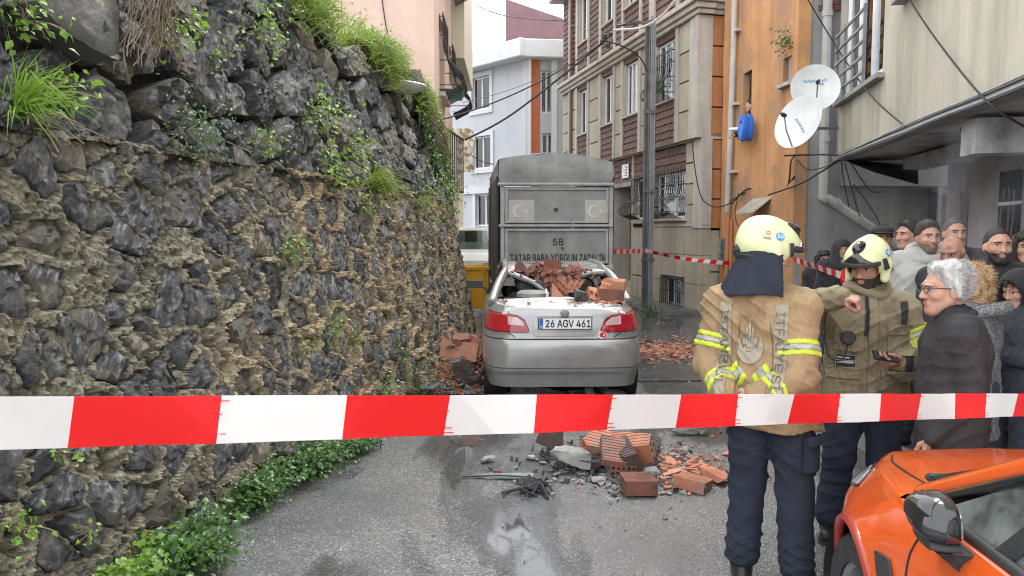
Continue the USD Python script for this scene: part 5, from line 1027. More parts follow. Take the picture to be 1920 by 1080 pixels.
    oc.part('mirror_lower', hull([p for o, w in ((-.002, .078), (.04, .076), (.074, .058)) for p in msec(o, w, .020, 0, -.060)]), M_PLASTB, parent=mm, smooth=40)
    oc.part('mirror_arm', hull([(sx * x, y, z) for x, y, z in ((.83, 2.44, .86), (.83, 2.58, .86), (.80, 2.42, .93), (.80, 2.60, .93), (.91, 2.44, .93), (.91, 2.55, .93), (.87, 2.46, .95), (.87, 2.53, .95))]), M_PLASTB, parent=mm)
oc.part('roof', grid(np.array([[(x, y, float(np.interp(y, [.25, .5, 1.2, 1.87, 1.95], [1.33, 1.40, 1.465, 1.447, 1.43])) + .025 * (1 - (x / .58) ** 2) + .01) for x in np.linspace(.585, -.585, 20)] for y in np.linspace(.25, 1.95, 18)])), M_CORAL, smooth=True)
oc.part('windscreen', grid(np.array([[(x * (1 - .22 * t), 2.97 - 1.02 * t + .10 * (1 - (x / .74) ** 2) * (1 - t), .97 + .455 * t + .01) for x in np.linspace(.72, -.72, 16)] for t in np.linspace(0, 1, 10)])), M_GLASSC, smooth=True)
oc.part('scuttle', box(-.70, .70, 2.86, 3.02, .955, .985, .01), M_PLASTB); oc.part('wiper', tube([(-.5, 3.0, 1.0), (.05, 2.93, 1.03)], .008, 5), M_PLASTB)
oc.part('bonnet_vent', hull([(-.50 + x, 2.93 + y, .99 + z) for x, y, z in ((-.07, -.015, 0), (.07, 0, .004), (0, .016, .006), (0, -.012, .009))]), M_GAP)
oc.part('dashboard', box(-.66, .66, 2.30, 2.80, .55, .93, .06), M_PLASTB); oc.part('cabin_floor', box(-.7, .7, .4, 2.8, .3, .36), M_DARK)
oc.part('steering_wheel', tube([(-.36 + .18 * math.cos(t), 2.18 - .06 * math.sin(t), .93 + .17 * math.sin(t)) for t in np.linspace(0, 2 * PI, 28, endpoint=False)], .015, 8, closed=True), M_PLASTB, smooth=True)
for x in (-.36, .36):
    for y in (1.35, .55):
        s_ = oc.part('seat', cat(box(x - .24, x + .24, y - .02, y + .14, .45, 1.08, .05), box(x - .24, x + .24, y, y + .5, .36, .52, .04)), M_CHAR); oc.part('headrest', box(x - .12, x + .12, y, y + .1, 1.10, 1.28, .04), M_CHAR, parent=s_)
oc.part('grille', rear_patch(so, sg.box(0, 0, .01, .01), 0), M_GAP) if 0 else None
oc.part('tailgate_glass', vf((np.array([(-.6, .22, 1.0), (.6, .22, 1.0), (.5, .34, 1.32), (-.5, .34, 1.32)]), np.array([(0, 1, 2), (0, 2, 3)]))), M_GLASSC)
# ------------------------------------------------------------------ people
N3 = lambda v: np.asarray(v, float) / np.linalg.norm(v)
def rot_head(yaw, pitch, roll=0):
    """columns: right, forward, up of the head; yaw to the left is positive, pitch down is positive"""
    return trimesh.transformations.euler_matrix(-pitch, roll, yaw, 'sxyz')[:3, :3]
def head_sdf(p):
    """p in the head's own frame (x right, y forward, z up, metres of a head 0.235 tall)"""
    x = p.copy(); ax = np.abs(x[:, 0]); m = np.column_stack([ax, x[:, 1], x[:, 2]])
    d = ell(m, (0, -.012, .030), (.076, .095, .088))
    d = smin(d, seg(m, (0, .030, -.015), (0, .056, -.090), .060, .030), .03)
    d = smin(d, seg(m, (.052, .0, -.045), (.018, .058, -.096), .020, .018), .03)
    d = smin(d, ell(m, (.042, .058, -.022), (.024, .022, .020)), .02)
    d = smin(d, seg(m, (.008, .083, .030), (.052, .062, .030), .013, .012), .014)
    d = smax(d, -ell(m, (.033, .101, .009), (.021, .016, .013)), .014)
    d = smin(d, seg(m, (0, .084, .020), (0, .104, -.028), .008, .0125), .012)
    d = smin(d, ell(m, (.013, .094, -.030), (.011, .011, .009)), .006)
    d = smin(d, ell(m, (0, .077, -.060), (.024, .016, .014)), .014)
    d = smax(d, -seg(m, (0, .0955, -.0595), (.022, .090, -.0605), .0016), .003)
    d = smin(d, ell(m, (.080, -.008, -.004), (.011, .021, .034)), .008)
    return d
def hair_sdf(style, seed=0):
    def f(p):
        d = head_sdf(np.column_stack([np.clip(p[:, 0], -.07, .07) if False else p[:, 0], p[:, 1], p[:, 2]])); x, y, z = p.T
        n = meshkit.noise(p * np.array([70, 70, 30]), seed) - .5; n2 = meshkit.noise(p * 22, seed + 3) - .5
        if style == 'short': t = .010 + .006 * n2; line = np.interp(y, [-.12, -.06, -.035, .0, .03, .062, .075], [-.085, -.080, -.02, .012, .026, .074, .088]); top = .012 * np.clip((z - .06) / .05, 0, 1)
        elif style == 'cropped': t = .0030 + .0015 * n2; line = np.interp(y, [-.12, -.06, -.035, .0, .03, .058, .072], [-.080, -.072, -.02, .016, .034, .084, .094]); top = .004 * np.clip((z - .06) / .05, 0, 1)
        elif style == 'grey': t = .008 + .012 * n2 + .004 * n; line = np.interp(y, [-.12, -.06, -.03, .0, .03, .060, .078], [-.090, -.085, -.045, -.006, .015, .070, .083]); top = .016 * np.clip((z - .05) / .05, 0, 1)
        elif style == 'curly': t = .026 + .026 * n2 + .010 * n; line = np.interp(y, [-.12, -.03, .02, .06, .09], [-.175, -.17, -.12, .045, .075]); top = .010 * np.clip((z - .05) / .05, 0, 1)
        elif style == 'long': t = .022 + .010 * n2; line = np.interp(y, [-.12, -.0, .03, .06, .09], [-.28, -.26, -.12, .060, .080]); top = 0
        elif style == 'beard': t = .0030 + .003 * n; line = None
        elif style == 'stubble': t = .0016; line = None
        elif style == 'brows':
            ax = np.abs(x); return np.maximum(d - .004, np.maximum(np.abs(z - (.029 - .10 * (ax - .03) * (ax > .03))) - .0048, np.maximum(.012 - ax, np.maximum(ax - .052, .03 - y))))
        if line is None:
            ax = np.abs(x); mouth = .011 - np.hypot((ax) * .62, (z + .060)); reg = np.maximum(np.maximum(z + .043 + .25 * np.clip(.055 - y, 0, .1) * 0 - .55 * np.clip(.045 - y, 0, .05), .005 - y), mouth if style == 'beard' else mouth * .8)
            return smax(d - t, reg, .006)
        if style in ('curly', 'long'): d = smin(d, seg(p, (0, -.02, .0), (0, -.035, -.14 if style == 'curly' else -.24), .075, .065), .04)
        line = line + .016 * (meshkit.noise(p * 60, seed + 8) - .5); fade = np.clip((z - line) / .035, .12, 1) if style in ('short', 'grey') else 1
        return smax(d - (t + top) * fade, line - z, .006)
    return f
def hand_segs(w, d, n, side, curl=(.35, .4, .45, .5), thumb=.5, spread=.06, s=1.0):
    """w wrist, d along the hand, n the way the palm faces, side towards the thumb; returns capsules"""
    w, d, n, side = (np.asarray(a, float) for a in (w, d, n, side)); d = N3(d); n = N3(n - d * (n @ d)); side = N3(side - d * (side @ d) - n * (side @ n)); S = []
    kn = [w + s * (d * .088 + side * .030), w + s * (d * .092 + side * .010), w + s * (d * .088 - side * .011), w + s * (d * .080 - side * .031)]
    for k, q in enumerate(kn): S.append((w + s * side * (.016 - .011 * k), q, .0165 * s, .0115 * s))
    S.append((w - d * .03, w + d * .02, .026 * s, .024 * s))
    L = ((.042, .026, .021), (.046, .029, .022), (.043, .027, .021), (.034, .021, .018))
    for k, q in enumerate(kn):
        e = N3(d + side * spread * (1.5 - k)); a = curl[k]; p = q
        nn_ = n - e * (n @ e); nn_ /= np.linalg.norm(nn_)
        for j, l in enumerate(L[k]):
            a2 = a; e2 = e * math.cos(a2) + nn_ * math.sin(a2); nn_ = nn_ * math.cos(a2) - e * math.sin(a2); q2 = p + e2 * l * s; S.append((p, q2, (.0098 - .0008 * j) * s, (.0092 - .0009 * j) * s)); p = q2
            e = e2; a = curl[k] * .95
    t0 = w + s * (d * .022 + side * .022 + n * .008); t1 = t0 + s * (d * .030 + side * .030 * (1 - thumb * .5) + n * .018 * (thumb + .3)); t2 = t1 + s * (d * .034 + side * .006 * (1 - 2 * thumb) + n * .020 * thumb); t3 = t2 + s * (d * .024 - side * .010 * thumb + n * .010 * thumb)
    S += [(t0, t1, .0145 * s, .0120 * s), (t1, t2, .0115 * s, .0105 * s), (t2, t3, .0102 * s, .0085 * s)]
    return S
def segs_sdf(S, k):
    def f(p):
        d = seg(p, *S[0])
        for q in S[1:]: d = smin(d, seg(p, *q[:4]), q[4] if len(q) > 4 else k)
        return d
    return f
def bounds(S, m): P = np.array([q for s in S for q in s[:2]]); r = max(max(s[2:4]) for s in S) + m; return P.min(0) - r, P.max(0) + r
def tri_union(ms):
    try:
        out = None
        for v, f in ms:
            q = m3.Manifold(m3.Mesh(np.ascontiguousarray(v, np.float32), np.ascontiguousarray(f, np.uint32)))
            if q.is_empty(): raise ValueError
            out = q if out is None else out + q
        if out.num_tri() < 100: raise ValueError
        return vf(out)
    except Exception as e:
        print('union failed', e); return cat(*ms)
BASE = dict(pelvis=(0, 0, .95), waist=(0, .01, 1.10), chest=(0, .0, 1.30), neck=(0, -.02, 1.46), head=(0, .02, 1.625),
            shL=(-.185, -.01, 1.415), elL=(-.235, -.03, 1.13), wrL=(-.235, .06, .90), shR=(.185, -.01, 1.415), elR=(.235, -.03, 1.13), wrR=(.235, .06, .90),
            hiL=(-.095, 0, .93), knL=(-.11, .02, .50), anL=(-.12, -.02, .10), hiR=(.095, 0, .93), knR=(.11, .02, .50), anR=(.12, -.02, .10))
def wrinkle(p, amp, seed, f=1.0):
    """soft cloth folds: bent, uneven ridges"""
    w = meshkit.noise(p * 3.1 * f, seed) * 6; a = np.sin(p[:, 2] * 38 * f + p[:, 0] * 21 * f + w * 1.7 + seed) ; b = np.sin(p[:, 2] * 21 * f - p[:, 0] * 30 * f + p[:, 1] * 25 * f + w * 2.3)
    m = meshkit.noise(p * 5 * f + 9, seed + 1)
    return amp * (1.1 * (1 - np.abs(a)) ** 2 * m + .9 * (1 - np.abs(b)) ** 2 * (1 - m) + .35 * (meshkit.noise(p * 16, seed + 2) - .5) + .35 * (1 - np.abs(np.sin(p[:, 2] * 70 + p[:, 0] * 55 + w * 3))) ** 2 * meshkit.noise(p * 7 + 3, seed + 4))
class Person:
    def __init__(s, label, group, loc, rz, H=1.75, J=None, yaw=0, pitch=0, skin=None, res=.012, name='person', seed=0, hs=1.0, face=True, bulk=1.0):
        s.k = H / 1.75; s.t = T(name, label, 'person', group, loc=loc, rz=rz); s.J = {k: np.array(v, float) * s.k for k, v in {**BASE, **(J or {})}.items()}
        s.R = rot_head(yaw, pitch); s.res, s.seed, s.skin, s.hs, s.bulk = res, seed, skin or M_SKIN, s.k * hs, bulk; s.face = face
        s.hands = []
    def hf(s, f): hc, R, k = s.J['head'].astype(np.float32), s.R.astype(np.float32), np.float32(s.hs); return lambda p: f(((p - hc) @ R) / k) * k
    def hp(s, q): return s.J['head'] + s.R @ (np.asarray(q, float) * s.hs)
    def torso(s, g=0.0):
        J, k = s.J, s.k; b = s.bulk; S = []
        for sx in (-1, 1):
            o = lambda w: np.array([sx * w * k * b, 0, 0])
            S += [(J['pelvis'] + o(.075), J['waist'] + o(.065), .115 * k * b + g, .105 * k * b + g), (J['waist'] + o(.065), J['chest'] + o(.085), .105 * k * b + g, .112 * k * b + g)]
        for sd in 'LR': S.append((J['chest'] + (J['sh' + sd] - J['chest']) * .35, J['sh' + sd], .100 * k * b + g, .062 * k * b + g)); S.append((J['neck'] - V3(0, 0, .04 * k), J['sh' + sd], .062 * k + g, .055 * k + g))
        S.append((J['neck'] + V3(-.05, 0, -.02) * k, J['neck'] + V3(.05, 0, -.02) * k, .060 * k + g, .060 * k + g)); return S
    def arm(s, sd, g=0.0, end=1.0):
        J, k = s.J, s.k; w = J['el' + sd] + (J['wr' + sd] - J['el' + sd]) * end; return [(J['sh' + sd], J['el' + sd], .058 * k + g, .045 * k + g), (J['el' + sd], w, .045 * k + g, .033 * k + g)]
    def legs(s, g=0.0, flare=0.0, end=1.0):
        J, k = s.J, s.k; S = []
        for sd in 'LR': a = J['kn' + sd] + (J['an' + sd] - J['kn' + sd]) * end; S += [(J['hi' + sd], J['kn' + sd], .092 * k + g, .060 * k + g), (J['kn' + sd], a, .058 * k + g, .040 * k + g + flare)]
        S.append((J['pelvis'] + V3(-.05, -.02, .0), J['pelvis'] + V3(.05, -.02, .0), .115 * k + g, .115 * k + g)); return S
    def body(s):
        J, k = s.J, s.k; h = s.hf(head_sdf); nk = [(J['neck'] + V3(0, 0, -.04) * k, s.hp((0, -.022, -.055)), .060 * k, .052 * k)]
        hd = nets(lambda p: smin(h(p), segs_sdf(nk, .02)(p), .02 * k), *[a + b for a, b in zip(bounds([(J['head'], J['neck'], .1, .1)], .06), (0, 0))], s.res * .55 if s.face else s.res)
        S = s.torso(-.03) + s.arm('L') + s.arm('R') + s.legs(-.01)
        tr = nets(segs_sdf(S, .03), *bounds(S, .03), .028)
        hs = [nets(segs_sdf(H_, .006 * k), *bounds(H_, .02), .0036 if s.res < .013 else .006) for H_ in s.hands]
        s.t.part('body', tri_union([tr, hd] + hs), s.skin, smooth=True)
        if s.face:
            for sx in (-1, 1):
                c = s.hp((sx * .032, .085, .008)); er = .003 * s.hs
                al = lambda p: np.abs(p[:, 2] - .0075) - .0062 * np.sqrt(np.clip(1 - ((p[:, 0] - sx * .032) / .0155) ** 2, 0, 1)) + .012 * (np.abs(p[:, 0] - sx * .032) > .0155) + .02 * (p[:, 1] < .05)
                e = s.t.part('eye', nets(s.hf(lambda p: np.maximum(head_sdf(p) - .0012, al(p) * .7)), c - .03, c + .03, .0028), M_EYEW, smooth=True)
                s.t.part('iris', nets(s.hf(lambda p: np.maximum(head_sdf(p) - .0022, np.maximum(al(p) * .7 - .0004, np.hypot(p[:, 0] - sx * .032 - .002, p[:, 2] - .0085) - .0064))), c - .03, c + .03, .0024), M_IRIS, parent=e, smooth=True)
                s.t.part('eyelid', nets(s.hf(lambda p: np.maximum(head_sdf(p) - .0030, np.maximum(np.abs(al(p)) * .7 - .0012, .0105 - p[:, 2] - .3 * np.abs(np.abs(p[:, 0]) - .032)))), c - .03, c + .03, .0024), M_HAIRB, parent=e, smooth=True)
            s.t.part('lips', nets(s.hf(lambda p: np.maximum(head_sdf(p) - .0012, np.maximum(np.abs(p[:, 2] + .0585) - .0065, np.maximum(np.abs(p[:, 0]) - .021, .06 - p[:, 1])))), s.hp((0, .06, -.06)) - .05, s.hp((0, .06, -.06)) + .05, .004), M_LIP, smooth=True)
    def on_head(s, name, style, m, res=None, size=.2, parent=None):
        f = s.hf(hair_sdf(style, s.seed)); c = s.J['head']; lo, hi = c - size * s.hs, c + size * s.hs
        if style in ('curly', 'long'): lo[2] -= .12
        v = nets(f, lo, hi, res or s.res * .6); q = s.t.part(name, v, m, parent=parent, smooth=True)
        if style in ('short', 'grey', 'curly', 'long'):
            rng = np.random.default_rng(s.seed + 5); V, F = v; n = dict(short=900, grey=4200, curly=2200, long=1100)[style]; tri = V[F[rng.integers(0, len(F), n)]]; w = rng.dirichlet((1, 1, 1), n)[:, :, None]; P = (tri * w).sum(1)
            nn = np.cross(tri[:, 1] - tri[:, 0], tri[:, 2] - tri[:, 0]); nn /= np.linalg.norm(nn, axis=1, keepdims=True) + 1e-9; L_ = (P - c) @ s.R
            comb = dict(short=V3(0, .2, .6), grey=V3(0, -1, .05), curly=V3(0, -.2, -.6), long=V3(0, -.15, -1))[style]; D = comb @ s.R.T + nn * dict(short=.5, grey=.05, curly=.6, long=.1)[style] + rng.normal(0, dict(short=.3, grey=.12, curly=.9, long=.12)[style], (n, 3)); D = D - nn * np.minimum((D * nn).sum(1, keepdims=True), 0)
            s.t.part('strands', blades(P - nn * .003, D, dict(short=.016, grey=.032, curly=.035, long=.08)[style], .0045 if style in ('curly', 'long') else .0026, rng, .5), m, parent=q, kind='stuff')
        return q
    def cloth(s, name, S, k, m, zlo=None, fold=.010, res=None, cut=None, seed=None, extra=None, rough=1.0, parent=None):
        base = segs_sdf(S, k * s.k); sd = s.seed if seed is None else seed
        def f(p):
            d = base(p)
            if extra is not None: d = extra(p, d)
            d = d - wrinkle(p, fold, sd, rough) + fold * .3
            if zlo is not None: d = smax(d, (zlo + .012 * np.sin(p[:, 0] * 14 + 2 * p[:, 1] * 11) - p[:, 2]), .008)
            if cut is not None: d = np.maximum(d, cut(p))
            return d
        v = nets(f, *bounds(S, .06), res or s.res); s.t.part(name, v, m, parent=parent, smooth=True); return f
    def trousers(s, m, g=.022, fold=.012, end=.93, flare=.012, name='trousers'):
        zt = s.J['waist'][2]; return s.cloth(name, s.legs(g, flare, end), .035, m, fold=fold, cut=lambda p: p[:, 2] - zt)
    def jacket(s, m, g=.03, hem=.82, fold=.010, end=.94, skirt=None, name='jacket', collar=.045, extra=None, sleeve=.0, arms=True):
        J, k = s.J, s.k; S = s.torso(g); zl = hem * k; AR = [(*q, kk * k) for sd in 'LR' for q, kk in zip(s.arm(sd, g * .8 + sleeve, end), (.022, .012))]
        for sx in (-1, 1):
            lo = J['pelvis'] * np.array([1, 1, 0]) + np.array([sx * (.085 * s.bulk + (skirt or 0)) * k, 0, zl - .05]); S.append((J['waist'] + np.array([sx * .07 * k * s.bulk, 0, 0]), lo, (.10 * s.bulk) * k + g, (.115 * s.bulk) * k + g))
        if collar: S.append((J['neck'] + V3(0, 0, -.03) * k, J['neck'] + V3(0, .008, collar) * k, .070 * k + g * .5, .062 * k + g * .4))
        S = S + AR
        return s.cloth(name, S, .04, m, zlo=zl, fold=fold, extra=extra)
    def shoes(s, m, name='shoe', h=.10, boot=False):
        J, k = s.J, s.k
        for sd in 'LR':
            a = J['an' + sd]; fw = N3(np.array([(.28 if sd == 'R' else -.28), 1, 0])); z = np.array([0, 0, 1.0]); S = [(a * [1, 1, 0] + z * .045 - fw * .05, a * [1, 1, 0] + z * .042 + fw * .15, .044, .040), (a * [1, 1, 0] + z * .05, a + z * (.16 if boot else .0), .052, .062 if boot else .05)]
            f0 = segs_sdf(S, .03); f = lambda p: np.maximum(f0(p), .004 - p[:, 2] + (a[2] - .10 * k)); q = s.t.part('boot' if boot else name, nets(f, *bounds(S, .03), .012), m, smooth=35)
            o = sg.Point(0, 0).buffer(.047).union(affinity.translate(sg.Point(0, 0).buffer(.043), 0, .20)).convex_hull
            s.t.part('sole', xf(extrude(o, .022), frame(a * [1, 1, 0] - fw * .05 + z * (a[2] - .10 * k + .001), np.cross(fw, z), fw, z)), M_RUB, parent=q)
HX = dict(curl=(.35, .4, .45, .5))
def plain(label, px, ytop, d, face_px, H, jacket_m, hair='short', hair_m=None, trousers_m=None, yaw=0, pitch=0, skin=None, beard=None, z=.12, J=None, group=None, res=.014, coat=.82, hood=None, seed=0, bulk=1.0, fold=.011, g=.03):
    """a bystander at pixel column px, distance d, facing the pixel direction angle face (degrees; 180 looks at the camera, 90 to the left of the picture)"""
    x = (px - 960) / FPX * d; P = Person(label, group, (x, d, z), math.radians(face_px), H, J, yaw=math.radians(yaw), pitch=math.radians(pitch), skin=skin, res=res, seed=seed, bulk=bulk)
    P.body(); P.trousers(trousers_m or M_BLACKC); P.jacket(jacket_m, hem=coat, fold=fold, g=g); P.shoes(M_BOOT)
    if hair: P.on_head('hair', hair, hair_m or M_HAIRB)
    if hair: P.on_head('eyebrows', 'brows', M_HAIRB if hair != 'grey' else M_HAIRG, res=.005)
    if beard: P.on_head('beard', beard, M_HAIRB if beard == 'beard' else M_STUB, res=.006)
    return P

# --- firefighters' helmets: built in the head frame
def helmet(P, flip=1):
    def shell(p):
        x, y, z = p[:, 0], p[:, 1], p[:, 2]
        d = ell(p, (0, -.005, .045), (.118, .150, .112)); d = smin(d, ell(p, (0, -.03, .075), (.085, .115, .098)), .03)
        ridge = ell(p, (0, -.02, .11), (.028, .12, .065)); d = smin(d, ridge, .015)
        earp = seg(np.column_stack([np.abs(x), y, z]), (.100, -.01, .02), (.098, .02, -.055), .030, .022); d = smin(d, earp, .02)
        cut = np.interp(y, [-.15, -.05, .0, .045, .07, .13], [-.030, -.045, -.085, -.085, .030, .045]); d = smax(d, cut - z, .006)
        return smax(d, -ell(p, (0, -.0, .02), (.100, .125, .10)), .004)
    hs = P.hf(shell); c = P.J['head']; v = nets(hs, c - .26, c + .26, .0065); hp = P.t.part('helmet', v, M_HELM, smooth=True)
    out = P.hf(lambda p: np.minimum(shell(p), ell(p, (0, -.005, .045), (.114, .146, .108))))
    R = P.R; X, Y, Z = R[:, 0], R[:, 1], R[:, 2]
    def dr(name, poly, q, d, m, off=.0025, th=.002, ux=None, uy=None, par=hp):
        d = N3(d); uy = Z if uy is None else uy; uy = N3(uy - d * (uy @ d)); ux = np.cross(uy, -d) if ux is None else ux
        mesh = extrude(poly, th) if hasattr(poly, 'geom_type') else poly
        return P.t.part(name, drape(mesh, P.hp(q), ux, uy, d, out, off, .2, .008), m, parent=par)
    for sx in (-1, 1):
        st = dr('sticker', sg.Point(0, 0).buffer(.021, 24), (sx * .09, -.005, .078), -X * sx - Z * .35, M_STICK)
        n = meshkit.text_mesh('20', .019, .0015, True); nv = vf(n)[0]; dr('number', xf(n, TR(-(nv[:, 0].max() + nv[:, 0].min()) / 2, -.0095, 0)), (sx * .09, -.005, .078), -X * sx - Z * .35, M_WHITEPR, off=.0035, par=hp)
        dr('side_clip', sg.Polygon([(-.012, .030), (.010, .034), (.030, -.028), (.010, -.036)]), (sx * .09, .052 , .035), -X * sx, M_PLASTB, off=.006, th=.008)
        dr('emblem', sg.Point(0, 0).buffer(.010).difference(sg.Point(0, 0).buffer(.0072)), (sx * .09, -.055, .090), -X * sx - Z * .4 + Y * .3, M_REDP); 
        for k in range(2): dr('small_print', sg.box(-.018, -.003 - k * .007, .018, .0 - k * .007), (sx * .09, -.057, .070), -X * sx - Z * .3 + Y * .3, M_CONC)
        dr('red_mark', sg.Polygon([(-.010, .012), (-.006, .012), (-.003, -.002), (.010, .002), (.008, -.007), (-.008, -.008)]), (sx * .07, .105, .045), -X * sx - Y * .9, M_REDP)
    # brow piece, rail and visor edge
    fr = P.hf(lambda p: np.maximum(np.abs(ell(p, (0, -.005, .045), (.124, .157, .116))) - .006, np.maximum(np.abs(p[:, 2] - .045 - .12 * np.clip(p[:, 1] - .05, 0, .2) * 0) - .012, .075 - p[:, 1])))
    P.t.part('brow_rim', nets(fr, c - .26, c + .26, .006), M_PLASTB, parent=hp, smooth=True)
    lampf = P.hf(lambda p: np.minimum(np.maximum(ell(p, (0, .075, .125), (.034, .062, .040)), -ell(p, (0, -.005, .045), (.110, .142, .104))), np.maximum(np.abs(ell(p, (0, -.005, .045), (.121, .153, .115))) - .005, np.maximum(p[:, 2] - .115 + .75 * np.abs(p[:, 0]), np.maximum(.05 - p[:, 2], .05 - p[:, 1]))))); P.t.part('front_plate', nets(lampf, c - .26, c + .26, .006), M_GLOSSB, parent=hp, smooth=True)
    rf = P.hf(lambda p: np.maximum(np.abs(ell(p, (0, -.012, .030), (.121, .152, .112))) - .007, np.maximum(np.abs(p[:, 2] + .028 + .10 * (p[:, 1] + .1)) - .012, p[:, 1] + .02))); P.t.part('rear_rim', nets(rf, c - .26, c + .26, .006), M_PLASTB, parent=hp, smooth=True)
    kn = P.hp((0, -.150, .005)); P.t.part('rear_ratchet', xf(lathe([(0, .016), (.018, .016), (.022, .004), (.024, -.03), (0, -.03)], 14), frame(kn, X, Z, -Y)), M_PLASTB, parent=hp, smooth=40)
    stp = P.hf(lambda p: np.maximum(head_sdf(p) - .010, np.maximum(np.abs(p[:, 1] - .012 + .25 * (p[:, 2] + .05)) - .014, np.maximum(p[:, 2] - .02, -.5)))); P.t.part('chin_strap', nets(stp, c - .2, c + .2, .006), M_BLACKC, parent=hp, smooth=True)
    return hp
def band(P, jf, name, m, conds, lo, hi, off=.004, res=.009):
    return P.t.part(name, nets(lambda p: np.maximum(jf(p) - off, conds(p)), lo, hi, res), m, smooth=True)
def slab_cond(a, b, t0, t1, rad=.16):
    a, b = np.asarray(a, np.float32), np.asarray(b, np.float32); L = np.linalg.norm(b - a); u = (b - a) / L
    def f(p): q = (p - a) @ u; r = np.linalg.norm(p - a - q[:, None] * u, axis=1); return np.maximum(np.maximum(t0 * L - q, q - t1 * L), r - rad)
    return f
def sleeve_bands(P, jf, a, b, t0, w=.026):
    a, b = np.asarray(a), np.asarray(b); L = np.linalg.norm(b - a); lo, hi = np.minimum(a, b) - .14, np.maximum(a, b) + .14
    for k, (m, nm) in enumerate(((M_LIME, 'lime_band'), (M_REFL, 'reflective_band'), (M_LIME, 'lime_band'))):
        band(P, jf, nm, m, slab_cond(a, b, t0 + k * w / L, t0 + (k + 1) * w / L, .125), lo, hi, off=.005 + .001 * k)

# --- firefighter seen from behind
x1 = (1436 - 960) / FPX * 3.82
J1 = dict(elR=(.205, -.11, 1.075), wrR=(.02, -.240, .985), elL=(-.235, -.08, 1.10), wrL=(-.115, -.220, .985), shR=(.172, -.01, 1.385), shL=(-.185, -.01, 1.385),
          pelvis=(.045, 0, .95), waist=(.02, .01, 1.10), hiL=(-.045, 0, .93), hiR=(.14, 0, .93), knL=(-.055, .03, .50), anL=(-.065, -.02, .10), knR=(.175, .0, .50), anR=(.20, -.05, .10), head=(.015, .035, 1.635))
F1 = Person('firefighter seen from behind in tan turnout coat, hands clasped behind the back', None, (x1, 3.86, 0), math.radians(-27), 1.79, J1, yaw=math.radians(-58), pitch=math.radians(9), skin=M_SKIN, res=.008, seed=3, bulk=1.04, hs=1.06)
W_ = F1.J
F1.hands = [hand_segs(W_['wrL'], (.6, -.15, -.55), (.25, 1, 0), (0, .3, 1), curl=(.5, .55, .6, .6), thumb=.4), hand_segs(W_['wrR'] , (-.75, -.05, -.35), (-.1, 1, .1), (0, .2, 1), curl=(.6, .7, .75, .8), thumb=.5)]
F1.body(); F1.shoes(M_BOOT, boot=True); F1.trousers(M_NAVY, g=.028, fold=.015, flare=.018, end=.90)
jf1 = F1.jacket(M_FF1, g=.036, hem=.80, fold=.016, end=.95, skirt=.02, collar=.05, sleeve=.004)
helmet(F1); F1.on_head('hair', 'short', M_HAIRB)
def neck_cape(P, d0=.030, zb=-.20, m=M_NAVY):
    def f(p):
        a = np.arctan2(p[:, 0], -p[:, 1]); r = np.hypot(p[:, 0], p[:, 1] + .005); z = p[:, 2]; t = np.clip((.02 - z) / .22, 0, 1)
        R = .118 + .055 * t + .010 * np.sin(a * 7 + 3 * t) * t
        return np.maximum(np.abs(r - R) - .006, np.maximum(z - .01, np.maximum(zb - .02 * np.cos(a * 2) - z, np.abs(a) - 1.75)))
    c = P.J['head']; P.t.part('neck_cape', nets(P.hf(f), c - .30, c + .30, .008), m, smooth=True)
neck_cape(F1)
def at_back(P, jf, name, mesh, x, z, m, off=.004, th=None, parent=None, dirn=(0, 1, 0), ux=(1, 0, 0), uy=(0, 0, 1)):
    o = np.array([x, -.0, z]) ; return P.t.part(name, drape(mesh, o, np.array(ux, float), np.array(uy, float), np.array(dirn, float), jf, off, .45, .012), m, parent=parent)
# straps with lettering, emblem
for x, word in ((-.150, 'İSTANBUL'), (.115, 'İTFAİYESİ')):
    b_ = at_back(F1, jf1, 'back_strip', extrude(sg.box(-.030, -.40, .030, .08), .002), x, 1.36, M_STRIP, off=.003)
    q = meshkit.text_mesh(word, .040, .002, False); qv = vf(q)[0]; kx = .36 / (qv[:, 0].max() - qv[:, 0].min())
    at_back(F1, jf1, 'strip_lettering', xf(q, frame((.025 if x > 0 else .025, .05, 0), V3(0, -kx, 0), V3(1, 0, 0) * -1 * -1, V3(0, 0, 1)) @ TR(0, -.05 if 0 else 0, 0)), x - .05, 1.36, mat('letter_grey', (.13, .115, .085), (.20, .18, .135), scale=30, rough=.7) if x < 0 else LK + 'letter_grey', off=.006)
em = unary_union([affinity.scale(sg.Point(0, -.02).buffer(1, 24), .062, .075).difference(affinity.scale(sg.Point(0, .02).buffer(1, 24), .046, .062)), affinity.scale(sg.Point(0, -.035).buffer(1, 20), .030, .028)] +
     [sg.Polygon([(x - .006, -.01), (x + .006, -.01), (x + .005, h - .02), (x, h), (x - .005, h - .02)]) for x, h in ((-.026, .035), (-.013, .075), (0, .105), (.013, .075), (.026, .035))])
at_back(F1, jf1, 'back_emblem', extrude(affinity.scale(em, 1.0, 1.1, origin=(0, 0)), .002), -.03, 1.25, M_EMB)
for nm, pts in (('back_seam', [(-.075, 1.36), (-.085, 1.20), (-.075, 1.02), (-.085, .86)]), ('back_seam', [(.065, 1.36), (.08, 1.18), (.07, 1.0), (.085, .86)]), ('hem_stitch', [(-.20, .875), (-.05, .865), (.10, .868), (.20, .875)])):
    ls = sg.LineString(spline(pts, 6)).buffer(.0014, cap_style=2); at_back(F1, jf1, nm, affinity.translate(ls, 0, 0) if 0 else extrude(ls, .001), 0, 0, LK + 'letter_grey', off=.0035)
for k in range(5): at_back(F1, jf1, 'emblem_mark', extrude(sg.Point(0, 0).buffer(.005, 3), .002), -.03 + .013 * (k % 3 - 1), 1.225 - .018 * (k // 3), M_FF1, off=.007)
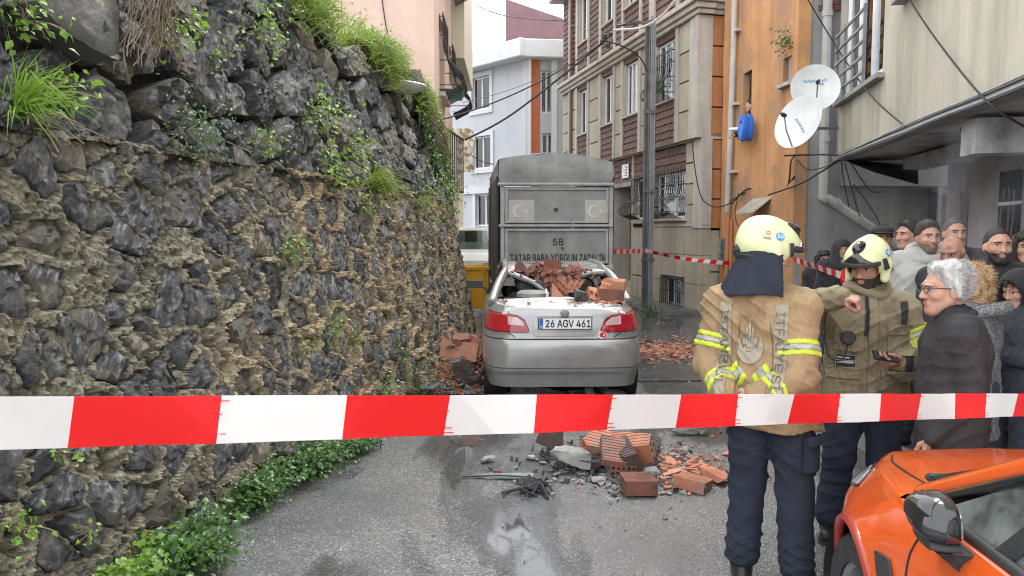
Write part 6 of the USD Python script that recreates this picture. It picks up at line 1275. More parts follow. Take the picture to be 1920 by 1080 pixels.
for sd in 'LR':
    sleeve_bands(F1, jf1, W_['sh' + sd], W_['el' + sd], .50); sleeve_bands(F1, jf1, W_['el' + sd], W_['wr' + sd], .48)
F1.t.part('hem_band', nets(lambda p: np.maximum(jf1(p) - .004, np.maximum(np.abs(p[:, 2] - .865 * F1.k) - .012, np.maximum(np.abs(p[:, 0]) - .33, .0 + p[:, 1] - .5))), V3(-.4, -.35, .8), V3(.4, .35, .98), .010), M_FF1, smooth=True)
tf = F1.legs(.030, .018, .90); tb = segs_sdf(tf, .035 * F1.k)
F1.t.part('cargo_pocket', drape(extrude(sg.box(-.055, -.09, .055, .07).buffer(.008), .014), V3(.22, -.02, .72), N3((.55, .83, 0)), V3(0, 0, 1), N3((-.83, .55, 0)), tb, .012, .30, .02), M_NAVY)
F1.t.part('pocket_flap', drape(extrude(sg.box(-.062, .035, .062, .085), .010), V3(.22, -.02, .72), N3((.55, .83, 0)), V3(0, 0, 1), N3((-.83, .55, 0)), tb, .03, .30, .02), M_NAVY)

# --- firefighter facing the camera, pointing, phone in the other hand
x2 = (1634 - 960) / FPX * 4.38
J2 = dict(shR=(.19, .0, 1.40), elR=(.42, .12, 1.41), wrR=(.205, .30, 1.475), shL=(-.19, 0, 1.385), elL=(-.285, -.0, 1.14), wrL=(-.145, .235, 1.10),
          hiL=(-.10, 0, .93), knL=(-.115, .03, .50), anL=(-.12, -.02, .10), knR=(.13, .03, .50), anR=(.17, .0, .10), head=(.01, .045, 1.63))
F2 = Person('firefighter in khaki turnout coat and cream helmet, pointing and holding a phone', None, (x2, 4.42, 0), math.radians(168), 1.70, J2, yaw=math.radians(-38), pitch=math.radians(11), skin=M_SKIN2, res=.008, seed=7, bulk=1.04, hs=1.06)
W_ = F2.J
F2.hands = [hand_segs(W_['wrR'], (-.85, .40, -.10), (-.15, -.25, -.95), (.3, .9, -.1), curl=(1.15, 1.35, 1.4, 1.4), thumb=.95), hand_segs(W_['wrL'], (.80, .50, .05), (.25, -.25, .95), (.0, .4, .8), curl=(.42, .48, .5, .55), thumb=.75)]
F2.body(); F2.shoes(M_BOOT, boot=True); F2.trousers(M_NAVY, g=.030, fold=.012, flare=.020, end=.92)
jf2 = F2.jacket(M_FF2, g=.036, hem=.80, fold=.016, end=.93, skirt=.02, collar=.06, sleeve=.006)
helmet(F2); F2.on_head('beard', 'beard', M_HAIRB, res=.005); F2.on_head('eyebrows', 'brows', M_HAIRB, res=.004); F2.on_head('hair', 'short', M_HAIRB)
fcoif = F2.hf(lambda p: np.maximum(np.abs(head_sdf(p) - .012) - .005, np.maximum(p[:, 2] - .05, np.maximum(p[:, 1] - .010 - .3 * (p[:, 2] + .1), -.16 - p[:, 2]))))
F2.t.part('helmet_liner', nets(fcoif, F2.J['head'] - .25, F2.J['head'] + .25, .007), M_BLACKC, smooth=True)
F2.t.part('collar_scarf', tube(spline([F2.J['neck'] + V3(.105 * math.cos(a), .01 + .10 * math.sin(a), .055 + .02 * math.sin(a * 2) - .03 * math.sin(a)) for a in np.linspace(0, 2 * PI, 13)], 5), .030, 10), M_FF2, smooth=True)
sleeve_bands(F2, jf2, W_['shL'], W_['elL'], .42); sleeve_bands(F2, jf2, W_['elL'], W_['wrL'], .28); sleeve_bands(F2, jf2, W_['elR'], W_['shR'], -.02)
def front(name, poly, x, z, m, off=.006, th=.006, parent=None): return F2.t.part(name, drape(extrude(poly, th) if hasattr(poly, 'geom_type') else poly, V3(x, 0, z), V3(-1, 0, 0), V3(0, 0, 1), V3(0, -1, 0), jf2, off, .45, .014), m, parent=parent)
front('zip_flap', sg.Polygon([(-.022, -.42), (.022, -.42), (.030, .22), (-.014, .22)]), -.0, 1.22, M_FF2, off=.008, th=.008); front('open_zip', sg.Polygon([(-.008, -.08), (.012, -.08), (.018, .13), (.004, .13)]), .035, 1.29, M_BLACKC, off=.012)
for x in (.13, -.14): pk = front('chest_pocket', sg.box(-.055, -.07, .055, .06).buffer(.008), x, 1.20, M_FF2, off=.008, th=.012); front('pocket_flap', sg.box(-.062, .02, .062, .075), x, 1.20, M_FF2, off=.020, th=.008, parent=pk)
front('shoulder_strap', sg.Polygon([(-.02, -.26), (.02, -.26), (.035, .20), (-.0, .20)]), -.155, 1.20, M_CHAR, off=.007)
for z in (.95,): 
    for x in (.15, -.13): pk = front('hip_pocket', sg.box(-.075, -.08, .075, .07).buffer(.01), x, z, M_FF2, off=.010, th=.016); front('pocket_flap', sg.box(-.083, .02, .083, .085), x, z, M_FF2, off=.028, th=.010, parent=pk)
for k, wd in enumerate(('ÇAVUŞ', 'A. KAYA')[:1]): pass
pt = front('name_patch', sg.box(-.052, -.040, .052, .040), .135, 1.065, M_CHAR, off=.009)
for k in range(2): front('patch_border', ring(-.050, .050, -.037 + .040 * k, .0 + .037 * k, .003), .135, 1.065, M_REFL, off=.016, th=.002, parent=pt)
for k, (w, o) in enumerate(((.030, .0), (.012, .036), (.040, -.0))): front('patch_thread', sg.box(-.042 + o * .2, .018 - .026 * (k > 1) - .004, -.042 + w * 2, .018 - .026 * (k > 1) + .006), .135, 1.065, M_REFL, off=.016, th=.002, parent=pt)
hd = (W_['wrL'] + N3((.80, .50, .05)) * .10)
single('phone', xf(box(-.033, .033, -.066, .066, -.0045, .0045, .003), (lambda Mw: Mw)(np.array(TR(x2, 4.42, 0, rz=math.radians(168)) @ frame(hd + V3(.02, .020, .045), N3(np.cross((1, .1, .12), (-.1, .62, .78))), N3((1, .1, .12)), N3((-.1, .62, .78)))))), M_PHONE, 'black phone held low in the left hand of the firefighter in khaki', 'phone')
rdp = np.array(TR(x2, 4.42, 0, rz=math.radians(168))) @ np.array([.135, .20, 1.20, 1.0])
ra_ = T('radio_microphone', 'black round speaker microphone clipped on the chest of the firefighter in khaki', 'microphone', loc=rdp[:3], rz=math.radians(168))
ra_.part('case', xf(lathe([(0, .022), (.030, .022), (.038, .014), (.040, -.01), (0, -.01)], 18), frame((0, 0, 0), V3(1, 0, 0), V3(0, 0, 1), V3(0, 1, 0))), M_PLASTB, smooth=40); ra_.part('cord', tube(spline([(0, 0, -.03), (.03, .02, -.12), (.10, .0, -.10), (.12, -.03, .05), (.10, -.06, .18)], 8), .005, 6), M_BLACK)
gl = at(1519, 592, y=4.05); gv = T('yellow_torch', 'bright yellow torch hanging by the raised elbow between the two firefighters', 'torch', loc=gl)
gv.part('housing', box(-.028, .028, -.03, .03, -.07, .03, .012), M_LIME); gv.part('head', xf(lathe([(0, .02), (.030, .02), (.034, 0), (.028, -.03), (0, -.03)], 16), TR(.0, 0, .045, rx=.4)), M_YELLOW); gv.part('clip', box(-.03, .03, -.01, .01, -.13, -.07, .006), M_PLASTB)

# --- old man in the dark coat, profile to the left
x3 = (1806 - 960) / FPX * 3.72
J3 = dict(elL=(-.225, -.05, 1.12), wrL=(-.205, .10, .87), elR=(.23, -.03, 1.13), head=(0, .055, 1.625), neck=(0, -.0, 1.46))
O = Person('grey haired old man with glasses in a charcoal coat, in profile', None, (x3, 3.76, 0), math.radians(68), 1.62, J3, yaw=math.radians(16), pitch=math.radians(2), res=.009, seed=11, bulk=1.14, hs=1.14)
W_ = O.J; O.hands = [hand_segs(W_['wrL'], (.02, .25, -.95), (.9, .2, .1), (.1, 1, .2), curl=(.30, .34, .38, .42), thumb=.3)]
O.body(); O.shoes(M_BOOT); O.trousers(M_BLACKC); O.jacket(M_CHAR, g=.032, hem=.66, fold=.010, end=.96, skirt=.035, collar=.02, name='coat'); O.on_head('hair', 'grey', M_HAIRG); O.on_head('eyebrows', 'brows', M_HAIRG, res=.005)
cl_ = O.J['neck']; O.t.part('collar', tube(spline([cl_ + V3(.092 * math.cos(a), .0 + .088 * math.sin(a), .018 - .045 * math.sin(a)) for a in np.linspace(-.9, PI + .9, 12)], 5), .020, 8), M_CHAR, smooth=True)
gg = [tube([O.hp((sx * .034 + .024 * math.cos(t), .098, .006 + .017 * math.sin(t))) for t in np.linspace(0, 2 * PI, 20, endpoint=False)], .0026, 6, True) for sx in (-1, 1)] + [tube([O.hp((sx * .058, .096, .012)), O.hp((sx * .082, .06, .014)), O.hp((sx * .084, -.01, .010))], .0026, 6) for sx in (-1, 1)] + [tube([O.hp((-.011, .100, .010)), O.hp((.011, .100, .010))], .0026, 6)]
O.t.part('glasses', cat(*gg), M_GLOSSB)
# --- woman in the grey knitted coat
Wn = plain('woman with curly blonde hair in a grey knitted coat, behind the old man', 1828, 0, 4.55, 40, 1.58, M_KNIT, 'curly', M_HAIRY, M_DENIM, yaw=-10, z=0, res=.012, coat=.62, seed=13, bulk=1.08)
sc = Wn.J['neck']; Wn.t.part('knitted_hood', tube(spline([sc + V3(.115 * math.cos(a), -.035 + .115 * math.sin(a), .0 - .03 * math.sin(a)) for a in np.linspace(0, 2 * PI, 13)], 5), .042, 10), M_KNIT, smooth=True)
# --- bystanders under the overhang
plain('bearded man in a black jacket looking towards the camera', 1868, 0, 5.05, 158, 1.69, M_BLACKC, 'cropped', beard='beard', yaw=12, seed=21, bulk=1.12, skin=M_SKIN)
Hd = plain('man with stubble in a pale grey hooded anorak', 1738, 0, 5.9, 150, 1.74, M_HOOD, 'short', M_HAIRDB, beard='stubble', yaw=28, seed=22, g=.045, fold=.016)
sc = Hd.J['neck']; Hd.t.part('hood', tube(spline([sc + V3(.125 * math.cos(a), -.02 + .12 * math.sin(a), .05 - .055 * math.sin(a)) for a in np.linspace(0, 2 * PI, 13)], 5), .045, 10), M_HOOD, smooth=True)
plain('tall man with cropped hair in a dark jacket standing at the back by the door', 1786, 0, 6.35, 165, 1.77, M_BLACKC, 'cropped', M_STUB2, beard='stubble', yaw=10, seed=23)
plain('bald man in a dark top with his head bowed', 1788, 0, 5.45, 120, 1.64, M_CHAR, hair=None, yaw=5, pitch=22, seed=24, skin=M_SKIN2)
plain('dark haired man in a navy jacket seen in profile beside the drainpipe', 1704, 0, 6.75, 105, 1.75, M_NAVY, yaw=0, seed=25)
hw = plain('woman in a black headscarf and red top at the back by the railing', 1577, 0, 9.0, 172, 1.66, M_BLACKC, hair=None, yaw=0, seed=26, z=.02, coat=.4)
vf_ = hw.hf(lambda p: np.maximum(np.abs(smin(head_sdf(p), seg(p, (0, -.02, -.02), (0, -.03, -.2), .085, .13), .05) - .016) - .010, np.minimum(-1, 0) + np.maximum(-1, 1 - np.hypot(p[:, 0] / .060, (p[:, 2] + .025) / .085) * 1.0 + 1 * (p[:, 1] < .02) * -5) * .05 + 1.0 * 0 + 1)) if 0 else hw.hf(lambda p: np.maximum(np.abs(smin(head_sdf(p), seg(p, (0, -.02, -.02), (0, -.03, -.2), .085, .13), .05) - .016) - .010, np.where(p[:, 1] > .0, (1 - np.hypot(p[:, 0] / .058, (p[:, 2] + .022) / .078)) * .05, -.05)))
hw.t.part('headscarf', nets(vf_, hw.J['head'] - .28, hw.J['head'] + .28, .011), M_BLACKC, smooth=True)
hw.t.part('red_top', nets(segs_sdf([(hw.J['neck'] + V3(0, .10, -.02), hw.J['chest'] + V3(0, .125, -.05), .05, .035)], .02), hw.J['chest'] - .3, hw.J['neck'] + .3, .012), M_REDP, smooth=True)
gw = plain('short woman with glasses in a black cardigan with white edging, next to the headscarf', 1545, 0, 9.35, 170, 1.52, M_BLACKC, 'long', seed=27, z=.02, coat=.75)
gw.t.part('glasses', cat(*[tube([gw.hp((sx * .034 + .024 * math.cos(t), .100, .006 + .019 * math.sin(t))) for t in np.linspace(0, 2 * PI, 16, endpoint=False)], .003, 5, True) for sx in (-1, 1)]), M_GLOSSB)
for sx in (-1, 1): gw.t.part('white_edging', tube([gw.J['neck'] + V3(sx * .05, .10, -.03), gw.J['chest'] + V3(sx * .03, .15, -.05), gw.J['waist'] + V3(sx * .03, .155, 0)], .008, 5), M_WHITEPR)
cp_ = plain('man in a black flat cap mostly hidden behind the khaki firefighter', 1652, 0, 7.6, 165, 1.78, M_BLACKC, seed=28, z=.05)
cp_.t.part('flat_cap', nets(cp_.hf(lambda p: np.maximum(np.minimum(ell(p, (0, .0, .085), (.105, .130, .048)), ell(p, (0, .10, .062), (.085, .065, .012))), .050 - p[:, 2])), cp_.J['head'] - .25, cp_.J['head'] + .25, .012), M_BLACKC, smooth=True)
JE = dict(elL=(-.23, .02, 1.14), wrL=(-.10, .26, 1.22), elR=(.24, .02, 1.14), wrR=(.12, .26, 1.20))
E = Person('long haired person in a dark hooded jacket at the picture edge holding paper', None, ((1916 - 960) / FPX * 4.75, 4.75, .0), math.radians(100), 1.53, JE, yaw=math.radians(8), pitch=math.radians(12), res=.013, seed=31)
E.hands = [hand_segs(E.J['wrL'], (.3, .8, .2), (.9, -.2, .2), (0, .2, 1), curl=(.5, .6, .7, .7), thumb=.6), hand_segs(E.J['wrR'], (-.3, .8, .2), (-.9, -.2, .2), (0, .2, 1), curl=(.5, .6, .7, .7), thumb=.6)]
E.body(); E.trousers(M_DENIM); E.jacket(M_DENIM, hem=.8, fold=.013); E.shoes(M_BOOT); E.on_head('hair', 'long', M_HAIRB)
hv = E.hf(lambda p: np.maximum(np.abs(smin(ell(p, (0, -.02, .03), (.105, .125, .118)), seg(p, (0, -.04, -.02), (0, -.05, -.16), .09, .12), .05)) - .012, np.where(p[:, 1] > .0, (1 - np.hypot(p[:, 0] / .078, (p[:, 2] + .01) / .105)) * .06, -.05)))
E.t.part('hood', nets(hv, E.J['head'] - .30, E.J['head'] + .30, .012), M_BLACKC, smooth=True)
pm = np.array(TR((1916 - 960) / FPX * 4.75, 4.75, .0, rz=math.radians(100))); pp = (pm @ np.append((E.J['wrL'] + E.J['wrR']) / 2 + V3(0, .10, .03), 1))[:3]
single('paper_slip', xf(box(-.07, .07, -.002, .002, -.05, .05), TR(*pp, rx=.5, rz=math.radians(100))), M_WHITEPR, 'white slip of paper in the hands of the hooded person at the edge', 'paper')
plain('person in a brown hooded top, half hidden at the right edge behind the bearded man', 1921, 0, 5.75, 150, 1.66, mat('brown_cloth', (.10, .085, .075), (.15, .125, .11), scale=7, rough=.85), 'long', yaw=10, seed=33)
# person at the orange building's window
wp = FO.p((rects[0][0] + rects[0][2]) / 2, 0, -.17)
Wd = Person('person leaning in the dark window of the orange building', None, (wp[0], wp[1], rects[0][1] - 1.00), math.atan2(-FO.n[0], FO.n[1]), 1.68, dict(wrR=(.12, .36, 1.06), elR=(.22, .16, 1.12), wrL=(-.12, .36, 1.06), elL=(-.22, .16, 1.12), head=(0, .10, 1.60)), yaw=-.4, res=.018, seed=35)
Wd.hands = [hand_segs(Wd.J['wrR'], (-.2, .9, -.2), (0, -.2, -1), (-1, 0, 0))]
Wd.body(); Wd.jacket(M_BLACKC, hem=.85); Wd.on_head('hair', 'short', M_HAIRB)
# ------------------------------------------------------------------ plants
prng = np.random.default_rng(77)
def weed(label, px, py, r, n, size, m, cat_='weed', name='wall_weed', grass=False, hang=.3, group=None):
    u, z = wall_hit(px, py); c = wallp(u, z, .03); nn = np.append(wpath(u)[1], .25); t = T(name, label, cat_, group, loc=c)
    q = prng.normal(size=(n, 3)) * r * .45; q += nn * np.abs(prng.normal(size=(n, 1))) * r * .5; q[:, 2] -= hang * r * prng.random(n)
    st = [tube(spline([(0, 0, 0), q[k] * .5 + nn * .03, q[k]], 3), .003, 4) for k in range(0, min(n, 14))]
    t.part('stem', cat(*st), M_TWIG)
    if grass: t.part('foliage', blades(prng.normal(size=(n, 3)) * r * .12, q + nn * r * .6 + V3(0, 0, r * .4), r * 1.3, .008, prng, 1.0), m, kind='stuff')
    else: t.part('foliage', leaves(q, prng.normal(size=(n, 3)) * .6 + nn + V3(0, 0, .5), size, prng), m, kind='stuff')
for lab, px, py, r, n, s, m in [
    ('bright green leafy weed rooted below the grass fringe, highest on the upper masonry', 572, 208, .26, 230, .050, M_LEAF2), ('big bright weed at the ledge where mortar begins', 612, 305, .28, 260, .052, M_LEAF2), ('yellow green weed on the stones by the dry roots', 296, 48, .20, 110, .055, M_LEAF2),
    ('mossy cushion of small leaves on a pad of ochre soil on the ledge', 335, 245, .26, 420, .028, M_LEAF), ('leafy weed on the ledge beside the mossy cushion', 478, 266, .17, 150, .034, M_LEAF2), ('small leafy tuft on tan mortar in mid wall', 528, 466, .15, 120, .036, M_LEAF2),
    ('leafy sprig under the broad slab', 100, 170, .12, 60, .045, M_LEAF2), ('tiny sprig on an upper stone', 388, 108, .11, 45, .042, M_LEAF2), ('pale green weed at the far ledge', 658, 268, .2, 160, .04, M_LEAF2), ('small weed low between dark slabs', 604, 612, .14, 90, .035, M_LEAF2),
    ('sprig in the mortar just left of the low weed', 552, 655, .10, 50, .034, M_LEAF2), ('small sprig near the far foot of the wall', 738, 660, .16, 80, .04, M_LEAF), ('dense dark ivy patch at the wall foot by the grey slab', 768, 715, .26, 330, .040, M_LEAF), ('low sprout at the wall foot left of the ivy patch', 706, 728, .14, 80, .04, M_LEAF2),
    ('sprig at the lower left just under the tape', 92, 852, .08, 26, .035, M_LEAF2), ('sprig near the bottom left corner', 140, 998, .07, 26, .03, M_LEAF2), ('yellow weed at the left picture edge', 8, 985, .10, 50, .035, M_LEAF2), ('weed at the top left corner', 30, 40, .16, 70, .05, M_LEAF2),
    ('trailing weed on the ledge near the far end', 780, 365, .42, 420, .05, M_LEAF2), ('small weed above the low tape in mid wall', 665, 385, .16, 90, .04, M_LEAF2), ('faint sprout on mortar right of the mid tuft', 655, 632, .10, 50, .03, M_LEAF2), ('tuft high on the dark stones under the grass', 470, 60, .2, 130, .05, M_LEAF2)]:
    weed(lab, px, py, r, n, s, m)
weed('grass tuft hanging from the ledge at the left picture edge', 22, 205, .26, 160, .03, M_LEAF2, grass=True, name='grass_tuft', cat_='grass tuft'); weed('long pale grass tuft hanging on the ledge in the wall middle', 690, 352, .32, 260, .03, M_GRASS, grass=True, name='grass_tuft', cat_='grass tuft')
# grass fringe on the top
us_ = prng.uniform(u_of_y(5.9), u_of_y(13.2), 15000); off = np.abs(prng.normal(0, .22, len(us_))); off = np.where(prng.random(len(us_)) < .35, -off * .9, off)
zt_ = ztop(us_); hh = np.where(off < 0, -off, 0); P = wallp(us_, zt_ + .02 - hh, np.where(off < 0, .04 + .12 * prng.random(len(us_)), -off)); dn = meshkit.noise(np.stack([us_ * 1.6, us_ * 0, us_ * 0], -1), 5); keep = prng.random(len(us_)) < np.clip(dn * 2.4 - .75, .05, 1)
P = P[keep]; nn2 = wpath(us_[keep])[1]; D = np.column_stack([nn2 * prng.uniform(.2, 1.0, (len(P), 1)), prng.uniform(.1, 1.0, len(P))]) + prng.normal(0, .35, (len(P), 3))
single('grass', blades(P, D, .30, .013, prng, 1.1), M_GRASS, 'bright spring grass fringing the top of the stone wall', 'grass', kind='stuff')
k = prng.choice(len(P), 4200); single('ground_cover', leaves(P[k] + prng.normal(0, .07, (4200, 3)) + V3(.05, 0, .10), prng.normal(size=(4200, 3)) * .6 + V3(.6, -.3, .8), .045, prng), M_LEAF2, 'small leaved weeds mixed in the grass on the wall top', 'ground cover', kind='stuff')
# creeper over the far wall top, with bare twigs
us_ = prng.uniform(u_of_y(11.6), u_of_y(14.3), 3600); zz = ztop(us_) + .25 - np.abs(prng.normal(0, .55, len(us_))); P = wallp(us_, np.maximum(zz, 1.9), .06 + .14 * prng.random(len(us_)))
ct = T('creeper', 'tangled creeper with bare twigs hanging over the far end of the stone wall', 'creeper', loc=wallp(u_of_y(13), 3.2))
ct.part('foliage', leaves(P, prng.normal(size=(len(P), 3)) * .6 + V3(.7, -.5, .5), .060, prng), M_LEAF, world=True, kind='stuff')
tw = []
for _ in range(90):
    u = prng.uniform(u_of_y(11.8), u_of_y(14.2)); z = float(ztop(u)) + .1; h = 0; pts = []
    for j in range(6): pts.append(wallp(u, z, .10 + h)); u += prng.normal(0, .08); z -= prng.uniform(.05, .22); h = prng.uniform(0, .16)
    tw.append(tube(spline(pts, 2), .006, 4))
ct.part('twig', cat(*tw), M_TWIG, world=True, kind='stuff')
dr_ = T('dry_roots', 'bunch of thin dry reddish roots hanging over the top stones beside the slab', 'roots', loc=wallp(*wall_hit(225, 5), .15)); tw = []
for _ in range(70):
    p0, p1_ = (prng.uniform(165, 262), -45), (prng.uniform(180, 290), prng.uniform(40, 135)); pts = []
    for f in np.linspace(0, 1, 6):
        a = wall_hit(p0[0] + (p1_[0] - p0[0]) * f + prng.normal(0, 5), p0[1] + (p1_[1] - p0[1]) * f); pts.append(wallp(a[0], a[1], .24 - .10 * f + prng.uniform(0, .06)))
    tw.append(tube(spline(pts, 3), .0035, 4))
dr_.part('root', cat(*tw), M_TWIG, world=True, kind='stuff')
# plants along the foot of the wall
def foot_plant(label, pts, n, h, size, m, spread=.10):
    Pn = np.array([at(px, py, z=0)[:2] for px, py in pts]); c = Pn.mean(0); t = T('foot_plant', label, 'plant', 'leafy plants along the foot of the stone wall', loc=(c[0], c[1], 0))
    w = prng.dirichlet(np.ones(len(Pn)) * .8, n) @ Pn - c + prng.normal(0, spread, (n, 2)); rr = np.abs(meshkit.noise(np.column_stack([w * 6, np.zeros(n)]), 4)); z = h * (.25 + .9 * rr) * prng.random(n) ** .6
    t.part('foliage', leaves(np.column_stack([w, z + .02]), np.column_stack([prng.normal(0, .45, (n, 2)) + V3(.25, -.25), np.full(n, .9)]), size, prng, .75), m, kind='stuff')
    k = prng.choice(n, 40); t.part('stem', cat(*[tube(np.array([(w[i, 0], w[i, 1], 0), (w[i, 0] + prng.normal(0, .02), w[i, 1], z[i])]), .003, 4) for i in k]), M_LEAF, kind='stuff')
foot_plant('light green leafy plant nearest the camera at the wall foot', [(175, 1085), (290, 1088), (265, 1120), (210, 1150)], 850, .30, .046, M_LEAF2)
foot_plant('leafy plant second nearest, by the bottom of the wall', [(330, 1050), (405, 1045), (400, 1085), (310, 1110)], 900, .36, .044, M_LEAF)
foot_plant('broad mass of dark glossy leaves in the middle of the wall foot', [(415, 985), (490, 955), (450, 930), (520, 915)], 1500, .34, .040, M_LEAF)
foot_plant('leafy plant at the wall foot just below the red tape stripe', [(540, 925), (600, 890), (560, 880), (630, 865)], 1400, .32, .038, M_LEAF)
foot_plant('narrow leafy plant farthest along the wall foot', [(620, 875), (690, 845), (650, 850), (700, 835)], 1000, .24, .036, M_LEAF, .07)
def sprig(name, label, c, r, n, size, m, cat_='plant'):
    t = T(name, label, cat_, loc=c); q = prng.normal(size=(n, 3)) * r; t.part('foliage', leaves(q, prng.normal(size=(n, 3)) + V3(-.3, -.6, .6), size, prng), m, kind='stuff'); t.part('stem', cat(*[tube([(0, 0, -r), q[k]], .004, 4) for k in range(8)]), M_TWIG)
sprig('wall_shrub', 'small shrub sprouting high on the orange wall', FO.p(FO.S(1481, 75), FO.SZ(1481, 75)[1], .08), .11, 160, .05, M_LEAF)
sprig('potted_plant', 'green plant sitting in the upper belly grille of the beige building', FB.p(FB.S(1250, 160), FB.SZ(1250, 165)[1], .2), .10, 220, .05, M_LEAF)
sprig('kerb_weed', 'low weed at the foot of the steel pole', at(1222, 590, z=.06), .10, 200, .05, M_LEAF)

# ------------------------------------------------------------------ rubble
rrng = np.random.default_rng(21)
def hollow_brick(L=.25, W=.19, Hh=.135, nx=4, nz=3, ribs=True, broken=0, seed=0):
    rng = np.random.default_rng(seed); pr_ = sg.box(-W / 2, -Hh / 2, W / 2, Hh / 2)
    if ribs:
        nt = 9; teeth = [sg.box(-W / 2 + W * (k + .32) / nt, s * Hh / 2 - .004, -W / 2 + W * (k + .68) / nt, s * Hh / 2 + .004) for k in range(nt) for s in (-1, 1)]; pr_ = pr_.difference(unary_union(teeth))
    cw, ch = W / nx, Hh / nz; pr_ = pr_.difference(unary_union([sg.box(-W / 2 + cw * i + .007, -Hh / 2 + ch * j + .007, -W / 2 + cw * (i + 1) - .006, -Hh / 2 + ch * (j + 1) - .006) for i in range(nx) for j in range(nz)]))
    v, f = extrude(pr_, L); v[:, 2] -= L / 2; v = v[:, [0, 2, 1]]; f = f[:, ::-1]
    if broken:
        try:
            q = m3.Manifold(m3.Mesh(np.ascontiguousarray(v, np.float32), np.ascontiguousarray(f, np.uint32)))
            for _ in range(broken): n = N3(rng.normal(size=3)); q = q.trim_by_plane(n.tolist(), float(-rng.uniform(.02, .07)))
            if q.num_tri() > 20: v, f = vf(q)
        except Exception: pass
    return v, f
def shard(rng, s=.06):
    """a flat piece of ribbed brick wall"""
    a = np.sort(rng.uniform(0, 2 * PI, rng.integers(4, 7))); P = np.column_stack([np.cos(a) * rng.uniform(.6, 1.2), np.sin(a) * .55]) * s; th = .008 + .006 * rng.random()
    h = sg.MultiPoint(P).convex_hull
    if h.geom_type != 'Polygon': h = sg.box(-s * .5, -s * .3, s * .5, s * .3)
    return extrude(h, th)
def place(label, mesh, m, loc, rx=0, ry=0, rz=0, name='hollow_brick', cat_='brick', group=None, s=1.0, smooth=False):
    v, f = xf(mesh, TR(rx=rx, ry=ry, rz=rz, s=s)); c = np.asarray(loc, float)
    return single(name, (v + c, f), m, label, cat_, group, loc=c, smooth=smooth)
def on_ground(px, py, h=0): p = at(px, py, z=h); return p
def chunk(size, seed, rough=.3, edge=.05, amp=.012): 
    return jag(densify(rock(size, np.random.default_rng(seed), 16, rough), edge), amp, 22, seed)
CR = lambda x, y, z: np.array([.535 + x * math.cos(.028) - y * math.sin(.028), 7.68 + x * math.sin(.028) + y * math.cos(.028), z])
G1 = 'bricks on the crushed car roof'
for lab, x, y, z, L, br, a, m, sd in [
    ('upright hollow brick with open square cells, highest on the car roof', -.05, 1.12, 1.375, .20, 0, (1.45, .25, .35), M_BRICKD, 1), ('hollow brick lying flat on the left of the roof heap', -.27, 1.25, 1.335, .26, 1, (.2, .5, .8), M_BRICKM, 2), ('mortar caked block wedged in the roof dent', -.02, 1.05, 1.225, .24, 0, (1.2, .5, .5), M_BRICKM, 3),
    ('tilted brick at the right of the roof heap', .20, 1.16, 1.29, .24, 1, (.6, -.5, 1.0), M_BRICKD, 4), ('broken brick at the back left of the roof heap', -.20, 1.55, 1.38, .26, 2, (.3, .1, .3), M_BRICKD, 5), ('brick leaning down into the rear window gap', .06, .98, 1.16, .25, 1, (1.0, .2, -.3), M_BRICK, 6),
    ('dark broken brick on the left edge of the roof heap', -.36, 1.35, 1.36, .2, 2, (.1, .3, 1.3), M_BRICKD, 7), ('half brick on the far right of the roof heap', .27, 1.3, 1.315, .18, 2, (.4, .9, .2), M_BRICKM, 8), ('brick behind the upright one on the car roof', .02, 1.5, 1.33, .27, 0, (.1, .2, .7), M_BRICKM, 9), ('long orange sliver hanging through the rear window', .0, .80, 1.10, .22, 2, (.9, .1, .1), M_BRICK, 10)]:
    place(lab, hollow_brick(L, nx=4, nz=3, broken=br, seed=sd), m, CR(x, y, z - .012), *a, group=G1, s=.86)
for lab, x, y, z, L, br, a, m, sd in [('dark mortared block on the boot lid edge', .19, .40, 1.115, .22, 0, (0, .03, 1.5), M_CONCD, 11), ('thin brick lying on the dark block on the boot', .17, .43, 1.205, .22, 2, (0, .1, 1.4), M_BRICK, 12), ('hollow brick on the right corner of the boot lid', .52, .46, 1.105, .28, 0, (.05, .02, 1.45), M_BRICKD, 13), ('orange brick on top of the right boot brick', .55, .50, 1.20, .26, 1, (.05, -.1, 1.35), M_BRICK, 14), ('curved brick fragment between the boot bricks', .36, .46, 1.085, .16, 2, (.6, .2, .4), M_BRICK, 15)]:
    q = hollow_brick(L, nx=4, nz=3, broken=br, seed=sd) if m is not M_CONCD else chunk((.30, .20, .17), 15, .12)
    place(lab, q, m, CR(x, y, z), *a, name='hollow_brick' if m is not M_CONCD else 'mortar_block', group='bricks on the boot lid')
sh_ = []
for _ in range(60): p = CR(rrng.uniform(.05, .68) if rrng.random() < .75 else rrng.uniform(-.6, .5), rrng.uniform(.18, .58), 1.045); sh_.append(xf(shard(rrng, rrng.uniform(.012, .045)), TR(*p, rx=rrng.normal(0, .2), ry=rrng.normal(0, .2), rz=rrng.uniform(0, 6))))
single('brick_crumbs', cat(*sh_), M_BRICK, 'small brick crumbs strewn over the boot lid', 'rubble', kind='stuff')
sh_ = []
for _ in range(110): p = CR(rrng.normal(-.05, .22), rrng.uniform(.95, 1.75), 0); p[2] = 1.24 + .10 * rrng.random() - .0 * abs(p[0]); sh_.append(xf(shard(rrng, rrng.uniform(.02, .07)), TR(*p, *rrng.normal(0, .6, 3))))
single('brick_crumbs', cat(*sh_), M_BRICKD, 'broken brick pieces packed in the car roof dent', 'rubble', kind='stuff')
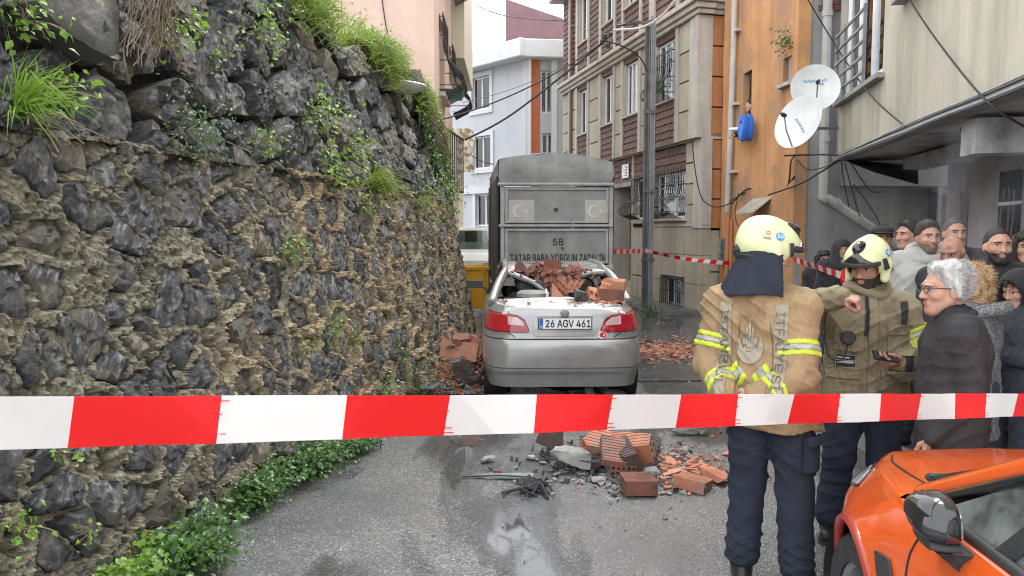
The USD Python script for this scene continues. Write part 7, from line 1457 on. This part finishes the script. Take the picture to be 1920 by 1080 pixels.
# heap between the wall and the car
G2 = 'rubble heap between the wall and the silver car'
for lab, px, py, h, dims, a, m, sd, br in [
    ('large orange ribbed brick on top of the heap left of the car', 866, 658, .42, (.42, .24, .20), (.12, .22, 1.35), M_BRICK, 31, 0), ('brown brick under the large orange one by the wall', 880, 645, .46, (.36, .22, .16), (.1, -.2, 1.5), M_BRICKD, 32, 1), ('hollow brick showing its cells beside the car wheel', 905, 688, .20, (.20, .22, .18), (0, .1, .1), M_BRICKD, 33, 0),
    ('pale mortared brick high on the heap against the car', 902, 650, .40, (.26, .22, .16), (.4, .2, .9), M_BRICKM, 34, 1), ('brick lying low in the heap by the bumper', 893, 712, .12, (.28, .2, .15), (.1, .0, .3), M_BRICK, 35, 0), ('broken brick at the left foot of the heap', 850, 712, .10, (.26, .2, .14), (.2, .3, 1.0), M_BRICK, 36, 2), ('ribbed brick half buried in the heap', 872, 690, .2, (.28, .2, .15), (.3, .1, 2.0), M_BRICKM, 37, 1)]:
    place(lab, hollow_brick(*dims, nx=5, nz=3, broken=br, seed=sd), m, at(px, py, y=8.55 - .1 * h), *a, group=G2)
for lab, px, py, h, sz_, m, sd in [('flat grey concrete slab at the left foot of the heap', 806, 722, .1, (.42, .34, .12), M_CONC, 41), ('grey concrete lump below the orange bricks', 858, 676, .26, (.34, .24, .10), M_CONC, 42), ('rough grey stone in front of the heap', 880, 735, .06, (.22, .2, .12), M_CONC, 43), ('dark grey stone by the heap foot', 845, 738, .05, (.24, .2, .12), M_CONCD, 44), ('light broken stone near the rear wheel', 908, 738, .06, (.22, .16, .10), M_CONC, 45), ('dark lump at the core of the heap', 888, 715, .1, (.36, .3, .26), M_CHARB, 46), ('darker lump at the back of the heap', 868, 690, .2, (.36, .3, .34), M_CHARB, 47),
                                  ('white faced lump under the rear bumper', 1108, 733, .05, (.15, .12, .10), M_CONC, 48), ('pale rounded lump under the bumper to the right', 1152, 738, .05, (.26, .18, .10), M_CONC, 49)]:
    place(lab, chunk(sz_, sd, .22), m, at(px, py, y=8.45 if px < 950 else 8.1), 0, 0, rrng.uniform(0, 3), name='rubble_stone', cat_='stone', group=G2 if px < 950 else None)
sh_ = []
for _ in range(260): px, py = rrng.normal(865, 30), rrng.normal(710, 26); p = at(px, py, y=8.4); p[2] = max(p[2], .012); sh_.append(xf(shard(rrng, rrng.uniform(.025, .08)), TR(*p, *rrng.normal(0, .5, 3))))
single('brick_rubble', cat(*sh_), M_BRICK, 'brick splinters filling the heap between wall and car', 'rubble', kind='stuff')
# front heap
G3 = 'brick heap on the road in front of the car'
for lab, px, py, h, dims, a, m, sd, br in [
    ('large brick slab with ribbed orange top, left one of the front heap', 1112, 828, .16, (.30, .38, .16), (.30, -.36, 1.75), M_BRICK, 51, 1), ('large tilted brick slab with ribbed top at the right of the front heap', 1188, 830, .17, (.32, .36, .17), (-.22, -.34, 1.30), M_BRICK, 52, 1), ('thin ribbed brick leaning between the two slabs', 1150, 846, .16, (.18, .26, .06), (.2, -.5, 1.5), M_BRICKM, 53, 0),
    ('dark brick on its side at the left end of the front heap', 1048, 822, .12, (.26, .30, .16), (.3, .2, 1.2), M_CHARB, 54, 2), ('dark brick under the ribbed slabs', 1160, 858, .10, (.24, .30, .16), (-.3, -.2, 1.7), M_CHARB, 55, 1), ('dark brick at the right end under the tilted slab', 1205, 848, .10, (.22, .26, .16), (.2, -.3, 1.2), M_CHARB, 56, 1), ('dark brick in the middle of the front heap', 1120, 852, .10, (.24, .32, .17), (-.2, -.3, 1.5), M_CHARB, 57, 2),
    ('single reddish brick lying on the road in front of the heap', 1197, 907, .055, (.22, .22, .10), (0, .02, 1.62), M_BRICKD, 58, 0), ('broken ribbed shell right of the heap', 1345, 892, .04, (.24, .12, .05), (.1, .1, .5), M_BRICK, 59, 1), ('round backed ribbed shard nearest the camera', 1300, 905, .04, (.22, .19, .08), (.1, .1, 1.0), M_BRICK, 60, 1), ('narrow dark brick before the heap', 1166, 878, .05, (.10, .19, .09), (.2, .1, .1), M_BRICKM, 61, 1)]:
    place(lab, hollow_brick(*dims, nx=5, nz=2 if dims[2] < .12 else 3, broken=br, seed=sd), m, on_ground(px, py, h), *a, group=G3)
for lab, px, py, h, sz_, m, sd, ag in [('grey concrete chunk with scooped side at the left of the front heap', 1072, 858, .09, (.36, .26, .20), M_CONC, 71, .2), ('rounded dark grey stone before the front heap', 1150, 872, .06, (.17, .15, .14), M_CONCD, 72, .2), ('brownish stone at the right of the front heap', 1216, 866, .06, (.20, .16, .14), M_CONCD, 73, .3), ('small pale stone lying alone on the asphalt', 1119, 899, .02, (.15, .11, .045), M_CONC, 74, .2), ('pale flat stone among the orange shards', 1225, 885, .04, (.16, .12, .08), M_CONC, 75, .2), ('dark flat fragment behind the heap by the tape', 1284, 808, .03, (.30, .14, .06), M_CONCD, 76, .2), ('small dark fragment right of the flat one', 1318, 811, .02, (.12, .10, .05), M_CONCD, 77, .2),
                                   ('flat round stone left on the open asphalt', 917, 862, .02, (.14, .12, .045), M_CONC, 78, .1), ('pebble sized grey stone right of the round one', 996, 858, .02, (.08, .07, .05), M_CONC, 79, .2), ('small red brick bit behind the plastic strip', 933, 885, .02, (.09, .06, .04), M_BRICKD, 80, .2), ('grey crumb beside the concrete chunk', 1042, 870, .02, (.09, .07, .05), M_CONC, 81, .2), ('small dark stone below the lone pale stone', 1152, 926, .015, (.06, .05, .03), M_CONCD, 82, .2)]:
    place(lab, chunk(sz_, sd, ag, .04, .010), m, on_ground(px, py, h), 0, 0, rrng.uniform(-.5, .5), name='rubble_stone', cat_='stone')
G4 = 'orange brick shards strewn right of the front heap'
for i in range(72):
    px, py = rrng.normal(1275, 48), rrng.normal(884, 15); px = min(max(px, 1120), 1385); s_ = rrng.uniform(.030, .085)
    place('flat orange splinter of ribbed brick among the shards right of the front heap', shard(rrng, s_), M_BRICK, on_ground(px, py, .012 + .03 * rrng.random() * (abs(px - 1280) < 50)), rrng.normal(0, .22), rrng.normal(0, .22), rrng.uniform(0, 6), name='brick_shard', cat_='brick shard', group=G4)
sh_ = []
for _ in range(420): px, py = rrng.normal(1262, 62), rrng.normal(880, 20); p = at(px, max(py, 820), z=.008); sh_.append(xf(shard(rrng, rrng.uniform(.008, .03)), TR(*p, *rrng.normal(0, .25, 2), rz=rrng.uniform(0, 6))))
single('brick_crumbs', cat(*sh_), M_BRICK, 'fine orange brick crumbs round the front heap', 'rubble', kind='stuff')
sh_ = []
for _ in range(260): p = at(rrng.normal(1120, 60), rrng.normal(858, 18), z=.015); sh_.append(xf(rock(rrng.uniform(.02, .07, 3), rrng, 9), TR(*p)))
single('dark_crumbs', cat(*sh_), M_CONCD, 'dark mortar crumbs round the front heap', 'rubble', kind='stuff')
sh_ = []
for _ in range(330): px, py = rrng.uniform(1190, 1330), rrng.normal(657, 9); p = at(px, py, z=.012); sh_.append(xf(shard(rrng, rrng.uniform(.025, .085)), TR(*p, *rrng.normal(0, .16, 2), rz=rrng.uniform(0, 6))))
single('brick_rubble', cat(*sh_), M_BRICK, 'carpet of broken orange brick on the road right of the car', 'rubble', kind='stuff')
sh_ = []
for _ in range(900):
    y = rrng.uniform(4, 17); p = V3(rrng.normal(.7, 1.3) if y < 9 else rrng.uniform(.9, 3.2), y, .004); sh_.append(xf(rock(rrng.uniform(.008, .032, 3) * (1 + (y > 9)), rrng, 8), TR(*p)))
sh_ = [m for m in sh_ if wallp(0, 0)[0] is not None]
single('grit', cat(*sh_), M_CONC, 'loose grit and small stones scattered over the asphalt', 'grit', kind='stuff')
# torn strip of car trim with black cloth
c = on_ground(925, 898); ts = T('trim_strip', 'grey wedge shaped strip of torn car trim lying on the asphalt', 'car trim', loc=c)
ts.part('strip', jag(densify(hull([(-.22, .02, .0), (-.2, .035, .012), (.30, -.035, .0), (.30, -.06, .02), (.28, .05, .03), (.05, .05, .028), (.28, .03, .0)]), .05), .006, 20), mat('trim_grey', (.10, .12, .115), (.2, .225, .215), scale=12, rough=.3)); ts.part('edge', tube([(-.22, .02, .012), (.05, -.01, .03), (.30, -.05, .028)], .006, 6), M_BLACK)
c = on_ground(990, 915); vb = [tube(spline([(rrng.normal(0, .015), rrng.normal(0, .03), .03), (rrng.normal(.02, .05), rrng.normal(-.03, .06), .04 + .02 * rrng.random()), (rrng.normal(.04, .07), rrng.normal(-.06, .07), .005)], 4), rrng.uniform(.005, .012), 5) for _ in range(40)]
single('black_rag', (lambda m: (m[0] + c, m[1]))(cat(*vb)), M_BLACKC, 'shredded black rubber rag at the end of the trim strip', 'rag', loc=c)
# broken slab on the wall
u_, z_ = wall_hit(752, 172); c = at(746, 160, y=10.5); cs = T('broken_canopy', 'white rimmed round slab jutting from the wall top with broken masonry on it', 'slab', loc=c)
cs.part('disc', xf(lathe([(0, -.09), (.22, -.085), (.36, -.02), (.385, .02), (.37, .035), (0, .03)], 30), TR(rx=.05, ry=.08)), M_DISH, smooth=35)
cs.part('brick_lump', xf(jag(densify(box(-.30, .12, -.15, .2, .03, .16), .06), .035, 12), TR(.14, 0, .02, ry=-.12)), M_CONCD); cs.part('brick_lump', xf(chunk((.32, .3, .22), 91), TR(.20, .05, .13)), M_BRICKM); cs.part('slab_piece', xf(jag(densify(box(-.2, .2, -.15, .15, 0, .30), .08), .03, 9), TR(-.27, .1, .03, ry=.3)), M_CONC)

# ------------------------------------------------------------------ barrier tape
def tape(label, a, b, wd, marks, red_first, tilt=.06, drop=0.0, sag_=0.0, group=None, th=.0006, twist=0, smudge=False, wave=.002):
    """marks: fractions of the length where the colour changes; each length of colour is a part of its own, butted end to end"""
    a, b = np.asarray(a, float), np.asarray(b, float); t = T('barrier_tape', label, 'barrier tape', group, loc=a); d = b - a; red = red_first; ed = [0, *marks, 1]
    nrm = N3(np.cross(d, (0, 0, 1)))
    for f0, f1 in zip(ed, ed[1:]):
        n = max(int((f1 - f0) * 60), 2); r = []
        for side in (1, -1):
            for k, f in enumerate(np.linspace(f0, f1, n + 1)):
                slant = side * tilt * wd / np.linalg.norm(d) * (0 if (f in (0, 1)) else 1); g = min(max(f + slant, 0), 1); p = a + d * g + V3(0, 0, -4 * sag_ * g * (1 - g)); w2 = wd / 2; tw = twist * math.sin(g * 7)
                r.append(p + side * w2 * (V3(0, 0, math.cos(tw)) + nrm * math.sin(tw)) + nrm * wave * (math.sin(g * 60 + side * 1.3) + .6 * math.sin(g * 151 + side)))
        R = np.array(r).reshape(2, n + 1, 3); A = np.concatenate([R + nrm * th, (R - nrm * th)[::-1]]); A = np.concatenate([A, A[:1]])
        t.part('red_stripe' if red else 'white_stripe', grid(A), M_TRED if red else M_TWHITE, world=True, smooth=30)
        if red and smudge:
            for o, l in ((.40, .16), (.12, .05), (-.30, .09), (-.42, .12)):
                g0, g1 = f1 - .002, f1 + l * wd * 1.4 / np.linalg.norm(d); q0, q1 = a + d * g0 + V3(0, 0, o * wd), a + d * g1 + V3(0, 0, o * wd)
                t.part('red_smudge', bar(q0 + nrm * .0032, q1 + nrm * .0032, .0006, .0016), M_TRED, world=True); t.part('red_smudge', bar(q0 - nrm * .0032, q1 - nrm * .0032, .0006, .0016), M_TRED, world=True)
        red = not red
    return t
ta, tb_ = at(-60, 795, y=1.03), at(1985, 758, y=2.60)
ta, tb_ = ta - .12 * (tb_ - ta), tb_ + .5 * (tb_ - ta)
def tfrac(px):
    lo, hi = 0, 1
    for _ in range(40):
        m = (lo + hi) / 2
        if proj(ta + (tb_ - ta) * m)[0] < px: lo = m
        else: hi = m
    return lo
mk = [tfrac(p) for p in (-150, 133, 410, 646, 837, 1003, 1143, 1271, 1381, 1483, 1572, 1651, 1723, 1790, 1848, 1903, 1955, 2003, 2047, 2088, 2127)]
tape('red and white barrier tape stretched across the foreground', ta, tb_, .0755, mk, True, tilt=.075, smudge=True, wave=.0035)
fa, fb, fc_ = at(1149, 472, y=13.3), at(1214, 470, y=16.9), at(1368, 493, y=14.9)
tape('red and white tape from the lorry to the steel pole', fa, fb, .085, list(np.arange(1, 12) / 12), True, tilt=.2)
tape('red and white tape from the steel pole to the orange building', fb, fc_, .08, list(np.arange(1, 14) / 14), False, tilt=.2, twist=.5, sag_=.05)
tape('red and white tape running behind the khaki firefighter to the bystanders', at(1488, 486, y=9.9), at(1752, 576, y=5.75), .075, list(np.arange(1, 26) / 26), True, tilt=.2, twist=.4)

# ------------------------------------------------------------------ pole, lamp, cables
pp = at(1213, 583, z=0); pole = T('utility_pole', 'grey twin channel steel pole at the pavement edge', 'utility pole', loc=pp)
hp_ = at(1222, 30, y=pp[1])[2]
for x, w in ((.055, .11), (-.07, .09)): pole.part('channel', cat(box(x - w / 2, x + w / 2, -.015, .015, 0, hp_ - (.2 if x < 0 else 0)), box(x - w / 2, x - w / 2 + .02, -.07, .07, .001, hp_ - .21), box(x + w / 2 - .02, x + w / 2, -.07, .07, .002, hp_ - .21)), M_POLE if x < 0 else M_STEEL)
for z in (1.1, 2.6, 4.3): pole.part('batten', box(-.15, .14, -.085, -.072, z, z + .08), M_POLE)
la, lb = at(1222, 40, y=pp[1]) - pp, at(1150, 48, y=15.9) - pp
lp = T('street_lamp', 'flat dark street lamp on an arm at the pole top', 'street lamp', loc=pp + la); arm = lb - la
lp.part('arm', bar((0, 0, 0), arm * .45, .06, .05), M_STEEL); lp.part('head', xf(hull([(x, y, z) for x in (-.10, .10) for y, z in ((0, .03), (0, -.03), (.55, .025), (.55, -.02), (.62, 0))]), frame(arm * .42, N3(np.cross(N3(arm), (0, 0, 1))), N3(arm), V3(0, 0, 1))), M_TARPD)
def wire(label, pts, r=.008, m=None, s_=0.0, name='cable', group=None):
    P = [at(px, py, y=d) if not isinstance(d, Face) else on_plane(px, py, d.a + d.n * .10, d.a + d.s + d.n * .10) for px, py, d in pts]
    if len(P) == 2: P = sag(P[0], P[1], s_, 24)
    else: P = spline(P, 8)
    return single(name, tube(P, r, 5), m or M_CABLE, label, 'cable', group, loc=P[0], smooth=True)
wire('thick black cable from the pink house railing to the pole insulators', [(828, 224, 14.2), (1132, 78, 16.0)], .014, s_=.18); wire('black cable with a frayed tail from the wall end to the insulators', [(872, 262, 14.6), (966, 210, 15.0), (1131, 80, 16.0)], .020); wire('thin black cable hanging down the pink front wall', [(716, -5, 14.75), (724, 50, 14.75), (736, 100, 14.7), (746, 128, 14.7)], .010)
wire('thin cable across the pale building to the right facade', [(884, 292, 15.2), (905, 303, 15.6), (925, 308, 13.6)], .010)
wire('thin cable crossing in front of the pale building upper windows', [(868, 192, 16), (1060, 122, 20)], .008, s_=.1); wire('black cable high before the maroon roof', [(895, 12, 18), (960, 32, 20), (1062, 40, 24)], .010); wire('white twisted cable swung from the lamp to the upper right', [(1150, 56, 15.9), (1200, 52, 15.0), (1240, 30, 14.3), (1275, -12, 13.8)], .022, M_TWHITE)
wire('cable curving from the insulators to the pole', [(1132, 76, 16.0), (1170, 88, 16.2), (1200, 108, 16.6), (1214, 135, 16.8)], .014); wire('second cable from the insulators to the cornice', [(1136, 74, 16.0), (1110, 60, 18), (1064, 45, 24)], .010)
ins_ = T('insulator_cluster', 'cluster of cable clamps and insulators hung left of the pole', 'insulators', loc=at(1135, 72, y=15.95))
for k in range(5): ins_.part('insulator', xf(lathe([(0, -.05), (.03, -.05), (.045, -.02), (.03, 0), (.045, .03), (0, .05)], 10), TR(rrng.normal(0, .10), rrng.normal(0, .05), rrng.normal(0, .10), rx=rrng.normal(0, .6))), M_BLACK)
wire('cable loop hanging down the beige pilaster to the orange wall', [(1298, 268, 15.9), (1305, 330, 15.8), (1318, 375, 15.7), (1345, 388, 15.5), (1372, 380, 15.2)], .012)
wire('slack cable along the orange wall', [(1372, 382, 15.2), (1400, 355, 14.6), (1425, 358, 14.2), (1460, 364, 13.4), (1490, 330, 12.5)], .014); wire('second slack cable along the orange wall', [(1368, 378, 15.2), (1395, 362, 14.8), (1415, 352, 14.4), (1440, 370, 13.8), (1475, 352, 12.9), (1484, 300, 12.6), (1500, 290, 12.3)], .012); wire('hanging cable by the meter hood', [(1385, 362, 15), (1378, 400, 15), (1384, 425, 14.9)], .01)
wire('stiff black cable in front of the grey gable to the slab corner', [(1470, 292, 12.3), (1530, 290, 12.2), (1580, 291, 11.6)], .014); wire('drooping cable from the orange wall to the slab corner', [(1440, 366, 13.2), (1500, 345, 12.4), (1540, 322, 12.2), (1575, 300, 11.7)], .014); wire('thin cable looping under the slab corner', [(1495, 300, 12.4), (1515, 318, 12.3), (1550, 312, 12.0), (1572, 298, 11.7)], .008)
wire('thin black cable slanting across the grey building facade', [(1512, -5, 11.7), (1574, 97, FH), (1632, 178, FH), (1698, 238, FH)], .010); wire('long cable hanging across the right upper windows', [(1702, -5, FH), (1745, 60, FH), (1810, 145, FH), (1862, 200, FH), (1925, 240, 6.2)], .010)
for i, (o, r, m, w_) in enumerate(((0, .014, M_CABLEG, 'lowest pale'), (-7, .010, M_CABLE, 'black'), (-12, .012, M_CABLEG, 'upper grey'), (5, .008, M_CABLE, 'thin sagging'))):
    wire(f'{w_} cable of the bundle along the slab edge', [(1574, 295 + o * .3, FH), (1640, 268 + o * .6 + (6 if i == 3 else 0), FH), (1700, 245 + o, FH), (1760, 220 + o, FH), (1840, 190 + o * 1.2, FH), (1940, 149 + o * 1.5, FH)], r, m)
for i, (p0, p1_, p2_) in enumerate((((1578, 305), (1583, 345), (1592, 388)), ((1584, 305), (1602, 372), (1612, 405)), ((1592, 300), (1630, 355), (1655, 360)), ((1600, 345), (1640, 400), (1652, 430)))): wire(('first', 'second', 'third', 'longest')[i] + ' loose cable dangling on the grey gable under the slab corner, from the left', [(*p0, 11.9), (*p1_, 12.2), (*p2_, 12.4)], .008)

# ------------------------------------------------------------------ dishes, canister, rods, fence
def dish(label, px, py, d, r, rz, tilt, marks):
    c = at(px, py, y=d); t = T('satellite_dish', label, 'satellite dish', 'dishes on the downpipe', loc=c, rz=rz); Md = TR(rx=PI / 2 - tilt)
    q = np.linspace(0, 1, 9); prof = [(r * a, r * .28 * a * a) for a in q] + [(r * 1.015, r * .285), (r * 1.0, r * .26)] + [(r * a, r * .28 * a * a - .012) for a in q[::-1]]
    t.part('bowl', xf(lathe(prof, 40), Md), M_DISH, smooth=40)
    t.part('feed_arm', xf(tube([(0, -r * .98, r * .22), (0, -r * .5, r * .75), (0, -r * .08, r * 1.0)], .010, 6), Md), M_STEEL); t.part('receiver', xf(lathe([(0, 0), (.028, 0), (.03, .05), (.02, .09), (0, .09)], 12), Md @ TR(0, -.02, r * .95)), M_PLASTB)
    t.part('bracket', xf(cat(box(-.05, .05, -.05, .05, -.10, -.01), tube([(0, 0, -.08), (0, .0, -.28)], .02, 8)), Md), M_STEEL)
    for i, (x, y, w, h) in enumerate(marks): t.part('print_mark', xf(box(r * (x - w / 2), r * (x + w / 2), r * (y - h / 2), r * (y + h / 2), 0, .002), Md @ TR(0, 0, r * .28 * (x * x + y * y) + .003)), M_STICK if i % 3 else M_CONC)
dish('upper satellite dish, round and facing left, with faint blue lettering', 1527, 168, 11.35, .335, math.radians(-14), .18, [(-.45 + .11 * k, .38 - .03 * (k % 2), .06, .10) for k in range(9)] + [(.30, .22, .2, .05)])
dish('lower satellite dish, tilted and turned to the left in front of the upper one', 1505, 233, 11.0, .385, math.radians(-60), .30, [(-.3 + .08 * k, .2 - .09 * k, .10, .05) for k in range(7)])
single('dish_mount', cat(tube([at(1536, 212, y=11.9), at(1508, 238, y=11.25)], .02, 8), tube([at(1548, 185, y=12.2), at(1530, 172, y=11.6)], .02, 8), tube([at(1570, 240, y=12.0), at(1520, 241, y=11.3)], .022, 8)), M_STEEL, 'grey steel tubes carrying the satellite dishes', 'mount', loc=at(1548, 210, y=12.0))
bc = T('blue_canister', 'bright blue plastic canister hung outside the orange building window', 'canister', loc=FO.p(FO.S(1419, 240), FO.SZ(1419, 240)[1], .20)); bm_ = frame((0, 0, 0), FO.s, V3(0, 0, 1), FO.n)
bc.part('drum', xf(lathe([(0, -.11), (.17, -.11), (.20, -.09), (.21, -.04), (.19, -.03), (.19, .03), (.21, .04), (.20, .09), (.17, .11), (0, .11)], 26), bm_ @ np.diag([.72, 1.18, 1, 1.])), M_BLUE, smooth=35); bc.part('spout', xf(tube([(.12, 0, .10), (.20, .0, .19), (.27, .01, .20)], .032, 10), bm_), M_WHITEP, smooth=True); bc.part('cap', xf(lathe([(0, .03), (.04, .03), (.045, 0), (0, 0)], 14), bm_ @ TR(-.03, .12, .11)), M_BLUE)
for i, (a, b) in enumerate((((1884, 356), (1876, 405)), ((1893, 354), (1886, 462)), ((1902, 356), (1893, 460)))):
    p, q = at(*a, y=7.1), at(*b, y=7.0); single('iron_rod', tube([p, (p + q) / 2 + V3(.01, 0, 0), q, q - V3(.02, 0, .9)], .012, 6), M_BLACK, ('short hooked', 'middle', 'right hand')[i] + ' iron rod leaning by the barred window', 'rod', 'iron rods by the recess wall', loc=q)
single('rail_bar', bar(at(1874, 383, y=7.05), at(1918, 379, y=6.7), .03, .03), M_STEEL, 'horizontal steel bar across the leaning iron rods', 'bar', loc=at(1895, 381, y=6.9))
fa = at(1492, 540, y=10.4); fnc = T('rusty_fence', 'low rusty red picket fence by the gable beside the women', 'fence', loc=(fa[0], fa[1], 0)); mr_ = mat('rusty_red', (.16, .04, .025), (.24, .07, .04), scale=12, rough=.7)
fnc.part('post', box(-.03, .03, -.03, .03, 0, 1.55), M_STEEL)
for z in (.35, .95): fnc.part('rail', box(0, .75, -.015, .015, z, z + .04), mr_)
for k in range(8): fnc.part('picket', box(.05 + .09 * k, .09 + .09 * k, -.03, -.016, .15, 1.05), mr_)
fnc.part('wire_mesh', xf(box(.02, .75, -.004, .004, 1.06, 1.40), np.eye(4)), M_CONCD) if 0 else None

# cigarette smoke drifting under the overhang
sm = usdkit.material(stage, LK + 'smoke', {'g': ('geometry', {}), 'mp': ('mapping', {'scale': (1.0, 1.0, .55)}), 'n': ('noise_texture', {'scale': 3.2, 'detail': 5.0, 'distortion': .8}), 'r': ('map_range', {'from_min': .48, 'from_max': .75, 'to_min': 0.0, 'to_max': .55, 'clamp': True}), 'v': ('principled_volume', {'color': (.85, .87, .92), 'anisotropy': .2})},
    [('g.position', 'mp.vector'), ('mp.vector', 'n.vector'), ('n.fac', 'r.value'), ('r.result', 'v.density')], volume='v.volume')
q_ = at(1835, 380, y=5.35); single('smoke', xf(trimesh.creation.icosphere(3, 1.0), TR(*q_) @ np.diag([.42, .30, .62, 1])), sm, 'thin bluish cigarette smoke drifting up under the overhang', 'smoke', kind='stuff')

for lab, cx, cy, sx, sy, n, yy in (('grey plaster and mortar crumbs over the heap beside the car', 868, 716, 34, 20, 120, 8.35), ('pale mortar crumbs scattered round the front heap', 1180, 876, 95, 24, 260, None), ('grey mortar bits among the brick carpet right of the car', 1255, 662, 50, 12, 120, None)):
    sh_ = []
    for _ in range(n):
        px, py = rrng.normal(cx, sx), rrng.normal(cy, sy); p = at(px, py, y=yy) if yy else at(px, py, z=.012); p[2] = max(p[2], .01); sh_.append(xf(rock(rrng.uniform(.012, .075, 3) * V3(1, 1, .6), rrng, 9), TR(*p, rz=rrng.uniform(0, 6))))
    single('mortar_crumbs', cat(*sh_), M_CONC, lab, 'rubble', kind='stuff')

sh_ = []
for _ in range(90): p = CR(rrng.normal(-.03, .26), rrng.uniform(.92, 1.5), 1.23 + .12 * rrng.random()); sh_.append(xf(rock(rrng.uniform(.02, .09, 3), rrng, 10), TR(*p, *rrng.normal(0, .6, 3))))
single('mortar_crumbs', cat(*sh_), M_BRICKM, 'mortar caked brick lumps in the dent of the car roof', 'rubble', kind='stuff')
sh_ = []
for _ in range(240): p = CR(rrng.uniform(-.66, .66), rrng.uniform(.52, .72), 1.048); sh_.append(xf(rock(rrng.uniform(.006, .020, 3), rrng, 8), TR(*p)))
single('glass_crumbs', cat(*sh_), mat('broken_glass', (.45, .52, .50), (.62, .68, .66), rough=.12), 'crumbs of broken rear window glass on the boot lid', 'glass', kind='stuff')
